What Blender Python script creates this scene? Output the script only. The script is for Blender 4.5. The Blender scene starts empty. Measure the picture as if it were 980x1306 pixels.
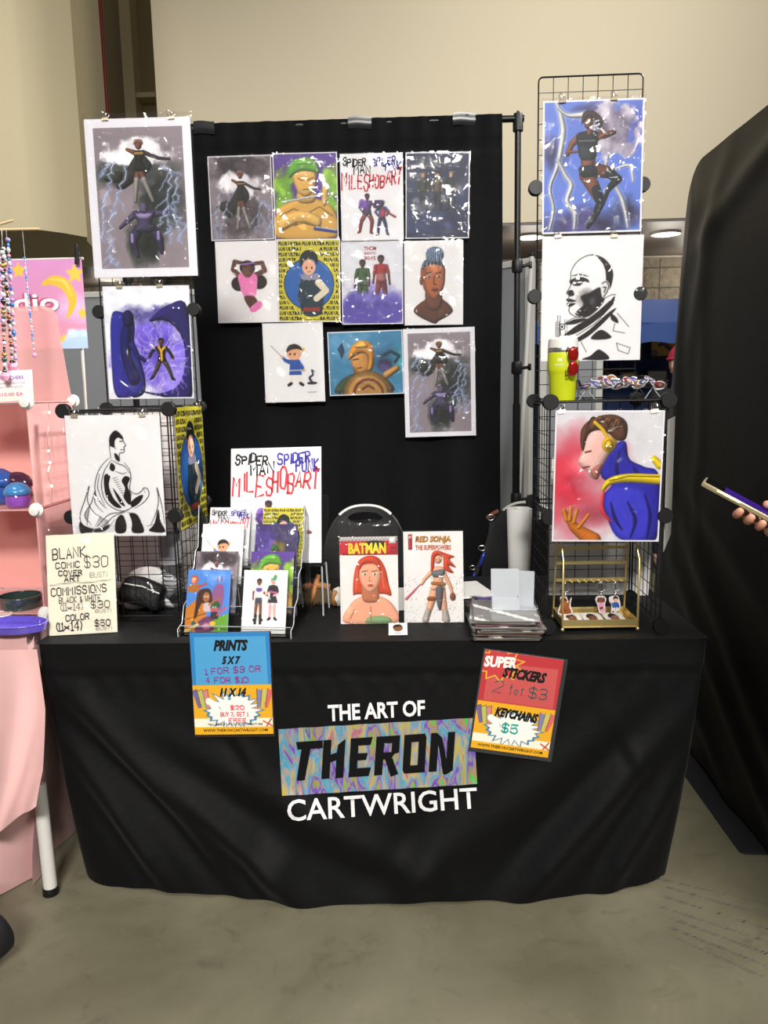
import bpy, bmesh, math, random
import numpy as np
from mathutils import Vector, Matrix, Euler
from mathutils.bvhtree import BVHTree
random.seed(7)
SC = bpy.context.scene
COL = SC.collection
PI = math.pi

# ------------------------------------------------------------------ camera
FPX, PITCH, YAW, ROLL, CAMH, CAMX, CAMD = 997.76, .1505, -.0363, .0201, 1.4096, .1272, 2.0406
cp, sp, cy_, sy_ = math.cos(PITCH), math.sin(PITCH), math.cos(YAW), math.sin(YAW)
FWD = Vector((sy_*cp, cy_*cp, -sp))
R0 = Vector((cy_, -sy_, 0)); U0 = R0.cross(FWD)
RGT = R0*math.cos(ROLL) - U0*math.sin(ROLL)
UPV = R0*math.sin(ROLL) + U0*math.cos(ROLL)
CAM = Vector((CAMX, -CAMD, CAMH))
cd = bpy.data.cameras.new('camera'); cam = bpy.data.objects.new('camera', cd); COL.objects.link(cam)
m3 = Matrix((RGT, UPV, -FWD)).transposed()
cam.matrix_world = Matrix.Translation(CAM) @ m3.to_4x4()
cd.sensor_fit = 'VERTICAL'; cd.sensor_height = 36; cd.lens = 36*FPX/1306; cd.clip_start = .05; cd.clip_end = 80
SC.camera = cam
SC.cycles.transparent_max_bounces = 32

def at(u, v, Y):
    d = FWD*FPX + RGT*(u-490) - UPV*(v-653)
    return CAM + d*((Y-CAM.y)/d.y)
def atz(u, v, Z):
    d = FWD*FPX + RGT*(u-490) - UPV*(v-653)
    return CAM + d*((Z-CAM.z)/d.z)
def atx(u, v, X):
    d = FWD*FPX + RGT*(u-490) - UPV*(v-653)
    return CAM + d*((X-CAM.x)/d.x)

# ------------------------------------------------------------------ world, lamps, exposure
w = bpy.data.worlds.new('hall'); SC.world = w; w.use_nodes = True
w.node_tree.nodes['Background'].inputs[0].default_value = (1.0, .97, .92, 1)
w.node_tree.nodes['Background'].inputs[1].default_value = .26
def area(name, loc, tgt, sx, sy, power, col=(1, .965, .905)):
    l = bpy.data.lights.new(name, 'AREA'); l.shape = 'RECTANGLE'; l.size = sx; l.size_y = sy; l.energy = power; l.color = col
    o = bpy.data.objects.new(name, l); COL.objects.link(o); o.location = loc
    o.rotation_euler = (Vector(tgt)-Vector(loc)).to_track_quat('-Z', 'Y').to_euler(); return o
area('hall_and_fill_lamp', (-1.6, -1.6, 5.6), (-1.0, .2, 0), 1.6, .7, 62)
area('hall_and_fill_lamp', (2.9, -1.7, 4.6), (-.2, .3, .8), 1.6, .7, 105)
area('hall_and_fill_lamp', (.5, -7.4, 5.7), (0, .8, .9), 2.4, 1.0, 140).data.spread = 1.0
area('hall_and_fill_lamp', (-4.2, 1.2, 6.6), (-3.0, 4.8, 2.6), 1.5, .7, 42).data.spread = 1.3
area('hall_and_fill_lamp', (2.5, 1.6, 6.8), (1.1, 6.2, 3.8), 2.6, .7, 102).data.spread = 1.7
area('hall_and_fill_lamp', (4.4, .7, 5.4), (-.6, .32, 1.2), 1.2, .7, 55).data.spread = .7  # extra fill lamp, added to brighten the yellow poster on the left tower's side
VS = SC.view_settings
SC.display_settings.display_device = 'sRGB'
VS.view_transform = 'Standard'; VS.look = 'None'; VS.exposure = -.36; VS.gamma = 1; VS.use_curve_mapping = False

# ------------------------------------------------------------------ materials
def lin(c):
    if isinstance(c, str):
        c = c.lstrip('#'); c = [int(c[i:i+2], 16)/255 for i in (0, 2, 4)]
    return tuple((x/12.92 if x <= .04045 else ((x+.055)/1.055)**2.4) for x in c)
MC = {}
def mat(name, col='#808080', rough=.6, metal=0, spec=.4, var=0, vscale=20, bump=0, bscale=60, alpha=1, trans=0, emit=0, coat=0, sheen=0, ior=1.45):
    if name in MC: return MC[name]
    m = bpy.data.materials.new(name); m.use_nodes = True; nt = m.node_tree; b = nt.nodes['Principled BSDF']
    c = lin(col); b.inputs['Base Color'].default_value = (*c, 1); b.inputs['Roughness'].default_value = rough
    b.inputs['Metallic'].default_value = metal; b.inputs['Specular IOR Level'].default_value = spec
    b.inputs['Alpha'].default_value = alpha; b.inputs['Transmission Weight'].default_value = trans; b.inputs['IOR'].default_value = ior
    b.inputs['Coat Weight'].default_value = coat; b.inputs['Sheen Weight'].default_value = sheen
    if emit:
        b.inputs['Emission Color'].default_value = (*c, 1); b.inputs['Emission Strength'].default_value = emit
    tc = nt.nodes.new('ShaderNodeTexCoord')
    nz = nt.nodes.new('ShaderNodeTexNoise'); nz.inputs['Scale'].default_value = vscale; nz.inputs['Detail'].default_value = 4
    nt.links.new(tc.outputs['Object'], nz.inputs['Vector'])
    mx = nt.nodes.new('ShaderNodeMix'); mx.data_type = 'RGBA'; v = max(var, .02)
    mx.inputs['A'].default_value = (*[x*(1-v) for x in c], 1); mx.inputs['B'].default_value = (*[min(1, x*(1+v)) for x in c], 1)
    nt.links.new(nz.outputs['Fac'], mx.inputs['Factor']); nt.links.new(mx.outputs['Result'], b.inputs['Base Color'])
    if bump:
        n2 = nt.nodes.new('ShaderNodeTexNoise'); n2.inputs['Scale'].default_value = bscale; n2.inputs['Detail'].default_value = 3
        nt.links.new(tc.outputs['Object'], n2.inputs['Vector'])
        bp = nt.nodes.new('ShaderNodeBump'); bp.inputs['Strength'].default_value = bump; bp.inputs['Distance'].default_value = .01
        nt.links.new(n2.outputs['Fac'], bp.inputs['Height']); nt.links.new(bp.outputs['Normal'], b.inputs['Normal'])
    MC[name] = m; return m
def flat(col, rough=.55):
    return mat('ink_'+col.strip('#')+('' if rough == .55 else '_s'), col, rough, spec=.3)

def clear_mat(name, tint, fac, rough, bump, bscale, crease=False):
    m = bpy.data.materials.new(name); m.use_nodes = True; nt = m.node_tree; nt.nodes.clear()
    out = nt.nodes.new('ShaderNodeOutputMaterial'); mix = nt.nodes.new('ShaderNodeMixShader')
    tr = nt.nodes.new('ShaderNodeBsdfTransparent'); gl = nt.nodes.new('ShaderNodeBsdfGlossy'); fr = nt.nodes.new('ShaderNodeFresnel')
    tr.inputs[0].default_value = (*tint, 1); gl.inputs['Roughness'].default_value = rough; fr.inputs[0].default_value = fac
    tc = nt.nodes.new('ShaderNodeTexCoord'); nz = nt.nodes.new('ShaderNodeTexNoise'); nz.inputs['Scale'].default_value = bscale
    nz.inputs['Detail'].default_value = 2; nz.inputs['Distortion'].default_value = 1.2
    bp = nt.nodes.new('ShaderNodeBump'); bp.inputs['Strength'].default_value = bump; bp.inputs['Distance'].default_value = .02
    nt.links.new(tc.outputs['Object'], nz.inputs['Vector']); nt.links.new(nz.outputs['Fac'], bp.inputs['Height'])
    if crease:     # straight-ish crinkles in the film: ridges along the edges of warped cells
        ad = nt.nodes.new('ShaderNodeVectorMath'); ad.operation = 'MULTIPLY_ADD'; ad.inputs[1].default_value = (.14, .14, .14); nt.links.new(nz.outputs['Color'], ad.inputs[0]); nt.links.new(tc.outputs['Object'], ad.inputs[2])
        vo = nt.nodes.new('ShaderNodeTexVoronoi'); vo.feature = 'DISTANCE_TO_EDGE'; vo.inputs['Scale'].default_value = 17; nt.links.new(ad.outputs[0], vo.inputs['Vector'])
        mr = nt.nodes.new('ShaderNodeMapRange'); mr.interpolation_type = 'SMOOTHSTEP'; mr.inputs['From Max'].default_value = .11; nt.links.new(vo.outputs['Distance'], mr.inputs[0])
        oi = nt.nodes.new('ShaderNodeObjectInfo'); a3 = nt.nodes.new('ShaderNodeVectorMath'); a3.operation = 'ADD'; nt.links.new(tc.outputs['Object'], a3.inputs[0]); nt.links.new(oi.outputs['Location'], a3.inputs[1])
        n3 = nt.nodes.new('ShaderNodeTexNoise'); n3.inputs['Scale'].default_value = 9; nt.links.new(a3.outputs[0], n3.inputs['Vector']); nt.links.new(a3.outputs[0], nz.inputs['Vector']); nt.links.new(a3.outputs[0], ad.inputs[2])
        m4 = nt.nodes.new('ShaderNodeMapRange'); m4.inputs['From Min'].default_value = .44; m4.inputs['From Max'].default_value = .6; m4.inputs['To Max'].default_value = 1; nt.links.new(n3.outputs['Fac'], m4.inputs[0])
        mm = nt.nodes.new('ShaderNodeMath'); mm.operation = 'MULTIPLY'; nt.links.new(mr.outputs[0], mm.inputs[0]); nt.links.new(m4.outputs[0], mm.inputs[1])
        bp.inputs['Distance'].default_value = .006; nt.links.new(mm.outputs[0], bp.inputs['Height'])
    nt.links.new(bp.outputs[0], gl.inputs['Normal']); (None if crease else nt.links.new(bp.outputs[0], fr.inputs['Normal']))
    nt.links.new(fr.outputs[0], mix.inputs[0]); nt.links.new(tr.outputs[0], mix.inputs[1]); nt.links.new(gl.outputs[0], mix.inputs[2])
    nt.links.new(mix.outputs[0], out.inputs[0]); return m
M_SLEEVE = clear_mat('clear_plastic_sleeve', (.975, .975, .98), 1.5, .07, .7, 7, True)
M_ACRYL = clear_mat('clear_acrylic', (.965, .972, .975), 1.5, .04, .02, 20)
M_BLACK = mat('black_metal', '#0c0c0e', .38, spec=.5)
M_RUB = mat('black_plastic', '#0d0e10', .45, spec=.45)
M_CHROME = mat('chrome_metal', '#c9c9c6', .22, 1)
M_STEEL = mat('clip_steel', '#b9ad94', .3, 1)
M_PAPER = mat('white_paper', '#e6e4e2', .6)
M_GOLD = mat('gold_metal', '#d3bd80', .30, .8)

# ------------------------------------------------------------------ builders
def tagp(o, label=None, cat=None, group=None, kind=None):
    if label: o['label'] = label
    if cat: o['category'] = cat
    if group: o['group'] = group
    if kind: o['kind'] = kind
    return o
def thing(name, label, cat, loc=(0, 0, 0), rot=(0, 0, 0), group=None):
    o = bpy.data.objects.new(name, None); COL.objects.link(o); o.location = loc; o.rotation_euler = rot
    o.empty_display_size = .05
    return tagp(o, label, cat, group)
def loc_mat(o):
    m = Matrix.LocRotScale(o.location, o.rotation_euler, None)
    return loc_mat(o.parent) @ m if o.parent else m
def dup(o, loc=None, rot=None, label=None, group=None, parent=None):
    c = o.copy(); COL.objects.link(c); c.parent = parent
    if loc is not None: c.location = loc
    if rot is not None: c.rotation_euler = rot
    if label: c['label'] = label
    if group: c['group'] = group
    for ch in list(o.children):
        dup(ch, parent=c)
    return c

class MB:
    def __init__(s): s.v = []; s.f = []; s.mi = []; s.cur = 0
    def add(s, vs, fs):
        n = len(s.v); s.v += [tuple(p) for p in vs]
        for f in fs: s.f.append(tuple(i+n for i in f)); s.mi.append(s.cur)
        return s
    def box(s, c, size, rot=None, bev=0):
        hx, hy, hz = size[0]/2, size[1]/2, size[2]/2
        if bev:
            b = min(bev, hx*.49, hy*.49, hz*.49); bm = bmesh.new(); bmesh.ops.create_cube(bm, size=1)
            for v in bm.verts: v.co = Vector((v.co.x*2*hx, v.co.y*2*hy, v.co.z*2*hz))
            bmesh.ops.bevel(bm, geom=bm.edges[:], offset=b, segments=2, affect='EDGES', profile=.5)
            bm.verts.index_update()
            vs = [v.co.copy() for v in bm.verts]; fs = [[v.index for v in f.verts] for f in bm.faces]; bm.free()
        else:
            vs = [Vector((x, y, z)) for x in (-hx, hx) for y in (-hy, hy) for z in (-hz, hz)]
            fs = [(0, 1, 3, 2), (4, 6, 7, 5), (0, 4, 5, 1), (2, 3, 7, 6), (0, 2, 6, 4), (1, 5, 7, 3)]
        c = Vector(c)
        if rot is not None:
            if not isinstance(rot, Matrix): rot = Euler(rot).to_matrix()
            vs = [rot @ v for v in vs]
        return s.add([v+c for v in vs], fs)
    def tube(s, pts, r, n=8, closed=False, caps=True):
        pts = [Vector(p) for p in pts]; m = len(pts)
        rs = r if isinstance(r, (list, tuple)) else [r]*m
        rings = []; prev = None
        for i, p in enumerate(pts):
            if closed: t = pts[(i+1) % m]-pts[i-1]
            else: t = pts[min(i+1, m-1)]-pts[max(i-1, 0)]
            if t.length < 1e-9: t = Vector((0, 0, 1))
            t.normalize()
            if prev is None:
                a = Vector((0, 0, 1)) if abs(t.z) < .9 else Vector((1, 0, 0))
                x = a.cross(t).normalized()
            else:
                x = prev - t*prev.dot(t)
                if x.length < 1e-6: x = (Vector((0, 0, 1)) if abs(t.z) < .9 else Vector((1, 0, 0))).cross(t)
                x.normalize()
            prev = x; y = t.cross(x)
            rings.append([p+(x*math.cos(2*PI*k/n)+y*math.sin(2*PI*k/n))*rs[i] for k in range(n)])
        vs = [q for g in rings for q in g]; fs = []
        for i in range(m if closed else m-1):
            a = i*n; b = ((i+1) % m)*n
            for k in range(n): fs.append((a+k, a+(k+1) % n, b+(k+1) % n, b+k))
        if caps and not closed: fs.append(tuple(range(n-1, -1, -1))); fs.append(tuple(range((m-1)*n, m*n)))
        return s.add(vs, fs)
    def cyl(s, p0, p1, r, n=12): return s.tube([p0, p1], r, n)
    def lathe(s, prof, c=(0, 0, 0), n=24, M=None, caps=True):
        c = Vector(c); vs = []; fs = []; m = len(prof)
        for r, z in prof:
            for k in range(n):
                p = Vector((r*math.cos(2*PI*k/n), r*math.sin(2*PI*k/n), z))
                vs.append((M @ p if M is not None else p)+c)
        for i in range(m-1):
            for k in range(n): fs.append((i*n+k, i*n+(k+1) % n, (i+1)*n+(k+1) % n, (i+1)*n+k))
        if caps: fs.append(tuple(range(n-1, -1, -1))); fs.append(tuple(range((m-1)*n, m*n)))
        return s.add(vs, fs)
    def ball(s, c, r, n=12, M=None):
        rr = r if isinstance(r, (tuple, list)) else (r, r, r); c = Vector(c)
        h = n//2+1; prof = [(max(1e-5, math.sin(PI*i/h)), -math.cos(PI*i/h)) for i in range(h+1)]
        vs = []; fs = []
        for a, z in prof:
            for k in range(n):
                p = Vector((a*math.cos(2*PI*k/n)*rr[0], a*math.sin(2*PI*k/n)*rr[1], z*rr[2]))
                vs.append((M @ p if M is not None else p)+c)
        for i in range(h):
            for k in range(n): fs.append((i*n+k, i*n+(k+1) % n, (i+1)*n+(k+1) % n, (i+1)*n+k))
        return s.add(vs, fs)
    def prism(s, outline, d, M):
        """outline 2D polygon extruded along local y by d; M maps (x, y, z)->world"""
        n = len(outline)
        vs = [M @ Vector((x, -d/2, z)) for x, z in outline]+[M @ Vector((x, d/2, z)) for x, z in outline]
        fs = [tuple(range(n)), tuple(range(2*n-1, n-1, -1))]+[(i, i+n, (i+1) % n+n, (i+1) % n) for i in range(n)]
        return s.add(vs, fs)
    def grid(s, fn, nu, nv, closeu=False):
        vs = [fn(i/(nu if closeu else nu-1), j/(nv-1)) for j in range(nv) for i in range(nu)]; fs = []
        for j in range(nv-1):
            for i in range(nu if closeu else nu-1):
                k = (i+1) % nu; fs.append((j*nu+i, j*nu+k, (j+1)*nu+k, (j+1)*nu+i))
        return s.add(vs, fs)
    def build(s, name, mats, parent=None, world=False, smooth=False, loc=None, rot=None):
        me = bpy.data.meshes.new(name)
        vs = s.v
        if world and parent is not None:
            inv = loc_mat(parent).inverted(); vs = [tuple(inv @ Vector(p)) for p in vs]
        me.from_pydata(vs, [], s.f)
        if not isinstance(mats, (list, tuple)): mats = [mats]
        for m in mats: me.materials.append(m)
        if len(mats) > 1: me.polygons.foreach_set('material_index', s.mi)
        if smooth is not False:
            me.polygons.foreach_set('use_smooth', [True]*len(s.f))
            if smooth is not True: me.set_sharp_from_angle(angle=math.radians(smooth))
        me.update()
        o = bpy.data.objects.new(name, me); COL.objects.link(o)
        if parent is not None: o.parent = parent
        if loc is not None: o.location = loc
        if rot is not None: o.rotation_euler = rot
        return o
def recalc(o):
    bm = bmesh.new(); bm.from_mesh(o.data); bmesh.ops.recalc_face_normals(bm, faces=bm.faces[:]); bm.to_mesh(o.data); bm.free(); return o
def struct(name, mb, m, label=None, **k):
    o = mb.build(name, m, **k); o['kind'] = 'structure'
    if label: o['label'] = label
    return o
I4 = Matrix.Identity(4)

# ------------------------------------------------------------------ lettering
DG = bpy.context.evaluated_depsgraph_get
TXC = {}
def text_geo(s, bold=0.0, shear=0.0, res=2, spacing=1.0):
    k = (s, bold, shear, res, spacing)
    if k in TXC: return TXC[k]
    cu = bpy.data.curves.new('t', 'FONT'); cu.body = s; cu.offset = bold; cu.shear = shear; cu.resolution_u = res; cu.space_character = spacing
    o = bpy.data.objects.new('t', cu); COL.objects.link(o); dg = DG(); dg.update()
    me = bpy.data.meshes.new_from_object(o.evaluated_get(dg))
    vs = [(v.co.x, v.co.y) for v in me.vertices]; fs = [tuple(p.vertices) for p in me.polygons]
    bpy.data.objects.remove(o); bpy.data.curves.remove(cu); bpy.data.meshes.remove(me)
    xs = [v[0] for v in vs]; ys = [v[1] for v in vs]; x0, x1, y0, y1 = min(xs), max(xs), min(ys), max(ys)
    g = ([((x-x0)/(x1-x0), (y-y0)/(y1-y0)) for x, y in vs], fs); TXC[k] = g; return g
STK = {'A': "002640,1232", 'B': "00063645443303,3342413000", 'C': "45361605011030 41", 'D': "00062645412000", 'E': "46060040,0333", 'F': "460600,0333",
 'G': "453616050110304143 23", 'H': "0006,4046,0343", 'I': "2026", 'J': "4641301001", 'K': "0006,460340", 'L': "060040", 'M': "0006234640", 'N': "00064046",
 'O': "16050110304145361 6", 'P': "00063645443303", 'R': "00063645443303,2340", 'S': "45361605041333424130 1001", 'T': "0646,2620", 'U': "060110304146", 'V': "062046",
 'W': "0610233046", 'X': "0046,0640", 'Y': "0623,4623,2320", 'Z': "06460040", '0': "160501103041453616", '1': "152620,1030", '2': "05163645440040",
 '3': "051636454433 13,3342413010 01", '4': "3630,360242", '5': "460603344241301001", '$': "45361605041333424130 1001,2720", '(': "36242230", ')': "16242210",
 '&': "401526351110 3042", 'x': "0143,0341", ',': "2110", 'f': "363526201? ,1434", 'o': "130210203233 2313", 'r': "1014,1324 34", '.': "2021", ':': "2122,2425", '?': "2021"}
def hand_strokes(s, seed=1, jit=.18, slant=0.0, wob=0.0):
    rnd = random.Random(seed); out = []; x = 0
    for ch in s:
        if ch == ' ': x += 3; continue
        if ch in 'I1().,': x -= 1
        dy = rnd.uniform(-wob, wob); sc = 1+rnd.uniform(-wob, wob)*.12
        for st in STK[ch].replace(' ', '').replace('?', '0').split(','):
            pts = []
            for i in range(0, len(st)-1, 2):
                a, b = int(st[i]), int(st[i+1])
                px = a+rnd.uniform(-jit, jit); py = (b+rnd.uniform(-jit, jit))*sc+dy
                pts.append((x+px+slant*py, py))
            if len(pts) > 1: out.append(pts)
        x += 3.6 if ch in "I1(),." else 5.6
    xs = [p[0] for t in out for p in t]; ys = [p[1] for t in out for p in t]
    x0, x1, y0, y1 = min(xs), max(xs), min(ys), max(ys)
    return [[((a-x0)/max(x1-x0, .01), (b-y0)/max(y1-y0, .01)) for a, b in t] for t in out]
def ribbon(mb, pts, wd, mp, taper=False):
    """2D polyline as a ribbon of quads with mitred joints; mp maps (x, y) -> 3D"""
    n = len(pts); L = []; Rr = []
    for i, (x, y) in enumerate(pts):
        ax, ay = pts[max(i-1, 0)]; bx, by = pts[min(i+1, n-1)]
        dx, dy = bx-ax, by-ay; l = math.hypot(dx, dy) or 1; nx, ny = -dy/l, dx/l
        ww = wd*(.5 if not taper else .5*(1-.7*i/(n-1)))
        if i == 0: x -= dx/l*wd*.35; y -= dy/l*wd*.35
        if i == n-1: x += dx/l*wd*.35; y += dy/l*wd*.35
        L.append((x+nx*ww, y+ny*ww)); Rr.append((x-nx*ww, y-ny*ww))
    mb.add([mp(*p) for p in L]+[mp(*p) for p in Rr], [(n+i, n+i+1, i+1, i) for i in range(n-1)])
def boxmap(box):
    x0, y0, x1, y1 = box
    return lambda u, v: (x0+(x1-x0)*u, y0+(y1-y0)*v)
def rotmap(box, deg):
    f = boxmap(box); cx, cy = (box[0]+box[2])/2, (box[1]+box[3])/2; c, s = math.cos(math.radians(deg)), math.sin(math.radians(deg))
    def g(u, v):
        x, y = f(u, v); x -= cx; y -= cy; return (cx+c*x-s*y, cy+s*x+c*y)
    return g
def put_text(mb, s, box, mp, bold=0, shear=0, res=2, deg=0, spacing=1):
    g = rotmap(box, deg); vs, fs = text_geo(s, bold, shear, res, spacing); mb.add([mp(*g(*p)) for p in vs], fs)
def put_hand(mb, s, box, wd, mp, seed=1, slant=0, deg=0, jit=.18, wob=0.0):
    g = rotmap(box, deg)
    for st in hand_strokes(s, seed, jit, slant, wob): ribbon(mb, [g(*p) for p in st], wd, mp)

# ------------------------------------------------------------------ printed artwork: colours painted on the sheet's own fine mesh
def vnoise(h, w, sx, sy, rs):
    g = rs.rand(int(sy)+2, int(sx)+2); y = np.linspace(0, sy*.999, h)[:, None]; x = np.linspace(0, sx*.999, w)[None, :]
    yi = y.astype(int); xi = x.astype(int); fy = y-yi; fx = x-xi; fy = fy*fy*(3-2*fy); fx = fx*fx*(3-2*fx)
    return (g[yi, xi]*(1-fy)*(1-fx)+g[yi+1, xi]*fy*(1-fx)+g[yi, xi+1]*(1-fy)*fx+g[yi+1, xi+1]*fy*fx)
def crom(pts, k=5, closed=True):
    n = len(pts); out = []
    rng = range(n) if closed else range(n-1)
    for i in rng:
        g = (lambda j: pts[j % n]) if closed else (lambda j: pts[max(0, min(n-1, j))])
        p0, p1, p2, p3 = g(i-1), g(i), g(i+1), g(i+2)
        for t in range(k):
            t /= k; a = 2*t**3-3*t**2+1; b = t**3-2*t**2+t; c = -2*t**3+3*t**2; d = t**3-t**2
            out.append(tuple(a*p1[q]+b*(p2[q]-p0[q])/2+c*p2[q]+d*(p3[q]-p1[q])/2 for q in (0, 1)))
    if not closed: out.append(pts[-1])
    return out
class Art:
    def __init__(s, asp, n, bg='#ffffff', seed=1):
        s.asp = asp; s.W = n; s.H = int(n*asp); s.rs = np.random.RandomState(seed)
        s.im = np.empty((s.H, s.W, 3)); s.im[:] = s.c(bg)
        s.sh = 0; s.X, s.Y = np.meshgrid(np.linspace(0, 100, s.W), np.linspace(0, 100*asp, s.H)); s.px = 100/n
    @staticmethod
    def c(h):
        if not isinstance(h, str): return np.array(h, float)
        h = h.lstrip('#'); return np.array([int(h[i:i+2], 16)/255 for i in (0, 2, 4)])
    def q(s, p): return (p[0], p[1]*s.asp)
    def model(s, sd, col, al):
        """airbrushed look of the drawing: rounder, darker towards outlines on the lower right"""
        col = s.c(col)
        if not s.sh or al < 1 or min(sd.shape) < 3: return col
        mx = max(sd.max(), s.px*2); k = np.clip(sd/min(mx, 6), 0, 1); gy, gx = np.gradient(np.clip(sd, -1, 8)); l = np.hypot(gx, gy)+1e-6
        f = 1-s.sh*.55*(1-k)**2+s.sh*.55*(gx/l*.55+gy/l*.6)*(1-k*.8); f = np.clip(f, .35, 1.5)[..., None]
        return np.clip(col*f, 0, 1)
    def mix(s, m, col, box=None):
        m = np.clip(m, 0, 1)[..., None]
        if box: y0, y1, x0, x1 = box; t = s.im[y0:y1, x0:x1]; t[:] = t*(1-m)+(s.c(col) if isinstance(col, str) else col)*m
        else: s.im[:] = s.im*(1-m)+s.c(col)*m
        return s
    def bb(s, pts, pad):
        xs = [p[0] for p in pts]; ys = [p[1] for p in pts]
        x0 = max(0, int((min(xs)-pad)/s.px)); x1 = min(s.W, int((max(xs)+pad)/s.px)+2)
        y0 = max(0, int((min(ys)-pad)/s.px)); y1 = min(s.H, int((max(ys)+pad)/s.px)+2)
        return (y0, y1, x0, x1) if x1 > x0 and y1 > y0 else None
    def grad(s, c0, c1, ang=90):
        a = math.radians(ang); t = (s.X/100*math.cos(a)+s.Y/(100*s.asp)*math.sin(a)); t = np.clip((t-t.min())/(t.max()-t.min()), 0, 1)
        s.im[:] = s.c(c0)*(1-t[..., None])+s.c(c1)*t[..., None]; return s
    def poly(s, pts, col, soft=0, sm=True, al=1):
        pts = [s.q(p) for p in pts]
        if sm: pts = crom(pts)
        soft = max(soft, s.px*.9); b = s.bb(pts, soft*2)
        if not b: return s
        X = s.X[b[0]:b[1], b[2]:b[3]]; Y = s.Y[b[0]:b[1], b[2]:b[3]]; d = np.full(X.shape, 1e9); ins = np.zeros(X.shape, bool); n = len(pts)
        for i in range(n):
            (x0, y0), (x1, y1) = pts[i], pts[(i+1) % n]; dx, dy = x1-x0, y1-y0; l = dx*dx+dy*dy
            if l < 1e-12: continue
            t = np.clip(((X-x0)*dx+(Y-y0)*dy)/l, 0, 1); d = np.minimum(d, np.hypot(X-x0-t*dx, Y-y0-t*dy))
            if y0 != y1: ins ^= ((Y < y0) != (Y < y1)) & (X < x0+(Y-y0)*dx/dy)
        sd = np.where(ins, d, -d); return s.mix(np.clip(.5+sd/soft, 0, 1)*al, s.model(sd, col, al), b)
    def limb(s, pts, ws, col, soft=0, al=1, sm=False):
        pts = [s.q(p) for p in pts]
        if not isinstance(ws, (list, tuple)): ws = [ws]*len(pts)
        if sm:
            t3 = crom(pts, 5, False); n = len(t3); ws = list(np.interp(np.linspace(0, 1, n), np.linspace(0, 1, len(ws)), ws)); pts = t3
        soft = max(soft, s.px*.9); b = s.bb(pts, max(ws)+soft*2)
        if not b: return s
        X = s.X[b[0]:b[1], b[2]:b[3]]; Y = s.Y[b[0]:b[1], b[2]:b[3]]; d = np.full(X.shape, 1e9)
        for i in range(len(pts)-1):
            (x0, y0), (x1, y1) = pts[i], pts[i+1]; dx, dy = x1-x0, y1-y0; l = dx*dx+dy*dy+1e-9
            t = np.clip(((X-x0)*dx+(Y-y0)*dy)/l, 0, 1); d = np.minimum(d, np.hypot(X-x0-t*dx, Y-y0-t*dy)-(ws[i]+(ws[i+1]-ws[i])*t))
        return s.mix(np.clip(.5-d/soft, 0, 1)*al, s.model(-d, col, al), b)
    def ell(s, cx, cy, rx, ry, col, soft=0, al=1, rot=0):
        c, q = math.cos(math.radians(rot)), math.sin(math.radians(rot)); pts = []
        for k in range(24):
            a = 2*PI*k/24; x, y = rx*math.cos(a), ry*math.sin(a); pts.append((cx+c*x-q*y, cy+(q*x+c*y)/s.asp))
        return s.poly(pts, col, soft, False, al)
    def cloud(s, cx, cy, rx, ry, c0, c1, sc=9, edge=.35, al=1, thr=.0):
        n = sum(vnoise(s.H, s.W, sc*2**k, sc*2**k*s.asp, s.rs)*.5**k for k in range(4))/1.9
        d = np.hypot((s.X-cx)/rx, (s.Y-cy*s.asp)/ry); m = np.clip((1-d+(n-.5)*1.1-thr)/edge, 0, 1)*al
        n2 = np.clip((n-.25)*2, 0, 1)[..., None]; colr = s.c(c0)*(1-n2)+s.c(c1)*n2
        s.im[:] = s.im*(1-m[..., None])+colr*m[..., None]; return s
    def mott(s, amt, sc=12):
        n = sum(vnoise(s.H, s.W, sc*2**k, sc*2**k*s.asp, s.rs)*.5**k for k in range(3))/1.75-.5
        s.im[:] = np.clip(s.im*(1+amt*n[..., None]), 0, 1); return s
    def bolt(s, p0, p1, wd=1, col='#eef2ff', glow='#9db8ff', forks=2, n=9, amp=5):
        r = s.rs; pts = [p0]
        for i in range(1, n): t = i/n; pts.append((p0[0]+(p1[0]-p0[0])*t+r.uniform(-amp, amp), p0[1]+(p1[1]-p0[1])*t+r.uniform(-amp, amp)*.35))
        pts.append(p1)
        if glow: s.limb(pts, wd*1.6, glow, soft=wd*4, al=.55)
        s.limb(pts, [wd*.6*(1-.6*i/n) for i in range(n+1)], col)
        for k in range(forks):
            a = pts[r.randint(1, n)]; s.bolt(a, (a[0]+r.uniform(-14, 14), a[1]+r.uniform(5, 14)), wd*.6, col, glow, 0, 5, amp*.6)
        return s
    def person(s, x, y, h, skin, top, legs, hair, shoe='#1a1a1a', arms=((-1.3, 2.4, -1.5, 3.6), (1.3, 2.4, 1.5, 3.6)), legp=((-.6, 5.6, -.7, 7.6), (.6, 5.6, .7, 7.6)), sleeve=1, longhair=0, lw=.5, fw=1, face=True, skirt=None):
        """a plain standing figure, unit = h/8; joints as elbow x,y, hand x,y / knee, foot in units below the head top"""
        u = h/8; P = lambda a, b: (x+a*u, y+b*u/s.asp)
        if longhair: s.poly([P(-.62, .1), P(.62, .1), P(.8, longhair), P(0, longhair+.2), P(-.8, longhair)], hair)
        for kx, ky, fx, fy in legp:
            sg = -.35 if kx < 0 else .35
            s.limb([P(sg, 3.9), P(kx, ky), P(fx, fy)], [.42*u*fw, .34*u*fw, .24*u*fw], legs)
            s.limb([P(fx, fy-.05), P(fx+(.35 if fx > 0 else -.35), fy+.22)], [.27*u, .2*u], shoe)
        s.limb([P(0, 1), P(0, 1.6)], .22*u, skin)
        s.poly([P(-.8*fw, 1.45), P(.8*fw, 1.45), P(.62*fw, 2.9), P(.62*fw, 4.1), P(-.62*fw, 4.1), P(-.62*fw, 2.9)], top)
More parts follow.
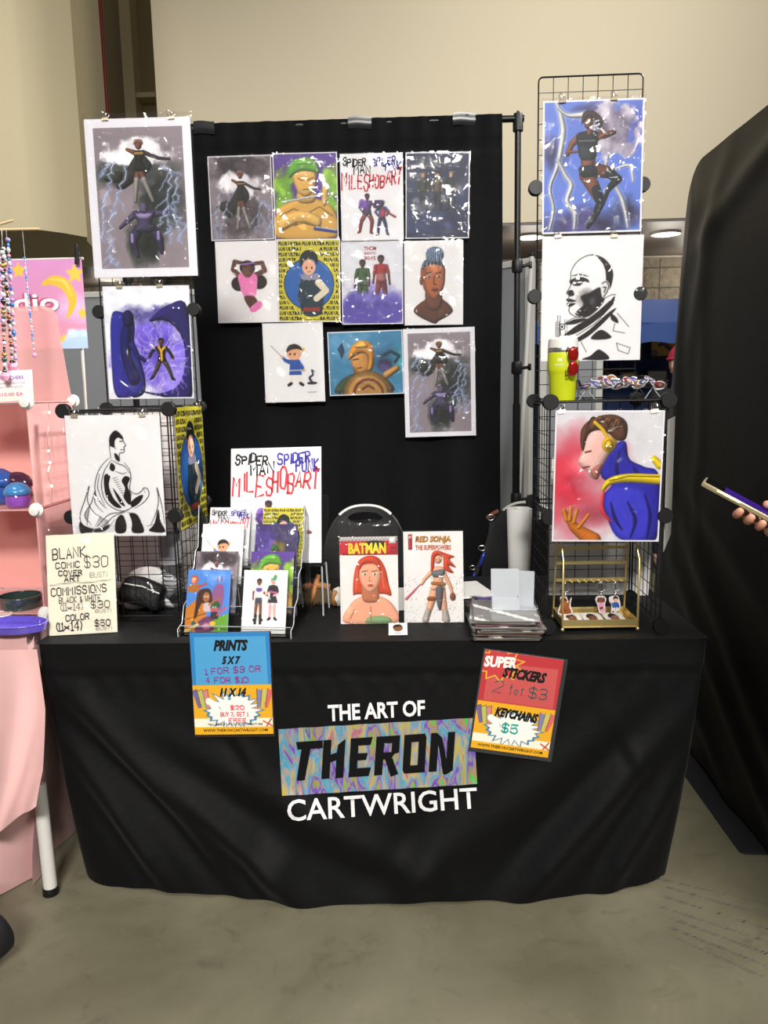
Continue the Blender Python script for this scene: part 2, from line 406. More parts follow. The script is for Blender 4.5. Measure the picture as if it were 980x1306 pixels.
        if skirt: s.poly([P(-.55, 3), P(.55, 3), P(1.0, 4.9), P(-1.0, 4.9)], skirt, sm=False)
        for i, (ex, ey, hx, hy) in enumerate(arms):
            sg = -.72*fw if i == 0 else .72*fw
            s.limb([P(sg, 1.65), P(ex, ey), P(hx, hy)], [.27*u, .22*u, .17*u], skin)
            if sleeve: s.limb([P(sg, 1.65), P(sg+(ex-sg)*min(1, sleeve), 1.65+(ey-1.65)*min(1, sleeve))]+([P(hx, hy-.1)] if sleeve > 1.5 else []), .29*u, top)
            s.ell(*P(hx, hy), .2*u, .2*u, skin)
        s.ell(*P(0, .62), .47*u, .6*u, skin)
        s.poly([P(-.52, .75), P(-.5, .15), P(0, -.1), P(.5, .15), P(.52, .75), P(.36, .38), P(-.3, .36)], hair)
        if face:
            for e in (-.17, .17): s.ell(*P(e, .68), .06*u, .05*u, '#1a1210')
            s.limb([P(-.12, .95), P(.12, .95)], .03*u, '#6a2a22')
        return s

def art_storm(n, two=True, bg='#8d8288'):
    a = Art(1.52 if two else 1.3, n, bg, 3); a.sh = .9; a.mott(.12, 5)
    if two:
        a.cloud(70, 50, 34, 46, '#1c201e', '#3c4440', 5, .5); a.cloud(55, 80, 30, 32, '#161816', '#38403a', 5, .45); a.cloud(20, 33, 24, 17, '#2a2f2c', '#4c524e', 6, .5)
        a.cloud(50, 18, 44, 17, '#c9c6cc', '#f2f0f2', 9, .25)
        k, y0, H = 1, 8, 56
    else:
        a.cloud(50, 12, 70, 24, '#2a2228', '#5a4c54', 6, .5); a.cloud(50, 70, 50, 52, '#2a2426', '#6b5f66', 6, .5); a.cloud(50, 34, 42, 22, '#c4bec4', '#f4f2f4', 9, .3); k, y0, H = 1, 16, 78
    # a dancer in a dark dress with a loose shawl
    asp = a.asp; P = lambda x, y: (x, y0+y*H/100/asp*1.0)
    a.poly([P(47, 30), P(34, 60), P(22, 88), P(30, 96), P(46, 78), P(58, 66), P(64, 50), P(55, 30)], '#2b2c2a')
    a.poly([P(30, 62), P(14, 66), P(10, 78), P(26, 82)], '#33362f')
    for kx, fx in ((46, 43), (54, 63)):
        a.limb([P(50, 58), P(kx, 76), P(fx, 118)], [4.4, 3.4, 1.8], '#70493a'); a.limb([P(kx, 78), P(fx, 119)], [3.4, 1.9], '#8f8a86')
    a.limb([P(45, 26), P(37, 20)], [2.8, 1.8], '#7c4c39'); a.limb([P(55, 26), P(72, 38), P(84, 40)], [2.6, 2, 1.4], '#3a2c2c')
    a.poly([P(44, 24), P(56, 24), P(54, 42), P(57, 60), P(43, 60), P(46, 42)], '#23211f'); a.limb([P(46, 28), P(54, 28)], 1.6, '#a27d3f')
    a.ell(50, P(0, 11)[1], 4, 5.6, '#7a4a3b'); a.poly([P(45, 12), P(46, 2), P(54, 2), P(55, 12), P(50, 6)], '#8a6a60')
    if two:
        # a second figure leaping out of the dark cloud, arms wide
        Q = lambda x, y: (x, 56+y*.40)
        for q_ in ((44, 40, 38, 62, 42, 88), (60, 40, 68, 58, 70, 82)):
            a.limb([Q(q_[0], q_[1]), Q(q_[2], q_[3]), Q(q_[4], q_[5])], [5.5, 4.6, 2.6], '#37304a'); a.limb([Q(q_[2]-1, q_[3]-12), Q(q_[2]-1, q_[3])], 2, '#8f7fb4')
        a.limb([Q(42, 12), Q(33, 24), Q(24, 36)], [4, 3, 2], '#4c4462'); a.limb([Q(62, 12), Q(74, 12), Q(80, 4)], [4, 3, 2], '#4c4462')
        a.poly([Q(40, 8), Q(64, 8), Q(60, 28), Q(62, 44), Q(42, 44), Q(44, 28)], '#453d5c'); a.poly([Q(43, 12), Q(61, 12), Q(57, 22), Q(47, 22)], '#8d80ad')
        a.ell(52, Q(0, 2)[1], 4.5, 6, '#5a5070')
        L = [((16, 24), (4, 33)), ((22, 24), (8, 52)), ((33, 28), (14, 62)), ((8, 54), (4, 80)), ((14, 58), (10, 94)), ((10, 92), (20, 99)), ((74, 28), (96, 34)), ((84, 32), (80, 62)), ((80, 56), (68, 70)), ((84, 58), (98, 72)), ((92, 36), (88, 60)), ((84, 62), (90, 80)), ((78, 66), (80, 82))]
    else:
        L = [((16, 44), (8, 74)), ((30, 44), (14, 96)), ((10, 72), (6, 99)), ((76, 52), (96, 60)), ((84, 56), (72, 92)), ((90, 60), (98, 92)), ((82, 70), (90, 99))]
    for p, q in L: a.bolt(p, q, .85, '#f0f2ff', '#93a9e0', 1, 9, 4)
    return a
def art_hoodie(n):
    a = Art(1.27, n, '#dfe0e6', 5); a.sh = 1; a.cloud(60, 60, 52, 52, '#5a45b8', '#9a86e2', 5, .3); a.cloud(60, 26, 46, 14, '#6f68a8', '#4d4786', 8, .6)
    a.poly([(52, 30), (76, 16), (99, 20), (99, 99), (60, 99), (30, 92), (60, 96), (84, 88), (93, 66), (90, 46), (78, 33), (66, 30)], '#252060'); a.mott(.2, 8)
    for k in range(26):
        t = 2*PI*k/26; a.bolt((64+12*math.cos(t), 66+12*math.sin(t)), (64+32*math.cos(t), 64+34*math.sin(t)), .5, '#f1ecff', '#b9a4ff', 1, 5, 5)
    a.poly([(7, 26), (20, 22), (34, 30), (33, 52), (40, 68), (44, 88), (36, 99), (8, 99), (4, 70)], '#2a2d8c'); a.poly([(20, 34), (30, 38), (28, 60), (38, 82), (26, 88), (16, 60)], '#1b1c5c')
    a.ell(27, 28, 7, 10, '#1d1b50'); a.limb([(30, 52), (36, 62), (44, 66)], [4, 3, 2.4], '#23246e')
    a.person(65, 46, 52, '#6a4030', '#241c1a', '#4a3e38', '#1a1412', arms=((-1.7, 2.3, -2.3, 3.4), (1.6, 2.6, 2.0, 3.6)), legp=((-1.0, 5.4, -1.9, 7.0), (1.2, 5.4, 1.8, 7.2)), sleeve=2, fw=1.1)
    a.limb([(62, 54), (65, 58), (69, 54)], 1.6, '#d9a723'); a.limb([(65, 58), (65, 66)], 1.5, '#d9a723')
    return a
def art_cloak(n):
    a = Art(1.24, n, '#dcdadb', 2); K = '#1c1416'
    L = lambda p, w=.42: a.limb(p, [w*.5]+[w]*(len(p)-2)+[w*.4], K, sm=True)
    for p in ([(44, 35), (34, 43), (28, 54), (27, 64), (32, 72), (38, 77)], [(46, 37), (38, 46), (34, 58), (37, 70), (46, 77), (58, 79), (68, 74)], [(33, 48), (30, 60), (36, 74)], [(10, 92), (9, 82), (15, 70), (21, 58), (18, 70), (24, 80), (32, 84)], [(20, 90), (14, 82), (22, 72), (27, 62), (26, 72), (34, 80)], [(8, 84), (12, 91), (26, 94), (38, 88)], [(26, 92), (40, 82), (54, 80), (66, 76)], [(32, 94), (44, 84), (58, 80)], [(38, 94), (46, 86)],
              [(84, 91), (91, 80), (94, 70), (93, 60), (97, 74), (99, 90)], [(80, 92), (90, 90)], [(47, 37), (54, 40), (60, 42), (65, 48)], [(60, 39), (65, 45), (66, 52), (64, 60), (66, 66)], [(64, 62), (70, 65), (76, 63), (79, 60), (83, 61), (84, 66), (78, 72), (68, 77)], [(79, 61), (80, 64)], [(50, 46), (57, 48), (62, 47)], [(60, 80), (70, 84), (74, 96)], [(56, 84), (52, 96)]): L(p)
    for p in ([(37, 52), (40, 48), (44, 50), (42, 58), (46, 68), (54, 76), (46, 75), (38, 66)], [(56, 54), (60, 50), (65, 52), (62, 58), (65, 66), (63, 74), (57, 68), (59, 60)], [(46, 60), (52, 66), (58, 75), (52, 72)], [(47, 87), (54, 82), (58, 90), (56, 97), (46, 97)], [(62, 81), (70, 82), (75, 90), (76, 97), (64, 97), (64, 88)], [(82, 96), (88, 90), (93, 78), (95, 88), (99, 97)], [(8, 88), (16, 93), (28, 94), (40, 90), (34, 96), (16, 97), (8, 97)], [(64, 72), (72, 67), (78, 66), (74, 72), (66, 76)], [(46, 39), (50, 42), (48, 46), (44, 44)]): a.poly(p, K)
    for k in range(12): a.limb([(47+k*1.1, 52+k*1.7), (52+k*.9, 50.5+k*1.9)], [.35, .06], K)
    for k in range(8): a.limb([(30+k*1.2, 84+k*.4), (24+k*2, 92)], [.3, .05], K); a.limb([(20-k*.6, 76+k*2), (13+k*.5, 84+k)], [.3, .05], K)
    a.poly([(50, 36), (46, 34), (45, 24), (48, 16), (55, 14), (60, 18), (62, 24.5), (60, 30), (55, 31.5), (56, 38)], '#dcdadb')
    L([(46, 36), (45.5, 26), (47, 18), (53, 13.5), (59, 17), (60.5, 21.5), (62.6, 25), (60.6, 26.2), (61, 28), (60, 30.5), (55.5, 31.5), (55.5, 37)]); a.poly([(45.5, 24), (46.5, 17), (53, 12.5), (59.5, 17), (60, 20), (55, 18.5), (51.5, 21), (50.5, 26), (48, 26)], K)
    a.limb([(56.5, 21.6), (59.6, 21.4)], .5, K); a.limb([(57, 28.4), (60.5, 28.2)], .35, K); a.poly([(50, 31), (54, 33), (55, 38), (51, 36)], K); a.limb([(50.5, 25), (51.6, 27.5)], .4, K)
    return a
def art_circle(n, asp=1.29):
    a = Art(asp, n, '#c9bf3a', 4); a.ell(50, 54, 41, 41, '#2d63a8'); a.limb([(50+41*math.cos(k/20*PI), 54+41*math.sin(k/20*PI)/asp) for k in range(41)], .7, '#171c2c')
    a.poly([(38, 46), (66, 46), (74, 68), (68, 92), (40, 92), (34, 70)], '#1f3442'); a.limb([(66, 52), (78, 62), (62, 72)], [6, 5, 5], '#d9cdb4'); a.limb([(40, 52), (36, 72), (44, 84)], [6, 5, 4], '#1f3442')
    a.limb([(42, 45), (62, 45)], 5, '#8d8ca0'); a.poly([(40, 83), (68, 83), (68, 88), (40, 88)], '#8e3528', sm=False)
    a.ell(50, 33, 11, 12.5, '#dfae8e'); a.poly([(37, 33), (35, 22), (42, 14), (53, 12), (64, 18), (64, 30), (58, 24), (48, 24), (42, 27)], '#171c1c')
    for e in (46, 55): a.ell(e, 34, 1.4, 2, '#1d1d1d')
    a.limb([(48, 39), (53, 39)], .5, '#70402f'); return a
def art_green(n, asp=1.3):
    a = Art(asp, n, '#5b3d92', 6); a.sh = .7; a.cloud(16, 45, 20, 46, '#5c8f2a', '#98c23a', 6, .4); a.cloud(88, 45, 18, 46, '#5c8f2a', '#98c23a', 6, .4); a.mott(.15)
    S, D = '#cfa44c', '#8c6424'
    a.poly([(4, 99), (4, 66), (24, 56), (50, 50), (78, 56), (97, 68), (97, 99)], S); a.poly([(40, 38), (62, 38), (64, 56), (38, 56)], S)
    a.poly([(31, 20), (66, 20), (64, 42), (50, 50), (36, 42)], '#d8ad58'); a.poly([(24, 28), (24, 14), (36, 6), (54, 4), (68, 10), (74, 24), (66, 22), (46, 20), (32, 24)], '#5fa531'); a.poly([(32, 12), (50, 7), (62, 12), (50, 12)], '#82c747')
    for p in ([(37, 28), (46, 31)], [(53, 31), (62, 28)], [(44, 42), (56, 41)], [(8, 72), (30, 64), (50, 70)], [(52, 70), (72, 62), (94, 74)], [(30, 84), (50, 80), (74, 86)], [(50, 70), (50, 80)]): a.limb(p, .8, D)
    a.poly([(6, 76), (40, 66), (72, 74), (70, 86), (40, 80), (10, 90)], '#d9b25c'); a.limb([(8, 88), (40, 80), (70, 86)], .8, D)
    a.limb([(12, 56), (88, 47)], 1.5, '#c9ccd6'); a.limb([(64, 88), (98, 92)], 2.6, '#3b3f8e'); a.limb([(66, 86), (98, 90)], 1.0, '#dcdcec'); a.poly([(78, 34), (86, 36), (84, 58), (76, 60)], '#d8ad58'); return a
def art_band(n, asp=1.29):
    a = Art(asp, n, '#e2e0e2', 8); a.sh = 1
    a.person(42, 46, 62, '#4a2a24', '#4b2a68', '#7c2028', '#3a1a3c', shoe='#8e2027', arms=((-1.6, 2.6, -.9, 3.6), (1.6, 2.6, 2.2, 2.2)), legp=((-1.3, 5.4, -1.7, 7.4), (1.0, 5.4, .7, 7.6)), sleeve=2, fw=1.25, face=False)
    a.person(66, 54, 54, '#8b2f3a', '#5b4a86', '#2b2a5e', '#a43050', shoe='#1e1a3a', arms=((-1.6, 2.6, -1.0, 3.4), (1.7, 2.6, 1.2, 3.4)), legp=((-.8, 5.6, -1.0, 7.6), (.9, 5.6, 1.3, 7.6)), sleeve=2, fw=1.2, face=False)
    a.limb([(52, 58), (70, 66), (88, 74)], [1, 1.4, 1.8], '#9a2b30'); a.poly([(54, 54), (72, 56), (60, 66), (56, 62)], '#33205a'); a.ell(34, 58, 6, 8, '#6c3fa0', al=.8); a.ell(68, 70, 4, 6, '#b7323c'); return a
def art_trio(n, asp=1.29):
    a = Art(asp, n, '#1b2547', 9); a.sh = .9; a.cloud(50, 50, 60, 70, '#161d3a', '#35446e', 4, .8)
    for x, t, l, hr in ((27, '#28352c', '#1d2430', '#5a4432'), (50, '#5a5046', '#20242e', '#1e1a1a'), (72, '#1f2530', '#2a3040', '#8a7a52')):
        a.person(x, 22, 60, '#b08668', t, l, hr, arms=((-1.3, 2.6, -1.0, 3.8), (1.3, 2.6, 1.0, 3.8)), sleeve=2, fw=1.2, face=False)
    a.cloud(50, 86, 60, 16, '#1a2340', '#3d4a74', 6, .6, .8); return a
def art_pink(n, asp=1.29):
    a = Art(asp, n, '#e0dddd', 10); S, D = '#5b3a30', '#241a1a'
    a.ell(36, 52, 13, 12, D); a.ell(70, 50, 13, 12, D)
    a.limb([(40, 44), (27, 34), (30, 24), (42, 26)], [4.4, 4, 3.4, 3], S); a.limb([(62, 42), (80, 36), (76, 26), (62, 27)], [4.4, 4, 3.4, 3], S)
    a.poly([(36, 40), (64, 40), (66, 56), (60, 70), (44, 68), (38, 56)], '#dc7bb0'); a.poly([(44, 68), (60, 68), (66, 76), (56, 84), (48, 78)], S); a.poly([(52, 84), (68, 74), (74, 80), (60, 88)], '#dc7bb0')
    a.ell(51, 32, 13, 12, D); a.ell(51, 36, 9, 11, S); a.limb([(40, 28), (62, 26)], 1.2, '#8f6fb4')
    for e in (47, 55): a.limb([(e-1.5, 36), (e+1.5, 36)], .5, D)
    a.limb([(49, 41), (54, 41)], .5, '#2b1715'); return a
def art_duo(n, asp=1.3):
    a = Art(asp, n, '#d6d6dc', 11); a.sh = .8; a.cloud(50, 78, 75, 42, '#5b4d9e', '#8f86c8', 6, .6); a.mott(.08)
    a.person(34, 22, 78, '#4f3226', '#3f5a33', '#3f5a33', '#1f1614', arms=((-1.2, 2.8, -1.4, 4.4), (1.1, 2.8, 1.1, 4.2)), fw=1.25, face=True); a.person(65, 17, 82, '#5b3426', '#9c2b2b', '#6a2a30', '#1f1614', arms=((-1.1, 2.8, -1.3, 4.2), (1.2, 2.8, 1.4, 4.4)), fw=1.25)
    a.poly([(8, 66), (30, 62), (70, 64), (92, 66), (99, 99), (1, 99)], '#5546a0', soft=9, al=.92); a.cloud(50, 68, 46, 12, '#6a5cb4', '#a49ada', 7, .8, .6); return a
def art_portrait(n, asp=1.3):
    a = Art(asp, n, '#dedcdc', 12); a.sh = .9; S, D, H = '#a95f33', '#5b2c18', '#7a4526'
    a.poly([(14, 84), (40, 68), (62, 68), (84, 84), (60, 96), (48, 99)], '#5a3222'); a.poly([(38, 52), (62, 52), (64, 76), (50, 84), (36, 74)], '#6b3b26')
    a.poly([(29, 30), (66, 28), (70, 44), (66, 58), (54, 70), (42, 66), (31, 54)], S); a.poly([(30, 34), (38, 32), (36, 50), (44, 66), (34, 58)], H, al=.8); a.ell(28, 47, 3, 7, H)
    a.poly([(28, 34), (32, 24), (44, 20), (62, 22), (68, 32), (60, 28), (40, 28)], '#3c4a63'); a.ell(52, 16, 16, 13, '#4f6484')
    for k in range(7): a.limb([(39+k*4.2, 9), (42+k*3.4, 24)], .7, '#a9bcd6')
    for k in range(6): a.limb([(33+k*6, 24), (31+k*6.6, 32)], .6, '#a9bcd6')
    for e in (42, 59): a.ell(e, 42, 4, 2, '#e9d8c8'); a.ell(e, 42, 1.7, 1.9, '#1f1210'); a.limb([(e-5, 38), (e+4, 37)], .9, D)
    a.limb([(51, 42), (50, 51), (54, 52)], .9, D); a.ell(52, 58, 6, 3.2, '#8c3c34'); a.limb([(46, 58), (58, 58)], .6, D); return a
def art_boy(n, asp=1.29):
    a = Art(asp, n, '#dedddd', 13); B = '#2f56a0'; S = '#d9a680'
    a.limb([(11, 27), (31, 43)], .5, '#777777')
    for x in (44, 60): a.limb([(50+(x-50)*.6, 66), (x, 76)], 3.2, '#ded8cc'); a.limb([(x, 77), (x+(-4 if x < 50 else 4), 79)], 2.6, '#231d1d')
    a.limb([(46, 50), (36, 47), (31, 43)], [4, 3, 2.4], B); a.limb([(58, 50), (64, 56), (66, 60)], [4, 3, 2.4], B); a.ell(30, 42, 2.6, 2.6, S); a.ell(67, 60, 2.6, 2.6, S)
    a.poly([(44, 46), (60, 46), (63, 66), (41, 66)], B, sm=False); a.limb([(42, 60), (62, 60)], .8, '#d8d0c0')
    a.ell(51, 38, 13, 11, S); a.poly([(38, 36), (42, 28), (54, 26), (64, 31), (66, 38), (60, 33), (48, 33)], '#2b211d'); a.ell(67, 33, 2.6, 2.6, '#d4b243')
    for e in (44, 52): a.ell(e, 39, 1.6, 2, '#2a1c18')
    a.ell(80, 77, 9, 2.4, '#2a2430'); a.limb([(80, 76), (76, 70), (82, 66), (80, 60), (84, 62)], [2.4, 2, 1.6, 1.2, .8], '#3a3040', sm=True)
    for k in range(5): a.limb([(72+k*3, 89+(k % 2)), (75+k*3, 88)], .3, '#5a5a5a')
    return a
def art_wood(n, asp=.8):
    a = Art(asp, n, '#3f7fa3', 14); a.sh = .9; a.cloud(80, 50, 50, 34, '#1f3a58', '#3f9fb0', 4, .8); a.cloud(26, 20, 40, 22, '#5f9cc0', '#9cc6d8', 5, .8, .7)
    a.poly([(12, 26), (18, 16), (22, 30), (17, 42)], '#233f63', sm=False)
    a.poly([(10, 99), (14, 78), (34, 66), (60, 66), (78, 76), (84, 99)], '#3c4a38'); a.poly([(34, 50), (54, 50), (56, 72), (36, 72)], '#8c5a28')
    a.poly([(32, 34), (48, 28), (56, 42), (54, 62), (42, 68), (34, 60), (30, 50)], '#c08a48'); a.poly([(26, 44), (30, 24), (42, 14), (56, 16), (62, 30), (60, 58), (52, 62), (54, 42), (46, 34), (36, 38)], '#c98b2e'); a.poly([(34, 22), (48, 16), (54, 24), (42, 26)], '#e0ad50')
    a.limb([(33, 44), (40, 43)], .8, '#4a2a14'); a.limb([(38, 58), (44, 57)], .7, '#6a3018')
    a.ell(52, 100, 34, 30, '#7a5a28'); a.ell(52, 100, 29, 25, '#a8803e'); a.limb([(52+20*math.cos(PI+k*PI/8), 100+19*math.sin(PI+k*PI/8)/.8) for k in range(9)], 1.8, '#7b3a26'); a.limb([(44, 92), (52, 86), (60, 92)], 1.6, '#7b3a26')
    a.cloud(76, 52, 12, 10, '#27233f', '#4a3f70', 8, .4); a.limb([(72, 40), (84, 32), (96, 40), (90, 50)], 2, '#1c3a4a'); a.limb([(78, 70), (92, 60)], [5, 4], '#b98a4a'); a.mott(.14); return a
def art_sky(n):
    a = Art(1.3, n, '#5f78c4', 15); a.sh = 1; a.cloud(10, 40, 16, 24, '#262746', '#4c4f86', 5, .7); a.cloud(50, 96, 70, 24, '#25243c', '#56508a', 5, .6); a.cloud(94, 20, 22, 30, '#4b4f96', '#6c78c4', 5, .8); a.cloud(46, 6, 24, 8, '#34345a', '#5a5a92', 6, .7); a.cloud(86, 84, 18, 22, '#20202e', '#48466a', 5, .7)
    G = '#c9c8c4'
    for p, wd in (([(12, 0), (17, 12), (19, 24), (15, 44), (12, 52), (6, 66), (10, 82), (6, 98)], [2, 2.6, 3, 2.4, 2, 1.8, 1.8, 1.4]), ([(14, 44), (22, 56), (28, 64), (24, 76), (32, 86), (32, 98)], [1.6, 2.2, 2.6, 2.4, 2.2, 1.4]), ([(14, 4), (24, 10), (40, 10)], [1.4, 2, 3]), ([(66, 38), (64, 52), (74, 66), (82, 78), (88, 98)], [2.4, 1.6, 1.8, 2, 1.4]), ([(74, 52), (88, 50), (92, 62)], [1, 1.4, 1.2])):
        a.limb(p, [q*1.5 for q in wd], '#93a6dc', soft=3, al=.7, sm=True); a.limb(p, wd, G, sm=True)
    for p, q in (((40, 64), (36, 98)), ((44, 66), (62, 84)), ((60, 74), (80, 80)), ((30, 12), (24, 20))): a.bolt(p, q, .5, '#c9d4f4', None, 1, 7, 4)
    a.cloud(68, 22, 30, 27, '#6d6378', '#cfc8d4', 8, .16); a.cloud(86, 38, 11, 10, '#8d8498', '#c9c2cf', 8, .3); a.cloud(60, 22, 10, 14, '#4a4252', '#6a5f70', 6, .6, .8)
    S, D, K = '#7c4a36', '#5f3626', '#17222b'
    a.limb([(37, 26), (28, 32), (24, 40)], [4, 3.4, 2.2], S); a.limb([(24, 38), (34, 38)], [1.8, 1.2], S); a.limb([(52, 26), (62, 26), (71, 24)], [4, 3.4, 2.6], D); a.limb([(62, 25), (54, 29)], [2.6, 2], S)
    a.limb([(44, 56), (50, 64), (58, 76)], [8, 7, 5], S); a.limb([(52, 52), (68, 55), (74, 59)], [7.4, 6, 4.4], D); a.poly([(38, 40), (52, 40), (52, 50), (56, 56), (46, 58), (37, 56), (38, 48)], S)
    a.poly([(34, 24), (54, 23), (54, 36), (52, 44), (38, 44), (34, 34)], K); a.limb([(36, 30), (52, 30)], 1, '#5a6068'); a.poly([(36, 50), (52, 49), (54, 56), (40, 58)], K)
    a.limb([(54, 68), (59, 78), (52, 90), (46, 97)], [5, 4.6, 3.2, 2], K); a.limb([(68, 56), (76, 60), (66, 68), (60, 82)], [5, 4.6, 3, 1.6], K)
    a.limb([(46, 24), (46, 18)], 2.4, S); a.ell(45, 16, 4.8, 6.4, S); a.poly([(38, 17), (39, 9), (46, 6.5), (54, 9), (60, 15), (57, 21), (52, 16), (46, 12), (41, 15)], '#352524'); [a.ell(e_, 16.5, .7, .6, '#1d1210') for e_ in (42.6, 46.4)]; a.limb([(43, 20), (46, 19.8)], .4, '#4a1c18'); return a
def art_bald(n):
    a = Art(1.27, n, '#dcdadb', 16); K = '#1b191a'
    a.limb([(29, 33), (29, 28), (34, 21), (42, 16.5), (50, 15.2), (60, 18), (67, 24), (70, 31), (68.5, 40)], [.35, .35, .4, .4, .45, .7, .9, 1, .8], K, sm=True)
    a.poly([(55, 17), (63, 20), (69.5, 28), (69, 40), (66, 43), (64, 36), (63, 28), (60, 22)], K)
    # profile, facing left
    a.limb([(29, 33), (28, 36), (29, 38.5), (27, 42), (25, 45), (27.5, 47), (27, 49), (25, 50.5), (27, 52), (25.5, 54), (28, 56), (27.5, 59), (30, 62), (36, 64.5), (44, 65)], [.4]*15, K, sm=True)
    a.poly([(28, 35.5), (33, 33), (40, 32.5), (46, 34.5), (47, 37), (42, 36), (39, 39), (34, 39.5), (29.5, 38)], K); a.ell(38, 36.6, 2.6, .9, '#dcdadb'); a.limb([(30, 31.5), (38, 30.5), (46, 32)], [.3, .8, .3], K, sm=True)
    a.poly([(26, 44), (30, 42.5), (33, 45.5), (31, 47.5), (27.5, 47.2)], K); a.poly([(25.2, 50.4), (29, 49.6), (35, 51.5), (31, 52.3), (27, 52)], K); a.poly([(26, 54), (30, 53), (34, 53.4), (31, 55.4), (28, 56)], K)
    a.cloud(47, 51, 12, 12, '#3a3637', '#7d7879', 9, .6); a.poly([(39, 48), (48, 45), (57, 41), (61, 44), (63, 50), (60, 55), (53, 61), (46, 64.5), (38, 64), (34, 61.5), (38, 58), (42, 54)], K, soft=1.6)
    a.cloud(50, 52, 5, 6, '#4a4647', '#6a6667', 9, .9, .9); a.poly([(59, 37), (64, 35.5), (67.5, 39), (66.5, 45), (62, 49.5), (59.5, 46)], '#d2cfd0'); a.limb([(60, 38), (64, 36.5), (66.5, 40), (65, 45), (62, 48.5)], .5, K, sm=True); a.limb([(61.5, 41), (64, 41), (62.5, 45)], .6, K)
    # scarf folds
    for p in ([(22, 80), (34, 72), (50, 64), (66, 54), (73, 48), (70, 56), (54, 68), (36, 77)], [(28, 86), (48, 75), (66, 62), (75, 58), (62, 70), (44, 82)], [(24, 70), (34, 66), (46, 66), (34, 70)], [(50, 82), (60, 75), (71, 81), (62, 83)], [(42, 99), (50, 96), (59, 91), (69, 99)], [(70, 62), (76, 66), (77, 70), (70, 67)]): a.poly(p, K)
    for p in ([(62, 50), (70, 47), (74, 47)], [(20, 82), (19, 72), (30, 66), (36, 64.5)], [(26, 78), (48, 67), (68, 52)], [(30, 82), (54, 70), (72, 54)], [(76, 62), (88, 73)], [(40, 84), (46, 93)], [(76, 86), (90, 90), (88, 95), (78, 92), (76, 86)], [(74, 70), (72, 76), (84, 78)], [(15, 68), (15, 80)], [(18, 68), (18, 80)]): a.limb(p, .32, K)
    a.ell(21, 72, 3, 3.4, K); a.ell(21, 72, 2.3, 2.6, '#dcdadb'); a.ell(21, 72, 1.2, 1.4, K); return a
def art_phones(n):
    a = Art(1.25, n, '#c9c7cb', 17); a.sh = .7; a.cloud(14, 55, 62, 74, '#a8243a', '#c83a4c', 3, .9); a.cloud(22, 40, 34, 14, '#d8525e', '#e8909a', 4, .9, .8); a.cloud(40, 80, 40, 16, '#6a2434', '#a83040', 5, .9, .6)
    S = '#d8b0a8'; B = '#2c2a9c'; BD = '#1c1a66'; BL = '#4a4ad0'
    a.limb([(10, 78), (20, 90), (30, 96), (38, 100)], [2.6, 5, 7, 8], '#b86a24')
    for p in ([(12, 84), (9, 76)], [(15, 84), (16, 74)], [(19, 86), (22, 76)], [(24, 90), (33, 80)]): a.limb(p, [2, 1.6], '#c07a2a')
    a.poly([(42, 34), (64, 22), (70, 36), (84, 42), (99, 50), (99, 99), (64, 99), (50, 80), (46, 66), (54, 56), (44, 50)], B)
    a.poly([(48, 66), (62, 58), (84, 62), (92, 80), (86, 99), (64, 99), (54, 84)], BL, soft=6, al=.55)
    for p in ([(60, 30), (58, 44), (62, 52)], [(70, 70), (78, 84), (74, 98)], [(86, 64), (92, 80), (90, 98)], [(54, 70), (58, 82), (66, 92)], [(74, 42), (80, 50)]): a.limb(p, [.6, 1.8, .6], BD, soft=1.5, sm=True)
    a.limb([(46, 60), (52, 54), (68, 51), (99, 52)], [1.6, 3.4, 4.2, 5], '#d8c024', sm=True); a.limb([(52, 53), (70, 49.5), (99, 50)], .6, '#8a7410'); a.limb([(93, 36), (99, 41)], [3, 4], '#d8c024'); a.limb([(47, 62), (46, 76), (56, 86)], [1, 2, .6], '#d03848', soft=1.2, sm=True)
    a.poly([(24, 32), (27, 22), (34, 14), (50, 14), (58, 24), (50, 34), (44, 44), (40, 52), (33, 50), (30, 46), (24, 42), (21, 38)], S); a.poly([(33, 46), (40, 52), (44, 40)], '#a86a62', soft=2)
    a.poly([(23, 24), (24, 12), (36, 4), (54, 2), (66, 8), (66, 20), (58, 22), (48, 16), (38, 14), (30, 18), (26, 30)], '#5b3a26')
    for k in range(7): a.limb([(28+k*5, 12+abs(k-3)*.4), (34+k*4.6, 4+k*.4), (44+k*3.4, 10+k)], [.4, .9, .2], '#8a6444' if k % 2 else '#3c2416', sm=True)
    a.limb([(36, 8), (44, 14), (50, 22)], 1.7, '#d8b41e', sm=True); a.ell(50, 25, 6.6, 7.6, '#d8b41e'); a.ell(50, 25, 4.4, 5.2, '#b08a10'); a.ell(50, 25, 2.6, 3.2, '#dcc24a')
    a.limb([(28, 31), (33, 30)], .8, '#5a2a20'); a.limb([(26, 43), (32, 42)], .8, '#8a3a36'); a.mott(.08, 9); return a
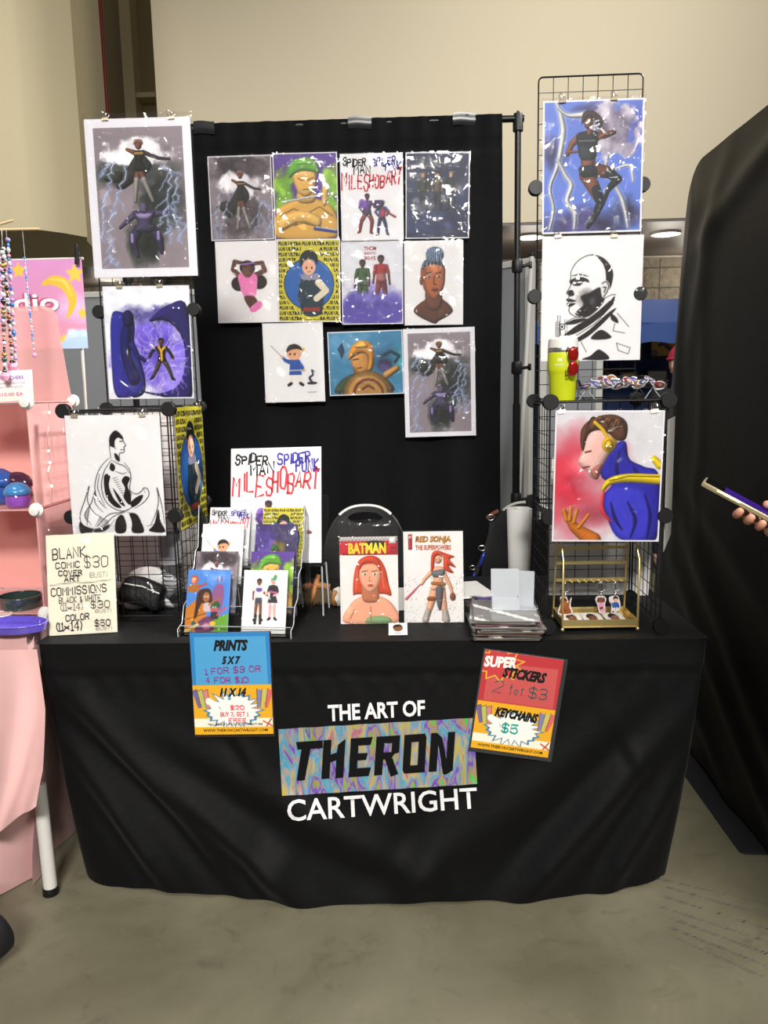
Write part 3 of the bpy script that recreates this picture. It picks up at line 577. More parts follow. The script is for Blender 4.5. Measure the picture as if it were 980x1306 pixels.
def art_crowd(n):
    a = Art(1.25, n, '#4f86cc', 18); a.cloud(60, 12, 40, 14, '#5e94d8', '#8ab4e4', 5, .8)
    a.poly([(0, 62), (22, 48), (46, 56), (50, 99), (0, 99)], '#c07a24', sm=False); a.limb([(16, 99), (26, 60)], .8, '#5c3612'); a.limb([(2, 80), (46, 70)], .8, '#5c3612')
    a.poly([(50, 80), (99, 70), (99, 99), (50, 99)], '#6aa032', sm=False); a.poly([(30, 84), (56, 74), (70, 88), (60, 99), (26, 99)], '#6a3c66')
    a.poly([(56, 60), (62, 30), (76, 22), (86, 30), (84, 56), (76, 66)], '#8f5a8c'); a.ell(70, 16, 2, 6, '#8f5a8c'); a.ell(79, 15, 2, 6, '#8f5a8c')
    a.ell(16, 16, 9, 9, '#c0552c'); a.ell(14, 17, 5, 6, '#d89a6a'); a.poly([(4, 26), (26, 24), (28, 34), (4, 36)], '#a86a28'); a.limb([(26, 28), (44, 22)], 2, '#b8473c')
    a.poly([(22, 60), (26, 36), (44, 30), (56, 34), (60, 50), (50, 58), (36, 54), (26, 76), (20, 78)], '#43251c'); a.ell(46, 44, 8, 10, '#a8683c'); a.poly([(42, 54), (56, 54), (58, 66), (42, 66)], '#c9b7b8'); a.limb([(54, 56), (78, 44)], 2, '#a8683c')
    a.ell(66, 62, 9, 8, '#c4585e'); a.poly([(56, 60), (70, 50), (80, 58), (68, 62)], '#2c5a34'); a.poly([(60, 68), (74, 68), (76, 78), (60, 78)], '#3a2c34'); a.limb([(74, 72), (92, 60)], 2, '#c4585e')
    a.ell(50, 90, 9, 7, '#b86a8c'); a.ell(64, 86, 7, 5, '#e0b83a'); a.ell(20, 86, 5, 5, '#1f5a52')
    for e in ((12, 15), (18, 15), (43, 43), (49, 43), (63, 60), (69, 60), (47, 89), (53, 89)): a.ell(*e, 1.9, 2.1, '#f0ece4'); a.ell(*e, .8, .9, '#201818')
    a.limb([(0, 99), (30, 88)], 3, '#d8b878'); return a
def art_pair(n):
    a = Art(1.27, n, '#e2e0de', 19)
    a.person(36, 14, 84, '#7a4c34', '#d8d4d4', '#7a4c34', '#241a18', arms=((-1.2, 2.6, -1.2, 3.9), (1.2, 2.8, 1.9, 3.2)), legp=((-.5, 5.7, -.6, 7.7), (.5, 5.7, .6, 7.7)), sleeve=.5)
    a.poly([(30, 29), (42, 29), (41, 34), (31, 34)], '#6a4ca0'); a.poly([(29, 44), (43, 44), (43, 53), (29, 53)], '#3f4a5a', sm=False); a.limb([(31, 72), (30, 84)], 3, '#1c1a1c'); a.limb([(41, 72), (42, 84)], 3, '#1c1a1c')
    a.person(68, 13, 84, '#dca69a', '#26222a', '#dca6a4', '#4e9a78', arms=((-1.1, 2.7, -1.6, 3.1), (1.1, 2.8, .2, 3.3)), legp=((-.45, 5.7, -.5, 7.7), (.45, 5.7, .6, 7.7)), sleeve=.7)
    a.poly([(60, 42), (76, 42), (80, 52), (56, 52)], '#26222a', sm=False); a.ell(72, 11, 4, 5, '#3f9a5c'); a.limb([(60, 34), (76, 36)], 2, '#b85a86'); return a
def art_leaf(n):
    a = Art(1.27, n, '#3a2a66', 20); a.sh = .8; a.cloud(70, 24, 50, 40, '#1c1836', '#4a4068', 6, .7); a.cloud(24, 40, 34, 60, '#3f2c7c', '#6b52a8', 5, .7); a.cloud(58, 40, 16, 22, '#4a4420', '#8a7c3c', 9, .5)
    a.poly([(26, 99), (32, 66), (44, 58), (62, 60), (74, 76), (80, 99)], '#2f8a44'); a.poly([(36, 76), (48, 66), (60, 78), (50, 88)], '#54b45c'); a.ell(46, 50, 9, 10, '#b08868'); a.poly([(36, 48), (40, 36), (52, 36), (58, 48), (48, 44)], '#2f6a3a'); a.mott(.2); return a
def art_redhead(n):
    a = Art(1.53, n, '#d9d5d2', 21); a.sh = .45; S, D, H = '#dba184', '#b5704f', '#c4482c'
    a.poly([(0, 0), (100, 0), (100, 21), (0, 21)], '#b92836', sm=False); a.poly([(0, 0), (100, 0), (100, 5), (0, 5)], '#c9c6c4', sm=False)
    for k in range(34): a.ell(1.5+k*3, 1.5+(k % 2)*1.6, 1, 1, '#3a3434')
    a.ell(60, 9, 22, 7, '#2e2228'); a.poly([(86, 1), (97, 1), (97, 8), (86, 8)], '#e4e0dc', sm=False)
    a.poly([(22, 66), (24, 44), (32, 28), (48, 22), (66, 24), (78, 36), (84, 54), (88, 68), (74, 66), (30, 66)], H)
    a.poly([(8, 99), (16, 78), (38, 68), (66, 68), (90, 78), (97, 99)], S); a.poly([(40, 52), (64, 52), (66, 72), (52, 76), (38, 72)], D); a.poly([(34, 34), (66, 32), (70, 46), (64, 58), (52, 64), (40, 58), (34, 48)], S)
    a.poly([(30, 48), (32, 30), (48, 22), (66, 26), (72, 46), (64, 34), (50, 30), (38, 34)], H); a.limb([(28, 60), (30, 40)], 1.2, '#e0714c'); a.limb([(76, 60), (72, 40)], 1.2, '#e0714c')
    for e in (43, 60): a.ell(e, 43, 4.4, 2, '#efe4dc'); a.ell(e, 43, 1.8, 1.9, '#4a6a52'); a.limb([(e-5, 40), (e+4, 39)], .8, '#7a3a24')
    a.limb([(51, 46), (50, 51), (54, 51)], .6, D); a.ell(52, 56, 5.4, 2.6, '#b8443c'); a.poly([(44, 99), (50, 92), (80, 92), (86, 99)], '#7fa070'); a.limb([(52, 80), (52, 99)], .8, D); a.limb([(16, 94), (24, 84)], .8, D); return a
def art_runner(n):
    a = Art(1.52, n, '#d6d4d2', 22); a.sh = .6; S, D, H = '#d6a080', '#9c6244', '#c4401f'
    for k in range(150):
        x, y = a.rs.rand()*100, 50+a.rs.rand()*50; a.ell(x, y, .3+a.rs.rand()*.7, .3+a.rs.rand()*.5, ('#a8606a', '#8a7478', '#b8a0a0')[k % 3])
    a.poly([(8, 3), (15, 3), (15, 20), (8, 20)], '#a5323a', sm=False)
    a.limb([(48, 44), (36, 52), (30, 58)], [4, 3, 2.4], S); a.limb([(28, 58), (4, 74)], [1, 2.4], '#b85a72'); a.limb([(66, 44), (78, 60), (82, 70)], [4, 3, 2.4], S); a.ell(82, 72, 5, 7, '#7a4a34')
    a.limb([(52, 64), (46, 78), (38, 95)], [8, 6, 4], S); a.limb([(62, 64), (66, 80), (70, 95)], [8, 6, 4], S); a.limb([(40, 88), (36, 97)], [5, 6], '#a89c94'); a.limb([(69, 88), (70, 97)], [5, 7], '#a89c94'); a.poly([(40, 72), (52, 72), (52, 76), (40, 76)], '#8a5024')
    a.poly([(46, 40), (68, 40), (66, 54), (68, 64), (46, 64), (50, 54)], S); a.poly([(48, 44), (68, 42), (66, 50), (50, 50)], '#6a6a70'); a.limb([(48, 57), (68, 58)], 3, '#9a6430'); a.poly([(54, 62), (66, 62), (62, 86), (56, 82)], '#5c5a60')
    a.ell(58, 30, 7, 8.5, S); a.poly([(46, 44), (47, 26), (56, 21), (70, 24), (86, 28), (78, 31), (88, 40), (76, 38), (84, 46), (68, 42), (66, 28), (54, 28), (51, 40)], H); a.limb([(60, 24), (80, 34)], .7, '#e8744a')
    for e in (55, 61): a.ell(e, 31, 1, .8, '#2a1a14')
    a.limb([(57, 35), (60, 35)], .5, '#a83a30'); return a
def halftone(a, x0, y0, x1, y1, col, st=2.2):
    y = y0
    while y < y1:
        x = x0
        while x < x1: a.ell(x, y, .55, .55, col); x += st
        y += st/a.asp
def sign_burst(a, y0, ycen, sx=1):
    a.poly([(0, 84), (100, 84), (100, 93), (0, 93)], '#e6dfcc', sm=False)
    for c in ('#3f7fa8', '#e7e2dc'):
        pts = []; r0 = 1.12 if c[1] == '3' else 1
        for k in range(40):
            t = 2*PI*k/40; r = (38 if k % 2 == 0 else 27)*r0*(1+.12*math.sin(k*2.7)); pts.append((50+r*math.cos(t), ycen+r*.62*math.sin(t)/a.asp))
        a.poly([(x, y) for x, y in pts], '#22303c', sm=False, soft=1.2) if c[1] != '3' else None
        a.poly([(50+(x-50)*.98, ycen+(y-ycen)*.98) for x, y in pts], c, sm=False)
    for x, c, t in ((3, '#6b5c8c', 4), (10, '#a8b060', 3), (17, '#c87a7c', 1)):
        a.poly([(x-4, y0+5), (x+2, y0+3), (x+3+t, y0+21), (x+t-1, y0+22)], c, sm=False); a.limb([(x-4, y0+5), (x+2, y0+3), (x+3+t, y0+21)], .3, '#3a2c3a')
    for x, c, t in ((84, '#7d769c', -1), (91, '#b8b05c', -4), (98, '#c8605c', -5)):
        a.poly([(x-3, y0+3), (x+4, y0+5), (x+1+t, y0+22), (x+t-2, y0+22)], c, sm=False); a.limb([(x-3, y0+3), (x+t-2, y0+22)], .3, '#3a2c3a')
    for k in range(4): a.ell(20+k*3.4, y0+15+k*1.8, 4.4, 4.4, '#e8e4de'); a.limb([(22+k*3.4, y0+15+k*1.8), (30+k*1.4, y0+20+k)], .3, '#3a3a3a')
    a.limb([(88, 87), (99, 92)], .9, '#b8442c'); a.limb([(92, 92), (98, 85)], .9, '#b8442c')
    a.poly([(0, 92.5), (100, 92.5), (100, 100), (0, 100)], '#dca21e', sm=False); return a
def art_prices(n):
    a = Art(1.3, n, '#2c78b4', 31); a.poly([(5, 4), (95, 4), (96, 51), (5, 51)], '#4a94c4', sm=False); halftone(a, 8, 12, 92, 50, '#4189ba', 3)
    a.poly([(0, 51), (100, 51), (100, 100), (0, 100)], '#d9a024', sm=False); sign_burst(a, 52, 76)
    for k in range(4): a.poly([(36+k*8, 66), (40+k*7, 50+k % 2*3), (42+k*6, 66)], '#4f92b8' if k % 2 else '#e4dccb', sm=False, al=.0 if k in (0, 3) else 1)
    return a
def art_super(n):
    a = Art(1.3, n, '#ae3338', 32); a.poly([(7, 12), (95, 10), (96, 50), (7, 50)], '#b9504f', sm=False); halftone(a, 20, 40, 92, 51, '#b03a40', 3)
    st = [];
    for k in range(22):
        t = 2*PI*k/22; r = 31 if k % 2 else 21; st.append((20+r*1.1*math.cos(t), 12+r*.8*math.sin(t)/a.asp))
    a.poly(st, '#e0b030', sm=False); a.poly([(20+(x-20)*.9, 12+(y-12)*.9) for x, y in st], '#b83a3c', sm=False)
    a.poly([(0, 51), (100, 51), (100, 100), (0, 100)], '#d9a024', sm=False); return sign_burst(a, 52, 75)
def art_moon(n):
    a = Art(1.06, n, '#dc9ccc', 33); a.grad('#d090c6', '#da94a8', 90); a.cloud(84, 58, 34, 20, '#cfb4e4', '#dcc4ec', 4, .9, .8)
    a.poly([(48, 28), (62, 18), (80, 22), (90, 40), (86, 56), (76, 66), (80, 48), (74, 34), (62, 28)], '#dfb83e'); a.limb([(58, 22), (76, 24), (84, 40)], [.8, 1.6, .6], '#ecd06a', sm=True)
    for x, y, r in ((22, 11, 9), (90, 16, 11), (96, 60, 7), (71, 90, 8)):
        a.poly([(x+r*(1 if k % 2 == 0 else .55)*math.cos(k*PI/5-1.57), y+r*(1 if k % 2 == 0 else .55)*math.sin(k*PI/5-1.57)) for k in range(10)], '#e6c24e')
    a.cloud(92, 90, 24, 14, '#a8c8e8', '#d4e6f4', 5, .3); a.ell(92, 96, 26, 10, '#b4d0ec'); return a

def sheet_mesh(name, art, w, h, bowy=0.0, border=0, mapf=None, thick=.0006):
    """a sheet whose front carries the artwork as colours of its own fine mesh"""
    W, H = art.W, art.H; xs = np.linspace(-w/2+border, w/2-border, W); zs = np.linspace(h-border, border, H)
    im = art.im
    if border:
        xs = np.concatenate([[-w/2, -w/2+border-1e-4], xs, [w/2-border+1e-4, w/2]]); zs = np.concatenate([[h, h-border+1e-4], zs, [border-1e-4, 0]])
        pd = np.empty((H+4, W+4, 3)); pd[:] = Art.c('#dcdae0'); pd[2:-2, 2:-2] = im; im = pd; W += 4; H += 4
    X, Z = np.meshgrid(xs, zs); Yb = -thick-bowy*(1-(2*X/w)**2)
    front = np.stack([X, Yb, Z], -1).reshape(-1, 3); nf = len(front)
    if mapf is not None: front = np.array([mapf(*p) for p in front])
    back = front.reshape(H, W, 3)[[0, 0, -1, -1], [0, -1, -1, 0]]+np.array([0, thick, 0])
    i = np.arange(W*H).reshape(H, W); q = np.stack([i[1:, :-1], i[1:, 1:], i[:-1, 1:], i[:-1, :-1]], -1).reshape(-1, 4)
    me = bpy.data.meshes.new(name); me.vertices.add(nf+4); me.vertices.foreach_set('co', np.concatenate([front, back]).ravel())
    fs = np.concatenate([q, [[nf, nf+1, nf+2, nf+3]]]) if bowy == 0 and mapf is None else q
    n = len(fs); me.loops.add(n*4); me.loops.foreach_set('vertex_index', fs.ravel().astype(np.int32)); me.polygons.add(n)
    me.polygons.foreach_set('loop_start', np.arange(0, n*4, 4)); me.update(calc_edges=True)
    ca = me.color_attributes.new('art', 'FLOAT_COLOR', 'POINT'); c = im.reshape(-1, 3); c = np.where(c <= .04045, c/12.92, ((c+.055)/1.055)**2.4)
    c = np.concatenate([c, np.full((4, 3), .75)]); ca.data.foreach_set('color', np.concatenate([c, np.ones((len(c), 1))], 1).ravel().astype(np.float32))
    me.materials.append(M_ART); return me
M_ART = bpy.data.materials.new('printed_colours'); M_ART.use_nodes = True
_n = M_ART.node_tree.nodes.new('ShaderNodeVertexColor'); _n.layer_name = 'art'; _b = M_ART.node_tree.nodes['Principled BSDF']
M_ART.node_tree.links.new(_n.outputs[0], _b.inputs['Base Color']); _b.inputs['Roughness'].default_value = .45; _b.inputs['Specular IOR Level'].default_value = .3

def sleeve_mesh(w, h, seed=0, d=.0025, flap=0):
    rs = random.Random(seed); ph = [rs.uniform(0, 6) for _ in range(6)]; mb = MB()
    def fn(u, v):
        x = (u-.5)*w; z = v*(h+flap)-.003
        e = min(u, 1-u, v, 1-v); k = min(1, e*8)
        y = -d-.0012*k*(math.sin(7*u+5*v+ph[0])+math.sin(13*v-4*u+ph[1])*.7+math.sin(23*u+19*v+ph[2])*.3)
        return (x, y, z)
    mb.grid(fn, 19, 25); mb.grid(lambda u, v: ((.5-u)*w, .0012, v*(h+flap)-.003), 2, 2)
    return mb
def local_map(w, h, y): return lambda px, py: (-w/2+w*px/100, y, h-h*py/100)   # percent coordinates, y down
def print_thing(name, art, w, h, loc, rot, label, cat, group=None, sleeve=True, letters=None, border=0, seed=0, sw=.006, back=None, flap=0, hands=None):
    t = thing(name, label, cat, loc, rot, group)
    me = sheet_mesh('sheet', art, w, h, border=border); o = bpy.data.objects.new('sheet', me); COL.objects.link(o); o.parent = t
    if letters: letters(t, w, h)
    if back:
        MB().box((0, .0025, h/2), (w, .003, h)).build('backing_board', M_PAPER, t)
    if sleeve: sleeve_mesh(w+sw, h+sw*1.3, seed, flap=flap).build('clear_sleeve', M_SLEEVE, t, smooth=True)
    return t
def lettering(items):
    """items: (kind, text, box in percent (x0, ytop, x1, ybottom), colour, options)"""
    def f(t, w, h):
        cols = []; mb = MB(); mp = local_map(w, h, -.0011)
        for k, s, b, c, o in items:
            if c not in cols: cols.append(c)
            mb.cur = cols.index(c); box = (b[0], b[3], b[2], b[1])
            if k == 't': put_text(mb, s, box, mp, **o)
            else: put_hand(mb, s, box, o.get('w', 1), mp, **{q: r for q, r in o.items() if q != 'w'})
        mb.build('lettering', [flat(c) for c in cols], t)
    return f

# ------------------------------------------------------------------ the hall
def floor_mat():
    m = bpy.data.materials.new('polished_concrete'); m.use_nodes = True; nt = m.node_tree; b = nt.nodes['Principled BSDF']; L = nt.links.new
    tc = nt.nodes.new('ShaderNodeTexCoord')
    def noise(sc, det, dist=0, rough=.6):
        n = nt.nodes.new('ShaderNodeTexNoise'); n.inputs['Scale'].default_value = sc; n.inputs['Detail'].default_value = det; n.inputs['Distortion'].default_value = dist; n.inputs['Roughness'].default_value = rough
        L(tc.outputs['Object'], n.inputs['Vector']); return n
    def ramp(src, a, ca, bb, cb):
        r = nt.nodes.new('ShaderNodeValToRGB'); r.color_ramp.elements[0].position = a; r.color_ramp.elements[0].color = (*ca, 1); r.color_ramp.elements[1].position = bb; r.color_ramp.elements[1].color = (*cb, 1)
        L(src, r.inputs[0]); return r
    r1 = ramp(noise(2.2, 6, .6).outputs['Fac'], .3, lin('#66624f'), .72, lin('#827d68'))
    r2 = ramp(noise(26, 5, .3).outputs['Fac'], .62, (1, 1, 1), .78, (1.25, 1.25, 1.22))
    mx = nt.nodes.new('ShaderNodeMix'); mx.data_type = 'RGBA'; mx.blend_type = 'MULTIPLY'; mx.inputs['Factor'].default_value = 1
    L(r1.outputs[0], mx.inputs['A']); L(r2.outputs[0], mx.inputs['B'])
    r3 = ramp(noise(7, 8, 1.5, .7).outputs['Fac'], .28, (.72, .72, .72), .46, (1, 1, 1))
    m2 = nt.nodes.new('ShaderNodeMix'); m2.data_type = 'RGBA'; m2.blend_type = 'MULTIPLY'; m2.inputs['Factor'].default_value = 1
    L(mx.outputs['Result'], m2.inputs['A']); L(r3.outputs[0], m2.inputs['B']); L(m2.outputs['Result'], b.inputs['Base Color'])
    rr = nt.nodes.new('ShaderNodeMapRange'); rr.inputs['To Min'].default_value = .3; rr.inputs['To Max'].default_value = .55; L(noise(9, 4).outputs['Fac'], rr.inputs[0]); L(rr.outputs[0], b.inputs['Roughness'])
    b.inputs['Specular IOR Level'].default_value = .45; return m
struct('floor', MB().box((0, 4, -.05), (30, 24, .1)), floor_mat())
# worn wheel tracks on the concrete
mb = MB(); r_ = random.Random(4)
for k in range(7):
    p0 = atz(835+k*5+r_.uniform(-14, 14), 1118+k*13, 0); p1 = atz(1010, 1160+k*17, 0)
    for i in range(60):
        t = i/60+r_.uniform(-.004, .004); p = p0.lerp(p1, t); d = (p1-p0).normalized(); n = Vector((-d.y, d.x, 0))
        if r_.random() < .3: continue
        l, ww = r_.uniform(.0015, .003), r_.uniform(.003, .008); z = Vector((0, 0, .0006)); sk = d*.004
        mb.add([p-d*l-n*ww+z-sk, p+d*l-n*ww+z-sk, p+d*l+n*ww+z+sk, p-d*l+n*ww+z+sk], [(0, 1, 2, 3)])
o = mb.build('wheel_track_marks', mat('track_dirt', '#67655a', .7)); tagp(o, 'faint dashed wheel tracks worn across the concrete right of the table', 'floor marks', kind='stuff')
for pts in ([(752, 1203), (750, 1222), (754, 1252)], [(80, 1306), (102, 1294), (124, 1283)]):
    pass

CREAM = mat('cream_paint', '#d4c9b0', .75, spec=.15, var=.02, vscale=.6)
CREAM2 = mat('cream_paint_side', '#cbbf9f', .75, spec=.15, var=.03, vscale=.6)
WY = 6.0
pL = at(201, 150, WY); ZB = at(760, 281, WY).z
struct('wall_back', MB().box(((pL.x+9)/2, WY+.3, (ZB+9)/2), (9-pL.x, .6, 9-ZB)), CREAM)
# left bulkhead: flat face, rounded corner, then a recess with a pipe
mb = MB(); a0 = at(-60, 150, 4.6); a1 = at(30, 150, 4.6); zl = at(20, 293, 4.6).z
prof = [(-9, 4.6), (a1.x-.05, 4.6)]
b1 = at(68, 150, 4.75); b2 = at(100, 150, 5.3); b3 = at(136, 150, 6.4)
prof += [(a1.x+.02, 4.605), (b1.x, 4.78), (b1.x+.12, 4.98), (b1.x*.6+b2.x*.4+.06, 5.12), (b2.x, 5.4), (b2.x*.6+b3.x*.4, 5.8), (b3.x, 6.5)]
vs = []; fs = []
for x, y in prof: vs += [(x, y, zl), (x, y, 9)]
for i in range(len(prof)-1): fs.append((2*i, 2*i+2, 2*i+3, 2*i+1))
nb = len(vs); fs.append(tuple(2*i for i in range(len(prof)))[::-1]); vs += [(-9, 6.5, zl), (-9, 6.5, 9)]; fs[-1] = tuple([nb]+[2*i for i in range(len(prof)-1, -1, -1)])
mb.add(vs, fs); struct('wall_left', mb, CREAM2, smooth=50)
struct('wall_recess', MB().box((b3.x+.5, 7.4, (ZB+9)/2), (2.4, .2, 9-ZB)), mat('shaded_cream_paint', '#9a8d6e', .8, var=.05, vscale=2))  # same cream paint, with the shade of the recess put into its colour
struct('trim_1', MB().box((at(172, 60, 7.2).x-.05, 7.2, (ZB+9)/2), (.12, .25, 9-ZB)).box((at(186, 125, 7.2).x, 7.2, at(186, 125, 7.2).z), (.28, .2, .05)), CREAM2)
t = thing('fire_pipe', 'thin dark red vertical pipe running down the recess between two cream walls', 'pipe', (at(132, 70, 6.35).x, 6.35, ZB+.05))
MB().cyl((0, 0, 0), (0, 0, 9-ZB-.1), .021, 10).build('pipe', mat('red_paint', '#6d1f1d', .5), t, smooth=60)
CE = mat('grey_ceiling', '#6f6660', .5, var=.05, vscale=1.5)
RZ = at(760, 328, 8.1).z
struct('ceiling', MB().box(((b3.x+.03+10)/2, (WY+.01+8.2)/2, ZB-.012), (9.97-b3.x, 8.2-WY, .03)), CE)
struct('ceiling_left', MB().box(((-10+b3.x)/2, 6.45, zl+.05), (10+b3.x, 3.6, .08)), CE)
def block_mat():
    m = bpy.data.materials.new('split_face_block'); m.use_nodes = True; nt = m.node_tree; b = nt.nodes['Principled BSDF']; L = nt.links.new
    tc = nt.nodes.new('ShaderNodeTexCoord'); mp = nt.nodes.new('ShaderNodeMapping'); mp.inputs['Rotation'].default_value = (PI/2, 0, 0); L(tc.outputs['Object'], mp.inputs[0])
    br = nt.nodes.new('ShaderNodeTexBrick'); br.offset = 0; br.inputs['Scale'].default_value = 1; br.inputs['Brick Width'].default_value = .27; br.inputs['Row Height'].default_value = .24; br.inputs['Mortar Size'].default_value = .008
    br.inputs['Color1'].default_value = (*lin('#a99d88'), 1); br.inputs['Color2'].default_value = (*lin('#94897a'), 1); br.inputs['Mortar'].default_value = (*lin('#6c6458'), 1)
    L(mp.outputs[0], br.inputs['Vector']); nz = nt.nodes.new('ShaderNodeTexNoise'); nz.inputs['Scale'].default_value = 16; L(tc.outputs['Object'], nz.inputs['Vector'])
    mx = nt.nodes.new('ShaderNodeMix'); mx.data_type = 'RGBA'; mx.blend_type = 'MULTIPLY'; mx.inputs['Factor'].default_value = .6; L(br.outputs[0], mx.inputs['A']); L(nz.outputs['Fac'], mx.inputs['B']); L(mx.outputs['Result'], b.inputs['Base Color'])
    bp = nt.nodes.new('ShaderNodeBump'); bp.inputs['Strength'].default_value = .8; bp.inputs['Distance'].default_value = .05; L(nz.outputs['Fac'], bp.inputs['Height']); L(bp.outputs[0], b.inputs['Normal']); b.inputs['Roughness'].default_value = .85; return m
struct('wall_rear', MB().box((0, 8.25, RZ/2), (20, .3, RZ)), block_mat())
struct('trim_2', MB().box((0, 8.07, RZ-.01), (20, .06, .03)), mat('pale_trim', '#cfc9bb', .7))
for i, (u, v, nm) in enumerate(((677, 297, 'white recessed ceiling light glowing between the backdrop pole and wire grid'), (850, 293, 'white recessed ceiling light glowing just left of the tall black curtain'))):
    p = atz(u, v, ZB); t = thing('ceiling_light', nm, 'light', (p.x, p.y, ZB-.03), group='recessed ceiling lights')
    MB().lathe([(.15, .01), (.15, -.02), (.125, -.02), (.125, .002)], n=24, caps=False).build('light_trim', mat('white_paint', '#d8d6d0', .5), t, smooth=40)
    MB().lathe([(.001, -.035), (.08, -.03), (.125, -.014), (.125, .002)], n=24).build('lens', mat('lit_lens', '#fff6e6', .4, emit=6), t, smooth=60)
    l = bpy.data.lights.new('downlight', 'POINT'); l.energy = 14; l.shadow_soft_size = .2; l.color = (1, .93, .82); lo = bpy.data.objects.new('downlight', l); COL.objects.link(lo); lo.parent = t; lo.location = (0, 0, -.25)
for i, x in enumerate((-3.5, 0, 3.5, 6)):
    l = bpy.data.lights.new('wall_washer', 'POINT'); l.energy = 12; l.shadow_soft_size = .2; l.color = (1, .93, .82); lo = bpy.data.objects.new('wall_washer', l); COL.objects.link(lo); lo.location = (x, 7.65, ZB-.3)

# ------------------------------------------------------------------ booths behind
GP = mat('grey_panel', '#84878c', .8, var=.03, vscale=3); GPL = mat('pale_frame', '#b9b8b4', .5)
def panel(name, x0, x1, y, h, label, yb=None, mt=GP, fr=GPL):
    t = thing(name, label, 'partition panel', ((x0+x1)/2, y, 0), (0, 0, 0) if yb is None else (0, 0, math.atan2(yb-y, x1-x0)), 'grey partition panels')
    w_ = math.hypot(x1-x0, 0 if yb is None else yb-y)
    MB().box((0, 0, h/2), (w_-.04, .03, h-.02)).build('panel', mt, t)
    MB().box((-w_/2, 0, h/2), (.045, .05, h), bev=.006).box((w_/2, 0, h/2), (.045, .05, h), bev=.006).box((0, 0, h), (w_+.04, .05, .04), bev=.006).build('frame', fr, t)
    MB().box((-w_/2, 0, .015), (.12, .4, .03)).box((w_/2, 0, .015), (.12, .4, .03)).build('foot', fr, t)
    return t
q = at(60, 380, 3.4); q2 = at(238, 380, 3.4)
panel('partition_panel', q.x-.9, q2.x+.1, 3.4, at(90, 377, 3.4).z, 'grey partition panel behind the pink banner and left wire tower')
q = at(650, 345, 2.9); q2 = at(681, 322, 2.6)
panel('partition_panel', q.x-.25, q2.x, 2.9, at(668, 333, 2.7).z, 'angled grey partition panel just right of the black backdrop pole', yb=2.55)
q = at(694, 330, 3.0); q2 = at(792, 330, 3.0)
panel('partition_panel', q.x, q2.x-.12, 3.0, at(690, 338, 3.0).z, 'grey partition panel standing behind the yellow tumbler')
t = thing('leaning_pole', 'pale grey metal pole leaning beside the black backdrop pole', 'pole', atz(655, 900, 0)); p0 = Vector(t.location); p0 = at(652, 760, 2.3); p1 = at(679, 325, 2.45)
t.location = (p0.x+(p0.x-p1.x)*(p0.z/(p1.z-p0.z)), 2.2, 0)
mb = MB(); mb.cyl(t.location, p1, .014, 10); mb.build('pole', GPL, t, world=True, smooth=60); MB().ball(p1, .018, 10).build('pole_cap', M_RUB, t, world=True, smooth=True)
# blue canopy with its frame
t = thing('canopy_tent', 'blue pop up canopy tent behind the wire tower and black curtain', 'canopy', (at(840, 420, 5.2).x, 5.2, 0))
cx = t.location.x; zt = at(835, 412, 4.6).z; zr = at(822, 382, 5.2).z; BLU = mat('blue_canopy_fabric', '#2f4c8c', .6, bump=.2, bscale=6)
mb = MB(); e = 1.3
mb.add([(-e, -e*.5, zt), (e, -e*.5, zt), (e, e*.5, zt), (-e, e*.5, zt), (-.25, 0, zr), (.25, 0, zr)], [(0, 1, 5, 4), (1, 2, 5), (2, 3, 4, 5), (3, 0, 4)])
mb.build('canopy_top', BLU, t)
mb = MB()
for a_, b_ in (((-e, -e*.5), (e, -e*.5)), ((e, -e*.5), (e, e*.5)), ((-e, e*.5), (-e, -e*.5))):
    mb.grid(lambda u, v, a_=a_, b_=b_: (a_[0]+(b_[0]-a_[0])*u, a_[1]+(b_[1]-a_[1])*u-.01*math.sin(u*30), zt-v*.16+.01*math.sin(u*50)*v), 40, 3)
mb.build('valance', BLU, t, smooth=True)
MB().grid(lambda u, v: ((u-.5)*2*e, e*.5+.02*math.sin(u*40), zt*(1-v)), 60, 4).build('back_curtain', mat('dark_blue_fabric', '#1d2f5c', .7, bump=.2, bscale=6), t, smooth=True)
for sx in (-1, 1):
    for sy in (-1, 1): MB().box((sx*e*.98, sy*e*.49, zt/2), (.04, .04, zt)).build('leg', M_RUB, t)
# art on an easel rack, under the canopy
def framed(name, u0, v0, u1, v1, Y, fr, artf, label, group='framed art under the blue canopy'):
    a_, b_ = at(u0, v1, Y), at(u1, v0, Y); w_, h_ = b_.x-a_.x, b_.z-a_.z
    t = thing(name, label, 'framed art', ((a_.x+b_.x)/2, Y, a_.z), group=group); f = .06*max(w_, .3)
    mb = MB()
    for c, s in (((-w_/2, 0, h_/2), (f, .03, h_+f)), ((w_/2, 0, h_/2), (f, .03, h_+f)), ((0, 0, 0), (w_, .03, f)), ((0, 0, h_), (w_, .03, f))): mb.box(c, s)
    mb.build('frame', fr, t); me = sheet_mesh('picture', artf, w_, h_); o = bpy.data.objects.new('picture', me); COL.objects.link(o); o.parent = t; return t
a = Art(1.1, 60, '#c49a56', 41); a.limb([(10, 12), (40, 46), (30, 60)], [6, 9, 5], '#4a4a5e', sm=True); a.limb([(40, 46), (62, 70), (96, 88)], [6, 8, 7], '#6a3f58', sm=True); a.cloud(12, 86, 18, 14, '#6a4a5e', '#8a6a7a'); a.cloud(86, 30, 10, 14, '#8a3a34', '#a8604a')
framed('framed_poster', 829, 417, 870, 456, 5.76, M_RUB, a, 'tan poster with a dark abstract shape, in a black frame under the canopy')
a = Art(.8, 40, '#9a9ca2', 42); a.cloud(50, 50, 60, 30, '#85888e', '#b0b2b6')
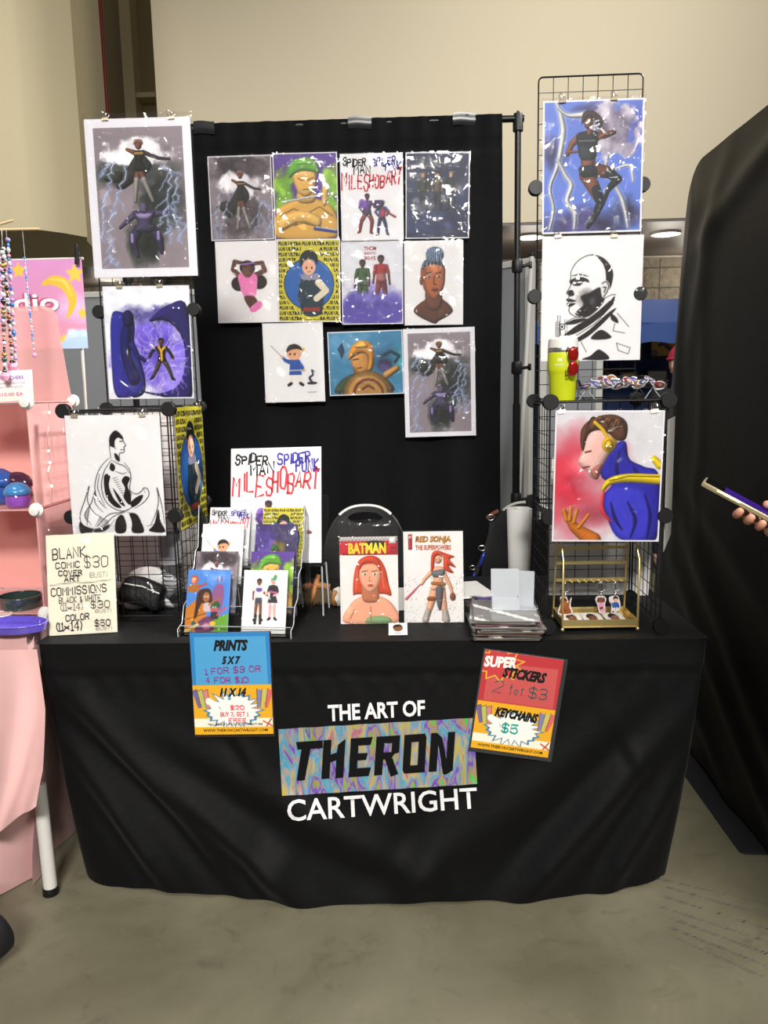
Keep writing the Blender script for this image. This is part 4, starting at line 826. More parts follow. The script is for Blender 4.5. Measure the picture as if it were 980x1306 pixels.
framed('framed_poster', 825, 472, 852, 492, 5.76, M_RUB, a, 'plain grey picture in a black frame below the tan poster')
a = Art(.9, 40, '#2a2420', 43); a.ell(50, 55, 20, 30, '#7a5546'); a.cloud(80, 30, 20, 24, '#4a2a24', '#6a4438')
framed('framed_poster', 766, 470, 786, 488, 5.76, M_RUB, a, 'small dark portrait in a black frame behind the sticker tray')
a = Art(.75, 40, '#d6c8a4', 44); 
for k in range(8): a.limb([(20+k*7, 30+(k % 3)*12), (30+k*7, 60-(k % 2)*14)], .8, '#8a7a5c')
framed('framed_poster', 792, 476, 811, 490, 5.76, mat('pale_wood', '#a98c60', .6), a, 'small cream sketch in a pale wood frame behind the sticker tray')
a = Art(.9, 40, '#5a2f26', 45); a.cloud(60, 40, 40, 40, '#33463c', '#7a4a3a')
framed('framed_poster', 741, 472, 764, 488, 5.76, M_RUB, a, 'small red brown picture left of the dark portrait, beyond the tumbler')

# ------------------------------------------------------------------ the artist's table and its black cloth
ZT = .747; HW = .912; TD = .74
t = thing('folding_table', 'folding table hidden under the black table cloth', 'table', (0, TD/2, 0))
GRY = mat('grey_table_plastic', '#b9b8b4', .5)
MB().box((0, 0, ZT-.025), (1.80, TD-.03, .04), bev=.01).build('tabletop', GRY, t)
for sx in (-1, 1):
    for sy in (-1, 1):
        l = MB().cyl((sx*.78, sy*.24, 0.012), (sx*.74, sy*.24, ZT-.045), .014, 10).build('leg', mat('grey_leg_metal', '#6b6c70', .4, .8), t, smooth=60)
        MB().lathe([(.02, 0), (.022, .02), (.016, .03)], (sx*.78, sy*.24, 0), 12).build('foot_cap', mat('white_plastic', '#dedcd6', .4), l, smooth=50)
def corner_path(hx, y0, y1, r, n=6):
    """left-back -> left-front -> right-front -> right-back, with rounded front corners"""
    P = [(-hx, y1-(y1-y0-r)*i/8) for i in range(9)]
    P += [(-hx+r-r*math.cos(k*PI/2/n), y0+r-r*math.sin(k*PI/2/n)) for k in range(1, n)]
    return P, r
NS = 260
def resample(P, n):
    L = [0]
    for a_, b_ in zip(P, P[1:]): L.append(L[-1]+math.dist(a_, b_))
    out = []
    for i in range(n):
        s_ = L[-1]*i/(n-1); k = max(0, min(len(P)-2, next((j for j in range(len(L)-1) if L[j+1] >= s_-1e-9), len(P)-2)))
        f = (s_-L[k])/max(L[k+1]-L[k], 1e-9); out.append((P[k][0]+(P[k+1][0]-P[k][0])*f, P[k][1]+(P[k+1][1]-P[k][1])*f))
    return out
def rrect(hx, y0, y1, r, bl=0, br=0, bulge=0):
    P = [(-hx+bl, y1), (-hx+bl, y0+r+.03)]
    for k in range(1, 9): t_ = k*PI/2/8; P.append((-hx+bl+r-r*math.cos(t_), y0+r-r*math.sin(t_)))
    for k in range(1, 40):
        u = k/40; x = -hx+bl+r+(2*hx-bl-br-2*r)*u; P.append((x, y0-bulge*math.sin(PI*u)**.8))
    for k in range(0, 9): t_ = k*PI/2/8; P.append((hx-br-r+r*math.sin(t_), y0+r-r*math.cos(t_)))
    P.append((hx-br, y1)); return P
NF = 200; NSD = 40
def two_part(P):   # same parameter on every contour: side, front, side
    i0 = 2; i1 = len(P)-2
    return resample(P[:i0+4], NSD)+resample(P[i0+3:i1-3], NF)[1:-1]+resample(P[i1-4:], NSD)
TOPC = two_part(rrect(HW, 0, TD, .02)); BOTC = two_part(rrect(HW, .02, TD, .16, .015, .03, .075))
FOLDS = [((-.9, .66), (-.25, .06), .045, .05), ((-.9, .70), (-.42, .10), .03, .035), ((-.88, .5), (-.62, .08), .03, .035), ((-.9, .66), (.1, .10), .02, .05), ((-.45, .62), (-.32, .40), .008, .02),
         ((.92, .6), (.45, .06), .04, .05), ((.90, .45), (.68, .05), .03, .04), ((.92, .68), (.1, .06), .014, .06), ((.62, .6), (.76, .36), .006, .02), ((.5, .62), (.3, .3), .006, .03), ((-.35, .66), (-.28, .56), .006, .016), ((-.05, .45), (-.3, .05), .012, .05), ((.25, .3), (.1, .02), .014, .05)]
def fold(x, z):
    s_ = 0
    for (x0, z0), (x1, z1), A, wd in FOLDS:
        dx, dz = x1-x0, z1-z0; l2 = dx*dx+dz*dz; t_ = ((x-x0)*dx+(z-z0)*dz)/l2; l = math.sqrt(l2)
        d = ((x-x0)*dz-(z-z0)*dx)/l; k = max(0, min(1, t_*1.6))*max(0, min(1, (1.25-t_)*3)); s_ += A*k*math.exp(-(d/wd)**2)-A*.5*k*math.exp(-((d-wd*1.5)/wd)**2)
    return s_
def cloth_fn(i, j, NV=70):
    v = j/(NV-1); z = ZT*(1-v)+.006*v; (tx, ty), (bx, by) = TOPC[i], BOTC[i]; k = v**1.35; x = tx+(bx-tx)*k; y = ty+(by-ty)*k
    n = len(TOPC); front = NSD-1 <= i <= n-NSD
    hem = .088
    bump = .0035 if z > ZT-hem else -.001
    if abs(z-(ZT-hem)) < .012: bump -= .004*(1-abs(z-(ZT-hem))/.012)
    pk = .0025*math.sin(x*85)*math.exp(-((z-(ZT-hem-.03))/.03)**2) if z < ZT-hem else .0012*math.sin(x*31)
    if front:
        y -= bump+pk+fold(x, z)*(1-math.exp(-((.93-abs(x))/.08)**2)*0); z += .006*math.sin(x*9)*v
    else:
        sg = -1 if i < NSD else 1; x += sg*(bump+.008*math.sin(y*24+1)*v)
    if j == 0: pass
    return (x, y, z)
CL = mat('black_polyester_cloth', '#08080a', .65, spec=.17, bump=.12, bscale=45, sheen=.02)
cloth = thing('table_cloth', 'fitted black table cloth with printed white lettering and rainbow foil panel', 'tablecloth', (0, TD/2, 0))
mb = MB(); n = len(TOPC); NV = 70
vs = [cloth_fn(i, j, NV) for j in range(NV) for i in range(n)]; fs = [(j*n+i, (j+1)*n+i, (j+1)*n+i+1, j*n+i+1) for j in range(NV-1) for i in range(n-1)]
mb.add(vs, fs)
SKIRT = BVHTree.FromPolygons([Vector(v) for v in vs], fs)
mb.grid(lambda u, v: (TOPC[0][0]+(TOPC[-1][0]-TOPC[0][0])*u, TD, ZT*(1-v)+.006*v), 40, 8)
# top, slightly rippled
rim = [Vector(vs[i]) for i in range(n)]
def topf(u, v):
    x = (u-.5)*2*(HW+.002); y = v*TD; e_ = min(1, min(v, 1-v, u, 1-u)*12)
    return (x, y-.0035*(1-v), ZT+e_*.0012*(math.sin(x*9+y*4)+math.sin(x*23-y*17)*.5-1.2))
mb.grid(topf, 90, 40)
cl_o = mb.build('cloth', CL, cloth, world=True, smooth=55)
def on_cloth(x, z, off=.0025):
    h = SKIRT.ray_cast(Vector((x, -1, z)), Vector((0, 1, 0)))
    return Vector((x, (h[0].y if h[0] else 0)-off, z))
def pxc(u, v, off=.0025):
    y = -.02
    for _ in range(3):
        p = at(u, v, y); q = on_cloth(p.x, p.z, off); y = q.y
    return q
def quadmap(c, off):
    def f(u, v):     # u right, v up, c = px corners TL TR BR BL
        a_ = [c[3][k]+(c[2][k]-c[3][k])*u for k in (0, 1)]; b_ = [c[0][k]+(c[1][k]-c[0][k])*u for k in (0, 1)]
        return pxc(a_[0]+(b_[0]-a_[0])*v, a_[1]+(b_[1]-a_[1])*v, off)
    return f
def subdiv_build(mb, name, mats, parent, mp, maxlen=.03):
    """geometry in unit space is cut finely, then laid on the cloth"""
    bm = bmesh.new(); V = [bm.verts.new((p[0], p[1], 0)) for p in mb.v]
    for f, mi in zip(mb.f, mb.mi):
        try: F = bm.faces.new([V[i] for i in f]); F.material_index = mi
        except ValueError: pass
    bmesh.ops.triangulate(bm, faces=bm.faces[:])
    for _ in range(4):
        es = [e for e in bm.edges if e.calc_length() > maxlen]
        if not es: break
        bmesh.ops.subdivide_edges(bm, edges=es, cuts=1); bmesh.ops.triangulate(bm, faces=[f for f in bm.faces if len(f.verts) > 3])
    bm.verts.index_update(); m2 = MB(); m2.v = [tuple(mp(v.co.x, v.co.y)) for v in bm.verts]
    for f in bm.faces: m2.f.append(tuple(v.index for v in f.verts)); m2.mi.append(f.material_index)
    bm.free(); return m2.build(name, mats, parent, world=True, smooth=True)
def foil_mat():
    m = bpy.data.materials.new('rainbow_foil'); m.use_nodes = True; nt = m.node_tree; b = nt.nodes['Principled BSDF']; L = nt.links.new
    tc = nt.nodes.new('ShaderNodeTexCoord'); mp = nt.nodes.new('ShaderNodeMapping'); mp.inputs['Scale'].default_value = (24, 3, 7.0); mp.inputs['Rotation'].default_value = (0, .35, 0); L(tc.outputs['Object'], mp.inputs[0])
    nz = nt.nodes.new('ShaderNodeTexNoise'); nz.inputs['Scale'].default_value = 1; nz.inputs['Detail'].default_value = 3; nz.inputs['Distortion'].default_value = .7; L(mp.outputs[0], nz.inputs[0])
    r = nt.nodes.new('ShaderNodeValToRGB'); el = r.color_ramp.elements
    cs = ['#a09c98', '#5a48c0', '#b8b4ae', '#38e05a', '#c89a70', '#a8a4a0', '#7a4ae0', '#b0aca6', '#3fb8e8', '#b4b0aa', '#c0bcb4', '#d8c850', '#b8b2ac', '#e0708a', '#a8a49e', '#3cd878', '#5a50d8', '#b8b0a4']
    el[0].position = .25; el[0].color = (*lin(cs[0]), 1); el[1].position = .78; el[1].color = (*lin(cs[-1]), 1)
    for k, c in enumerate(cs[1:-1]): e_ = el.new(.25+.53*(k+1)/(len(cs)-1)); e_.color = (*lin(c), 1)
    L(nz.outputs['Fac'], r.inputs[0]); L(r.outputs[0], b.inputs['Base Color']); b.inputs['Metallic'].default_value = .55; b.inputs['Roughness'].default_value = .28
    v = nt.nodes.new('ShaderNodeTexVoronoi'); v.inputs['Scale'].default_value = 1.3; L(mp.outputs[0], v.inputs['Vector']); bp = nt.nodes.new('ShaderNodeBump'); bp.inputs['Strength'].default_value = .5; bp.inputs['Distance'].default_value = .01
    L(v.outputs['Distance'], bp.inputs['Height']); L(bp.outputs[0], b.inputs['Normal']); return m
FC = [(355, 930), (604, 915.5), (609, 1000), (360, 1015)]
m2 = MB(); fm = quadmap(FC, .0022); m2.grid(lambda u, v: fm(u, v+.006*math.sin(u*40)*(.5-v)), 60, 18); m2.build('foil_panel', foil_mat(), cloth, world=True, smooth=True)
# block lettering cut from the foil
def block(mb, ch, x0, wd, deg=.20):
    def Q(*ps): mb.add([(x0+(x+deg*y/ (1))*wd*1.0, y, 0) for x, y in ps], [tuple(range(len(ps)))])
    if ch == 'T': Q((-.1, 1), (-.02, .8), (1.02, .8), (1.0, 1)); Q((.3, .8), (.3, 0), (.02, 0), (.02, .0), (.06, .4)) if 0 else Q((.14, .8), (.02, 0), (.36, 0), (.52, .8))
    if ch == 'H': Q((.0, 0), (.36, 0), (.36, 1), (.0, 1)); Q((.62, 0), (.98, 0), (.98, .46), (.62, .62)); Q((.62, .62), (.98, .46), (.98, 1), (.66, .86)); Q((.36, .42), (.62, .46), (.62, .66), (.36, .62))
    if ch == 'E': Q((0, 0), (.36, 0), (.36, 1), (0, 1)); Q((.36, 0), (.9, 0), (.98, .22), (.36, .22)); Q((.36, .42), (.74, .42), (.8, .6), (.36, .6)); Q((.36, .8), (.9, .8), (.98, 1), (.36, 1))
    if ch == 'R': Q((0, 0), (.34, 0), (.34, 1), (0, 1)); Q((.34, .82), (.98, .8), (.98, 1), (.34, 1)); Q((.66, .5), (.98, .56), (.98, .8), (.66, .82)); Q((.34, .40), (.66, .40), (.82, .55), (.66, .58), (.34, .58)); Q((.4, .42), (.7, -.06), (1.0, .0), (.72, .42))
    if ch == 'O': Q((0, .1), (.34, .2), (.34, .8), (0, 1)); Q((.66, .2), (1.0, 0), (1.0, .9), (.66, .8)); Q((0, .1), (.08, 0), (1.0, 0), (.66, .2), (.34, .2)); Q((0, 1), (.34, .8), (.66, .8), (1.0, .9), (.92, 1))
    if ch == 'N': Q((0, 0), (.33, 0), (.33, .7), (.24, 1), (0, 1)); Q((.7, .26), (1.0, 0), (1.0, 1), (.7, 1)); Q((.24, 1), (.33, .7), (.6, -.08), (.72, -.1), (1.0, 0), (.7, .3), (.48, .86))
mb = MB()
for k, (ch, x0, wd) in enumerate((('T', .075, .135), ('H', .205, .125), ('E', .345, .125), ('R', .475, .135), ('O', .62, .125), ('N', .755, .135))):
    block(mb, ch, x0*1.0, wd*.92)
mb.v = [(x, .22+.58*y+.02*(x-.5), 0) for x, y, z in mb.v]
subdiv_build(mb, 'cut_lettering', CL, cloth, quadmap(FC, .0042), .08)
WV = mat('white_vinyl', '#dddde0', .45)
def cloth_text(s, corners, bold, deg=0, hand=False, name='white_lettering'):
    mb = MB(); vs, fs = text_geo(s, bold, 0, 3, 1.0); mb.add([(p[0], p[1], 0) for p in vs], fs); subdiv_build(mb, name, WV, cloth, quadmap(corners, .003), .12)
cloth_text('THE ART OF', [(418, 899), (542, 892.5), (542.5, 913), (419, 920.5)], .03)
cloth_text('CARTWRIGHT', [(366, 1020), (608, 1004), (610, 1031), (367, 1048)], .012)

# ------------------------------------------------------------------ price signs taped to the cloth
BR = mat('dark_laminate', '#2a1e1c', .25); BR2 = mat('dark_grey_laminate', '#303234', .25)
def cloth_sign(name, art, c, m, lam, label, items):
    """c: px corners TL TR BR BL of the laminated card; m: margin fractions l, t, r, b"""
    a_ = [pxc(*p, off=.006) for p in c]; base = (a_[2]+a_[3])/2; X = ((a_[1]-a_[0])+(a_[2]-a_[3]))/2; w_ = X.length; X.normalize()
    U = ((a_[0]-a_[3])+(a_[1]-a_[2]))/2; U = (U-X*U.dot(X)); h_ = U.length; U.normalize(); Nn = X.cross(U); R = Matrix((X, -Nn, U)).transposed()
    # keep the whole card just proud of the cloth
    push = 0
    for i in range(9):
        for j in range(9):
            p = base+X*(i/8-.5)*w_+U*j/8*h_; q = on_cloth(p.x, p.z, .003); push = max(push, p.y-q.y)
    base.y -= push
    t = thing(name, label, 'price sign', base, R.to_euler()); MB().box((0, .0008, h_/2), (w_, .0016, h_), bev=.0006).build('laminate', lam, t)
    iw, ih = w_*(1-m[0]-m[2]), h_*(1-m[1]-m[3]); me = sheet_mesh('sheet', art, iw, ih); o = bpy.data.objects.new('sheet', me); COL.objects.link(o); o.parent = t; o.location = ((m[0]-m[2])/2*w_, -.0006, h_*m[3])
    lettering(items)(o, iw, ih)
    for ch in o.children: ch['label'] = 'printed and handwritten lettering'
    return t
K = '#141214'; PUR = '#7d2a72'; RD = '#d02c44'; GRN = '#1f4f50'; TEA = '#1f9a8c'
cloth_sign('price_sign', art_prices(150), [(245, 806), (348.5, 805), (352, 939), (248, 941)], (.01, .005, .02, .03), BR, 'blue and yellow sign for prints hanging on the black cloth below the print rack',
 [('t', 'PRINTS', (29, 7, 73, 18), K, dict(bold=.06, shear=.3, res=2)), ('t', '5 X 7', (39, 23, 63, 31), K, dict(bold=.06, shear=.3)), ('h', '1 FOR $3 OR', (17, 33, 87, 39.5), PUR, dict(w=1.1, seed=3, deg=-2)), ('h', '4 FOR $10', (17, 43, 71, 49), PUR, dict(w=1.1, seed=4)),
  ('t', '11 X 14', (34, 54, 68, 62.5), K, dict(bold=.06, shear=.3)), ('h', '$20', (47, 71, 64, 75.5), RD, dict(w=1, seed=5)), ('h', 'BUY 2, GET 1', (34, 78, 69, 82), RD, dict(w=.9, seed=6)), ('h', 'FREE', (44, 84, 66, 88), RD, dict(w=.9, seed=7)),
  ('t', '*ALL PRINTS INCLUDE SIGNATURE', (17, 88.6, 87, 91.2), K, dict(bold=.02, res=1)), ('t', 'WWW.THERONCARTWRIGHT.COM', (11, 94.3, 93, 97.4), K, dict(bold=.02, res=1))])
cloth_sign('price_sign', art_super(150), [(614, 827), (721, 840), (704, 973), (597, 957)], (.02, .01, .05, .04), BR2, 'tilted red and yellow sign for stickers and keychains on the black cloth',
 [('t', 'SUPER', (1, 4.5, 42, 16), '#e4dfd8', dict(bold=.05, shear=.1, res=2, deg=-3)), ('t', 'STICKERS', (26, 14.5, 82, 25.5), K, dict(bold=.06, shear=.3, deg=1)), ('h', '2', (16, 29, 30, 41), GRN, dict(w=1, seed=3, slant=.2)), ('h', 'for', (38, 31, 56, 41), GRN, dict(w=1, seed=4)), ('h', '$3', (63, 30, 86, 42), GRN, dict(w=1.3, seed=6)),
  ('t', 'KEYCHAINS', (24, 56, 80, 66), K, dict(bold=.06, shear=.3, deg=2)), ('h', '$5', (36, 70, 56, 80), TEA, dict(w=2.0, seed=5)), ('t', 'WWW.THERONCARTWRIGHT.COM', (8, 94.3, 92, 97.4), K, dict(bold=.02, res=1))])

# ------------------------------------------------------------------ backdrop stand and drape
BY = 1.5
zt = at(640, 152, BY).z; px_ = at(661, 152, BY).x; pl = at(160, 300, BY).x
t = thing('backdrop_stand', 'black telescoping stand whose crossbar holds the black backdrop cloth', 'stand', (px_, BY, 0))
def lx(x): return x-px_
for nm, X in (('pole', px_), ('pole', pl)):
    p = MB(); p.cyl((lx(X), 0, .02), (lx(X), 0, 1.35), .017, 14); p.cyl((lx(X), 0, 1.3), (lx(X), 0, zt), .0135, 14); pole = p.build('pole', M_BLACK, t, smooth=60)
    for vv in (340, 470, 637):
        z = at(655, vv, BY).z; k = MB(); k.lathe([(.022, -.025), (.024, -.015), (.024, .02), (.02, .03)], (lx(X), 0, z), 16); k.cyl((lx(X)+.015, 0, z), (lx(X)+.05, -.005, z+.004), .007, 8); k.box((lx(X)+.056, -.005, z+.005), (.014, .012, .03), bev=.004); k.build('knob', M_RUB, pole, smooth=50)
    for a_ in (.4, 2.5, 4.6):
        MB().tube([(lx(X), 0, .42), (lx(X)+.2*math.cos(a_), .2*math.sin(a_), .2), (lx(X)+.36*math.cos(a_), .36*math.sin(a_), .012)], .01, 8).build('leg', M_BLACK, t, smooth=60)
MB().cyl((lx(pl)-.03, 0, zt), (.025, 0, zt), .014, 14).build('crossbar', M_BLACK, t, smooth=60)
MB().lathe([(.022, -.05), (.022, .0), (.018, .02), (.006, .024), (.006, .03)], (0, 0, zt), 14).build('end_fitting', M_RUB, t, smooth=50)
dx0, dx1 = at(244, 300, BY).x, at(640, 300, BY).x
cl = thing('backdrop_cloth', 'large black backdrop cloth hanging from the crossbar behind the table', 'backdrop', ((dx0+dx1)/2, BY, 0))
BC = mat('black_backdrop_cloth', '#070709', .8, spec=.16, bump=.15, bscale=30, sheen=.02)
def drape(u, v):
    x = dx0+(dx1-dx0)*u-cl.location.x; z = (zt+.016)*(1-v)+.01*v; g = .0015+.006*min(1, v*1.3)
    y = -.018+.02*min(1, v*8)+g*math.sin(u*41+2*math.sin(v*2))+g*.8*math.sin(u*17+v*2.2+1)+.0035*math.sin(u*90)*math.exp(-(v*14))
    if abs(v-.045) < .006: y += .006
    return (x+.008*math.sin(v*9)*(u-.5), y, z)
MB().grid(drape, 150, 110).build('cloth', BC, cl, smooth=True)
MB().grid(lambda u, v: (drape(u, 0)[0], -.018+.036*v, zt+.016+.004*math.sin(PI*v)), 60, 4).build('hem_pocket', BC, cl, smooth=True)
for u0, u1, s_ in ((246, 273, 0), (444, 474, 0), (578, 607, 1)):
    a_, b_ = at(u0, 160, BY-.03), at(u1, 160, BY-.03)
    MB().grid(lambda u, v, a_=a_, b_=b_: (a_.x+(b_.x-a_.x)*u-cl.location.x, -.02-.004*math.sin(PI*v)-.012*max(0, .2-v), zt+.024-.05*v+.003*math.sin(u*5)), 8, 8).build('tape', mat('black_gloss_tape', '#1c1c1e', .25), cl, smooth=True)

# ------------------------------------------------------------------ wire cube towers
GS = .3049
def panel_mesh():
    mb = MB(); s = GS-.012; r = .012
    P = []
    for cx_, cz, a0 in ((s/2-r, s/2-r, 0), (-s/2+r, s/2-r, 90), (-s/2+r, -s/2+r, 180), (s/2-r, -s/2+r, 270)):
        for k in range(4): a_ = math.radians(a0+k*30); P.append((cx_+r*math.cos(a_), 0, cz+r*math.sin(a_)))
    mb.tube(P, .0024, 6, closed=True)
    for k in range(1, 7):
        q_ = -s/2+s*k/7; mb.cyl((q_, .0012, -s/2), (q_, .0012, s/2), .00125, 5); mb.cyl((-s/2, -.0012, q_), (s/2, -.0012, q_), .00125, 5)
    return mb.build('wire_panel', M_BLACK, None, smooth=60)
def conn_mesh():
    mb = MB(); M = Matrix.Rotation(PI/2, 4, 'X')
    mb.lathe([(.004, -.012), (.0195, -.012), (.021, -.009), (.021, -.007), (.008, -.006), (.008, .006), (.021, .007), (.021, .009), (.0195, .012), (.004, .012)], (0, 0, 0), 24, M)
    for k in range(8):
        a_ = k*PI/4; mb.box((.013*math.cos(a_), 0, .013*math.sin(a_)), (.012, .014, .003), Euler((0, -a_, 0)))
    return mb.build('connector', M_RUB, None, smooth=35)
PM = panel_mesh(); CM = conn_mesh()
def tower(label, x, y, rz, panels, conns):
    t = thing('wire_grid_tower', label, 'wire shelving', (x, y, ZT+.021), (0, 0, rz))
    for ax, i, j, k in panels:     # ax: plane normal
        o = PM.copy(); COL.objects.link(o); o.parent = t
        c = {'y': ((i+.5)*GS, j*GS, (k+.5)*GS), 'x': (i*GS, (j+.5)*GS, (k+.5)*GS), 'z': ((i+.5)*GS, (j+.5)*GS, k*GS)}[ax]
        o.location = c; o.rotation_euler = {'y': (0, 0, 0), 'x': (0, 0, PI/2), 'z': (PI/2, 0, 0)}[ax]
    for i, j, k in conns:
        o = CM.copy(); COL.objects.link(o); o.parent = t; o.location = (i*GS, j*GS, k*GS)
    return t
RX, RY, RA = .4949, .0475, -.0113; LX, LY, LA = -.8613, .1748, -.0183
cube = [('x', 0, 0, 0), ('x', 0, 0, 1), ('x', 1, 0, 0), ('x', 1, 0, 1), ('y', 0, 1, 0), ('y', 0, 1, 1), ('z', 0, 0, 2)]
allc = [(i, j, k) for i in (0, 1) for j in (0, 1) for k in (0, 1, 2)]
tower('tall black wire grid tower on the right end of the table, holding three large posters', RX, RY, RA, cube+[('y', 0, 1, 2), ('y', 0, 1, 3), ('y', 0, 1, 4)], allc+[(i, 1, k) for i in (0, 1) for k in (3, 4)])
tower('black wire grid tower on the left end of the table, holding four posters', LX, LY, LA, cube+[('y', 0, 0, 0), ('y', 0, 0, 1), ('y', 0, 1, 2), ('y', 0, 1, 3), ('y', 0, 1, 3.87)], allc+[(i, 1, 3) for i in (0, 1)])
bpy.data.objects.remove(PM); bpy.data.objects.remove(CM)
# bulldog clips
cb = MB(); cb.prism([(-.004, 0), (.004, 0), (.0015, .009), (-.0015, .009)], .019, Matrix.Rotation(PI/2, 4, 'Z')); 
CLIPB = cb.build('clip_body', M_STEEL)
ch_ = MB()
for s_ in (-1, 1): ch_.tube([(-.004+s_*.002, s_*.002, .008), (-.006+s_*.004, s_*.006, .014), (-.004+s_*.005, s_*.008, .021), (s_*.006, s_*.009, .024), (.004+s_*.005, s_*.008, .021), (.006+s_*.004, s_*.006, .014), (.004+s_*.002, s_*.002, .008)], .001, 5)
CLIPH = ch_.build('clip_wings', M_CHROME, smooth=60)
def clip(p, label, rz=0, tilt=0):
    t = thing('bulldog_clip', label, 'clip', p, (0, tilt, rz), 'bulldog clips holding posters')
    for o in (CLIPB, CLIPH):
        c = o.copy(); COL.objects.link(c); c.parent = t
    return t

def hang(name, art, c, Y, label, cat, group=None, dx=0, **k):
    P = [at(u, v, Y) for u, v in c]; X = ((P[1]-P[0])+(P[2]-P[3]))/2; U = ((P[0]-P[3])+(P[1]-P[2]))/2
    ang = math.atan2(X.z, X.x); w_ = X.length; h_ = U.length; ctr = sum(P, Vector())/4
    base = ctr-Vector((-math.sin(ang), 0, math.cos(ang)))*h_/2
    return print_thing(name, art, w_, h_, base, (0, -ang, 0), label, cat, group, **k), P
YLB = LY+GS-.012; YRB = RY+GS-.012
def clips_on(P, fr, who, y):
    for f, sd in zip(fr, ('left', 'right')):
        p = P[0].lerp(P[1], f); clip((p.x, y-.002, p.z-.006), '%s silver bulldog clip at the top of %s' % (sd, who), tilt=random.uniform(-.1, .1))
_, P = hang('poster', art_storm(180), [(107.6, 152), (241.5, 149), (253.5, 351), (120, 355)], YLB-.004, 'tall grey matted poster of two figures among clouds and lightning, top of left tower', 'poster', border=.026, sw=.014, seed=1)
clips_on(P, (.2, .83), 'the tall grey matted poster', YLB-.004)
_, P = hang('poster', art_hoodie(150), [(130, 366), (242, 363), (247, 508.5), (140, 508.5)], YLB-.002, 'blue and purple poster of a robed figure and electric swirl on left tower', 'poster', border=.004, seed=2)
clips_on(P, (.2, .66), 'the blue and purple poster', YLB-.002)
_, P = hang('poster', art_cloak(170), [(83, 530), (203.5, 528.5), (212, 683), (93, 684)], LY-.012, 'black ink poster of a cloaked man in profile, on front of left tower', 'poster', seed=3, sw=.01)
clips_on(P, (.1, .82), 'the cloaked man ink poster', LY-.012)
def plus_items(x0, y0, x1, y1, rows, c='#1b1c1e'):
    it = []; h_ = (y1-y0)/rows
    for k in range(rows): it.append(('t', ('PLUS ULTRA PLUS ULTRA PLUS U', 'PLUS ULTRA PLUS ULTRA PLUS', 'US ULTRA PLUS ULTRA PLUS ULT')[k % 3], (x0, y0+k*h_+h_*.2, x1, y0+(k+1)*h_-h_*.1), c, dict(bold=.03, res=1)))
    return it
class Masked:
    pass
def plus_letters(rows=15, cx=50, cy=54, r=42, asp=1.29, extra=()):
    """pattern text left and right of the disc"""
    def f(t, w, h):
        mb = MB(); mp = local_map(w, h, -.0011); hh = 97/rows
        for k in range(rows):
            vs, fs = text_geo(('PLUS ULTRA PLUS ULTRA PLUS U', 'LUS ULTRA PLUS ULTRA PLUS UL')[k % 2], .06, 0, 1)
            y1_, y0_ = 2+k*hh+hh*.15, 2+(k+1)*hh-hh*.12
            pts = [(2+96*x, y0_+(y1_-y0_)*y) for x, y in vs]
            keep = [fc for fc in fs if all(((pts[i][0]-cx)**2+((pts[i][1]-cy)*asp)**2) > r*r and not (38 < pts[i][0] < 66 and 10 < pts[i][1] < 95) for i in fc)]
            mb.add([mp(*p) for p in pts], keep)
        mb.build('lettering', flat('#1b1c1e'), t)
    return f
ACI = art_circle(120)
# yellow print on the tower's right side
Xs = LX+GS+.012
py = [atx(218, 529, Xs), atx(254, 523, Xs), atx(270, 655, Xs), atx(232, 676, Xs)]
w_ = .279; ym = (py[0].y+py[1].y+py[2].y+py[3].y)/4; zb = (py[2].z+py[3].z)/2
print_thing('poster', ACI, .279, .356, (Xs, max(ym, LY+.15), zb), (0, 0, PI/2+LA), 'yellow poster with blue disc hung on the right side of the left tower', 'poster', letters=plus_letters(), seed=5)
clip((Xs, max(ym, LY+.15)+.11, zb+.352), 'silver bulldog clip on the yellow side poster', rz=PI/2)
_, P = hang('poster', art_sky(170), [(693.5, 130), (822, 123.6), (819, 296), (691, 298)], YRB-.003, 'blue poster of a dancer leaping before a cloud and lightning, top right tower', 'poster', border=.005, seed=6, sw=.008)
clips_on(P, (.19, .70), 'the blue leaping dancer poster', YRB-.003)
_, P = hang('poster', art_bald(170), [(690, 301), (820, 300), (818, 458), (692, 462)], YRB-.002, 'black ink poster of a bald man in profile with a scarf', 'poster', seed=7, sw=.008)
clips_on(P, (.17, .72), 'the bald man ink poster', YRB-.002)
_, P = hang('poster', art_phones(180), [(707, 524), (845, 523), (844, 691), (706, 690)], RY-.012, 'red and blue poster of a man wearing yellow headphones, front of right tower', 'poster', border=.004, seed=8)
clips_on(P, (.07, .93), 'the red and blue headphone poster', RY-.012)
# pale reverse of a poster on the outer side of the right tower
a_ = at(847, 690, RY+.02); b_ = at(855.5, 693, RY+.29); d_ = b_-a_; L_ = math.hypot(d_.x, d_.y)
t = thing('hanging_sheet', 'pale poster seen nearly edge on, hung outside the right tower', 'poster', ((a_.x+b_.x)/2, (a_.y+b_.y)/2, (a_.z+b_.z)/2), (0, 0, math.atan2(d_.y, d_.x)))
MB().box((0, 0, .178), (L_, .0012, .356)).build('sheet', mat('grey_white_paper', '#bdbab4', .6), t)
# plain boards leaning behind both towers
t = thing('poster_board', 'blank white poster board leaning behind the right wire tower', 'board', (at(764, 752, .43).x, .445, ZT), (.13, 0, 0)); MB().box((0, .003, .23), (.325, .005, .46)).build('board', M_PAPER, t)
t = thing('poster_board', 'blank white poster board leaning behind the left wire tower', 'board', (at(203, 700, .56).x+.01, .565, ZT), (.13, 0, 0)); MB().box((0, .003, .32), (.31, .005, .64)).build('board', M_PAPER, t)

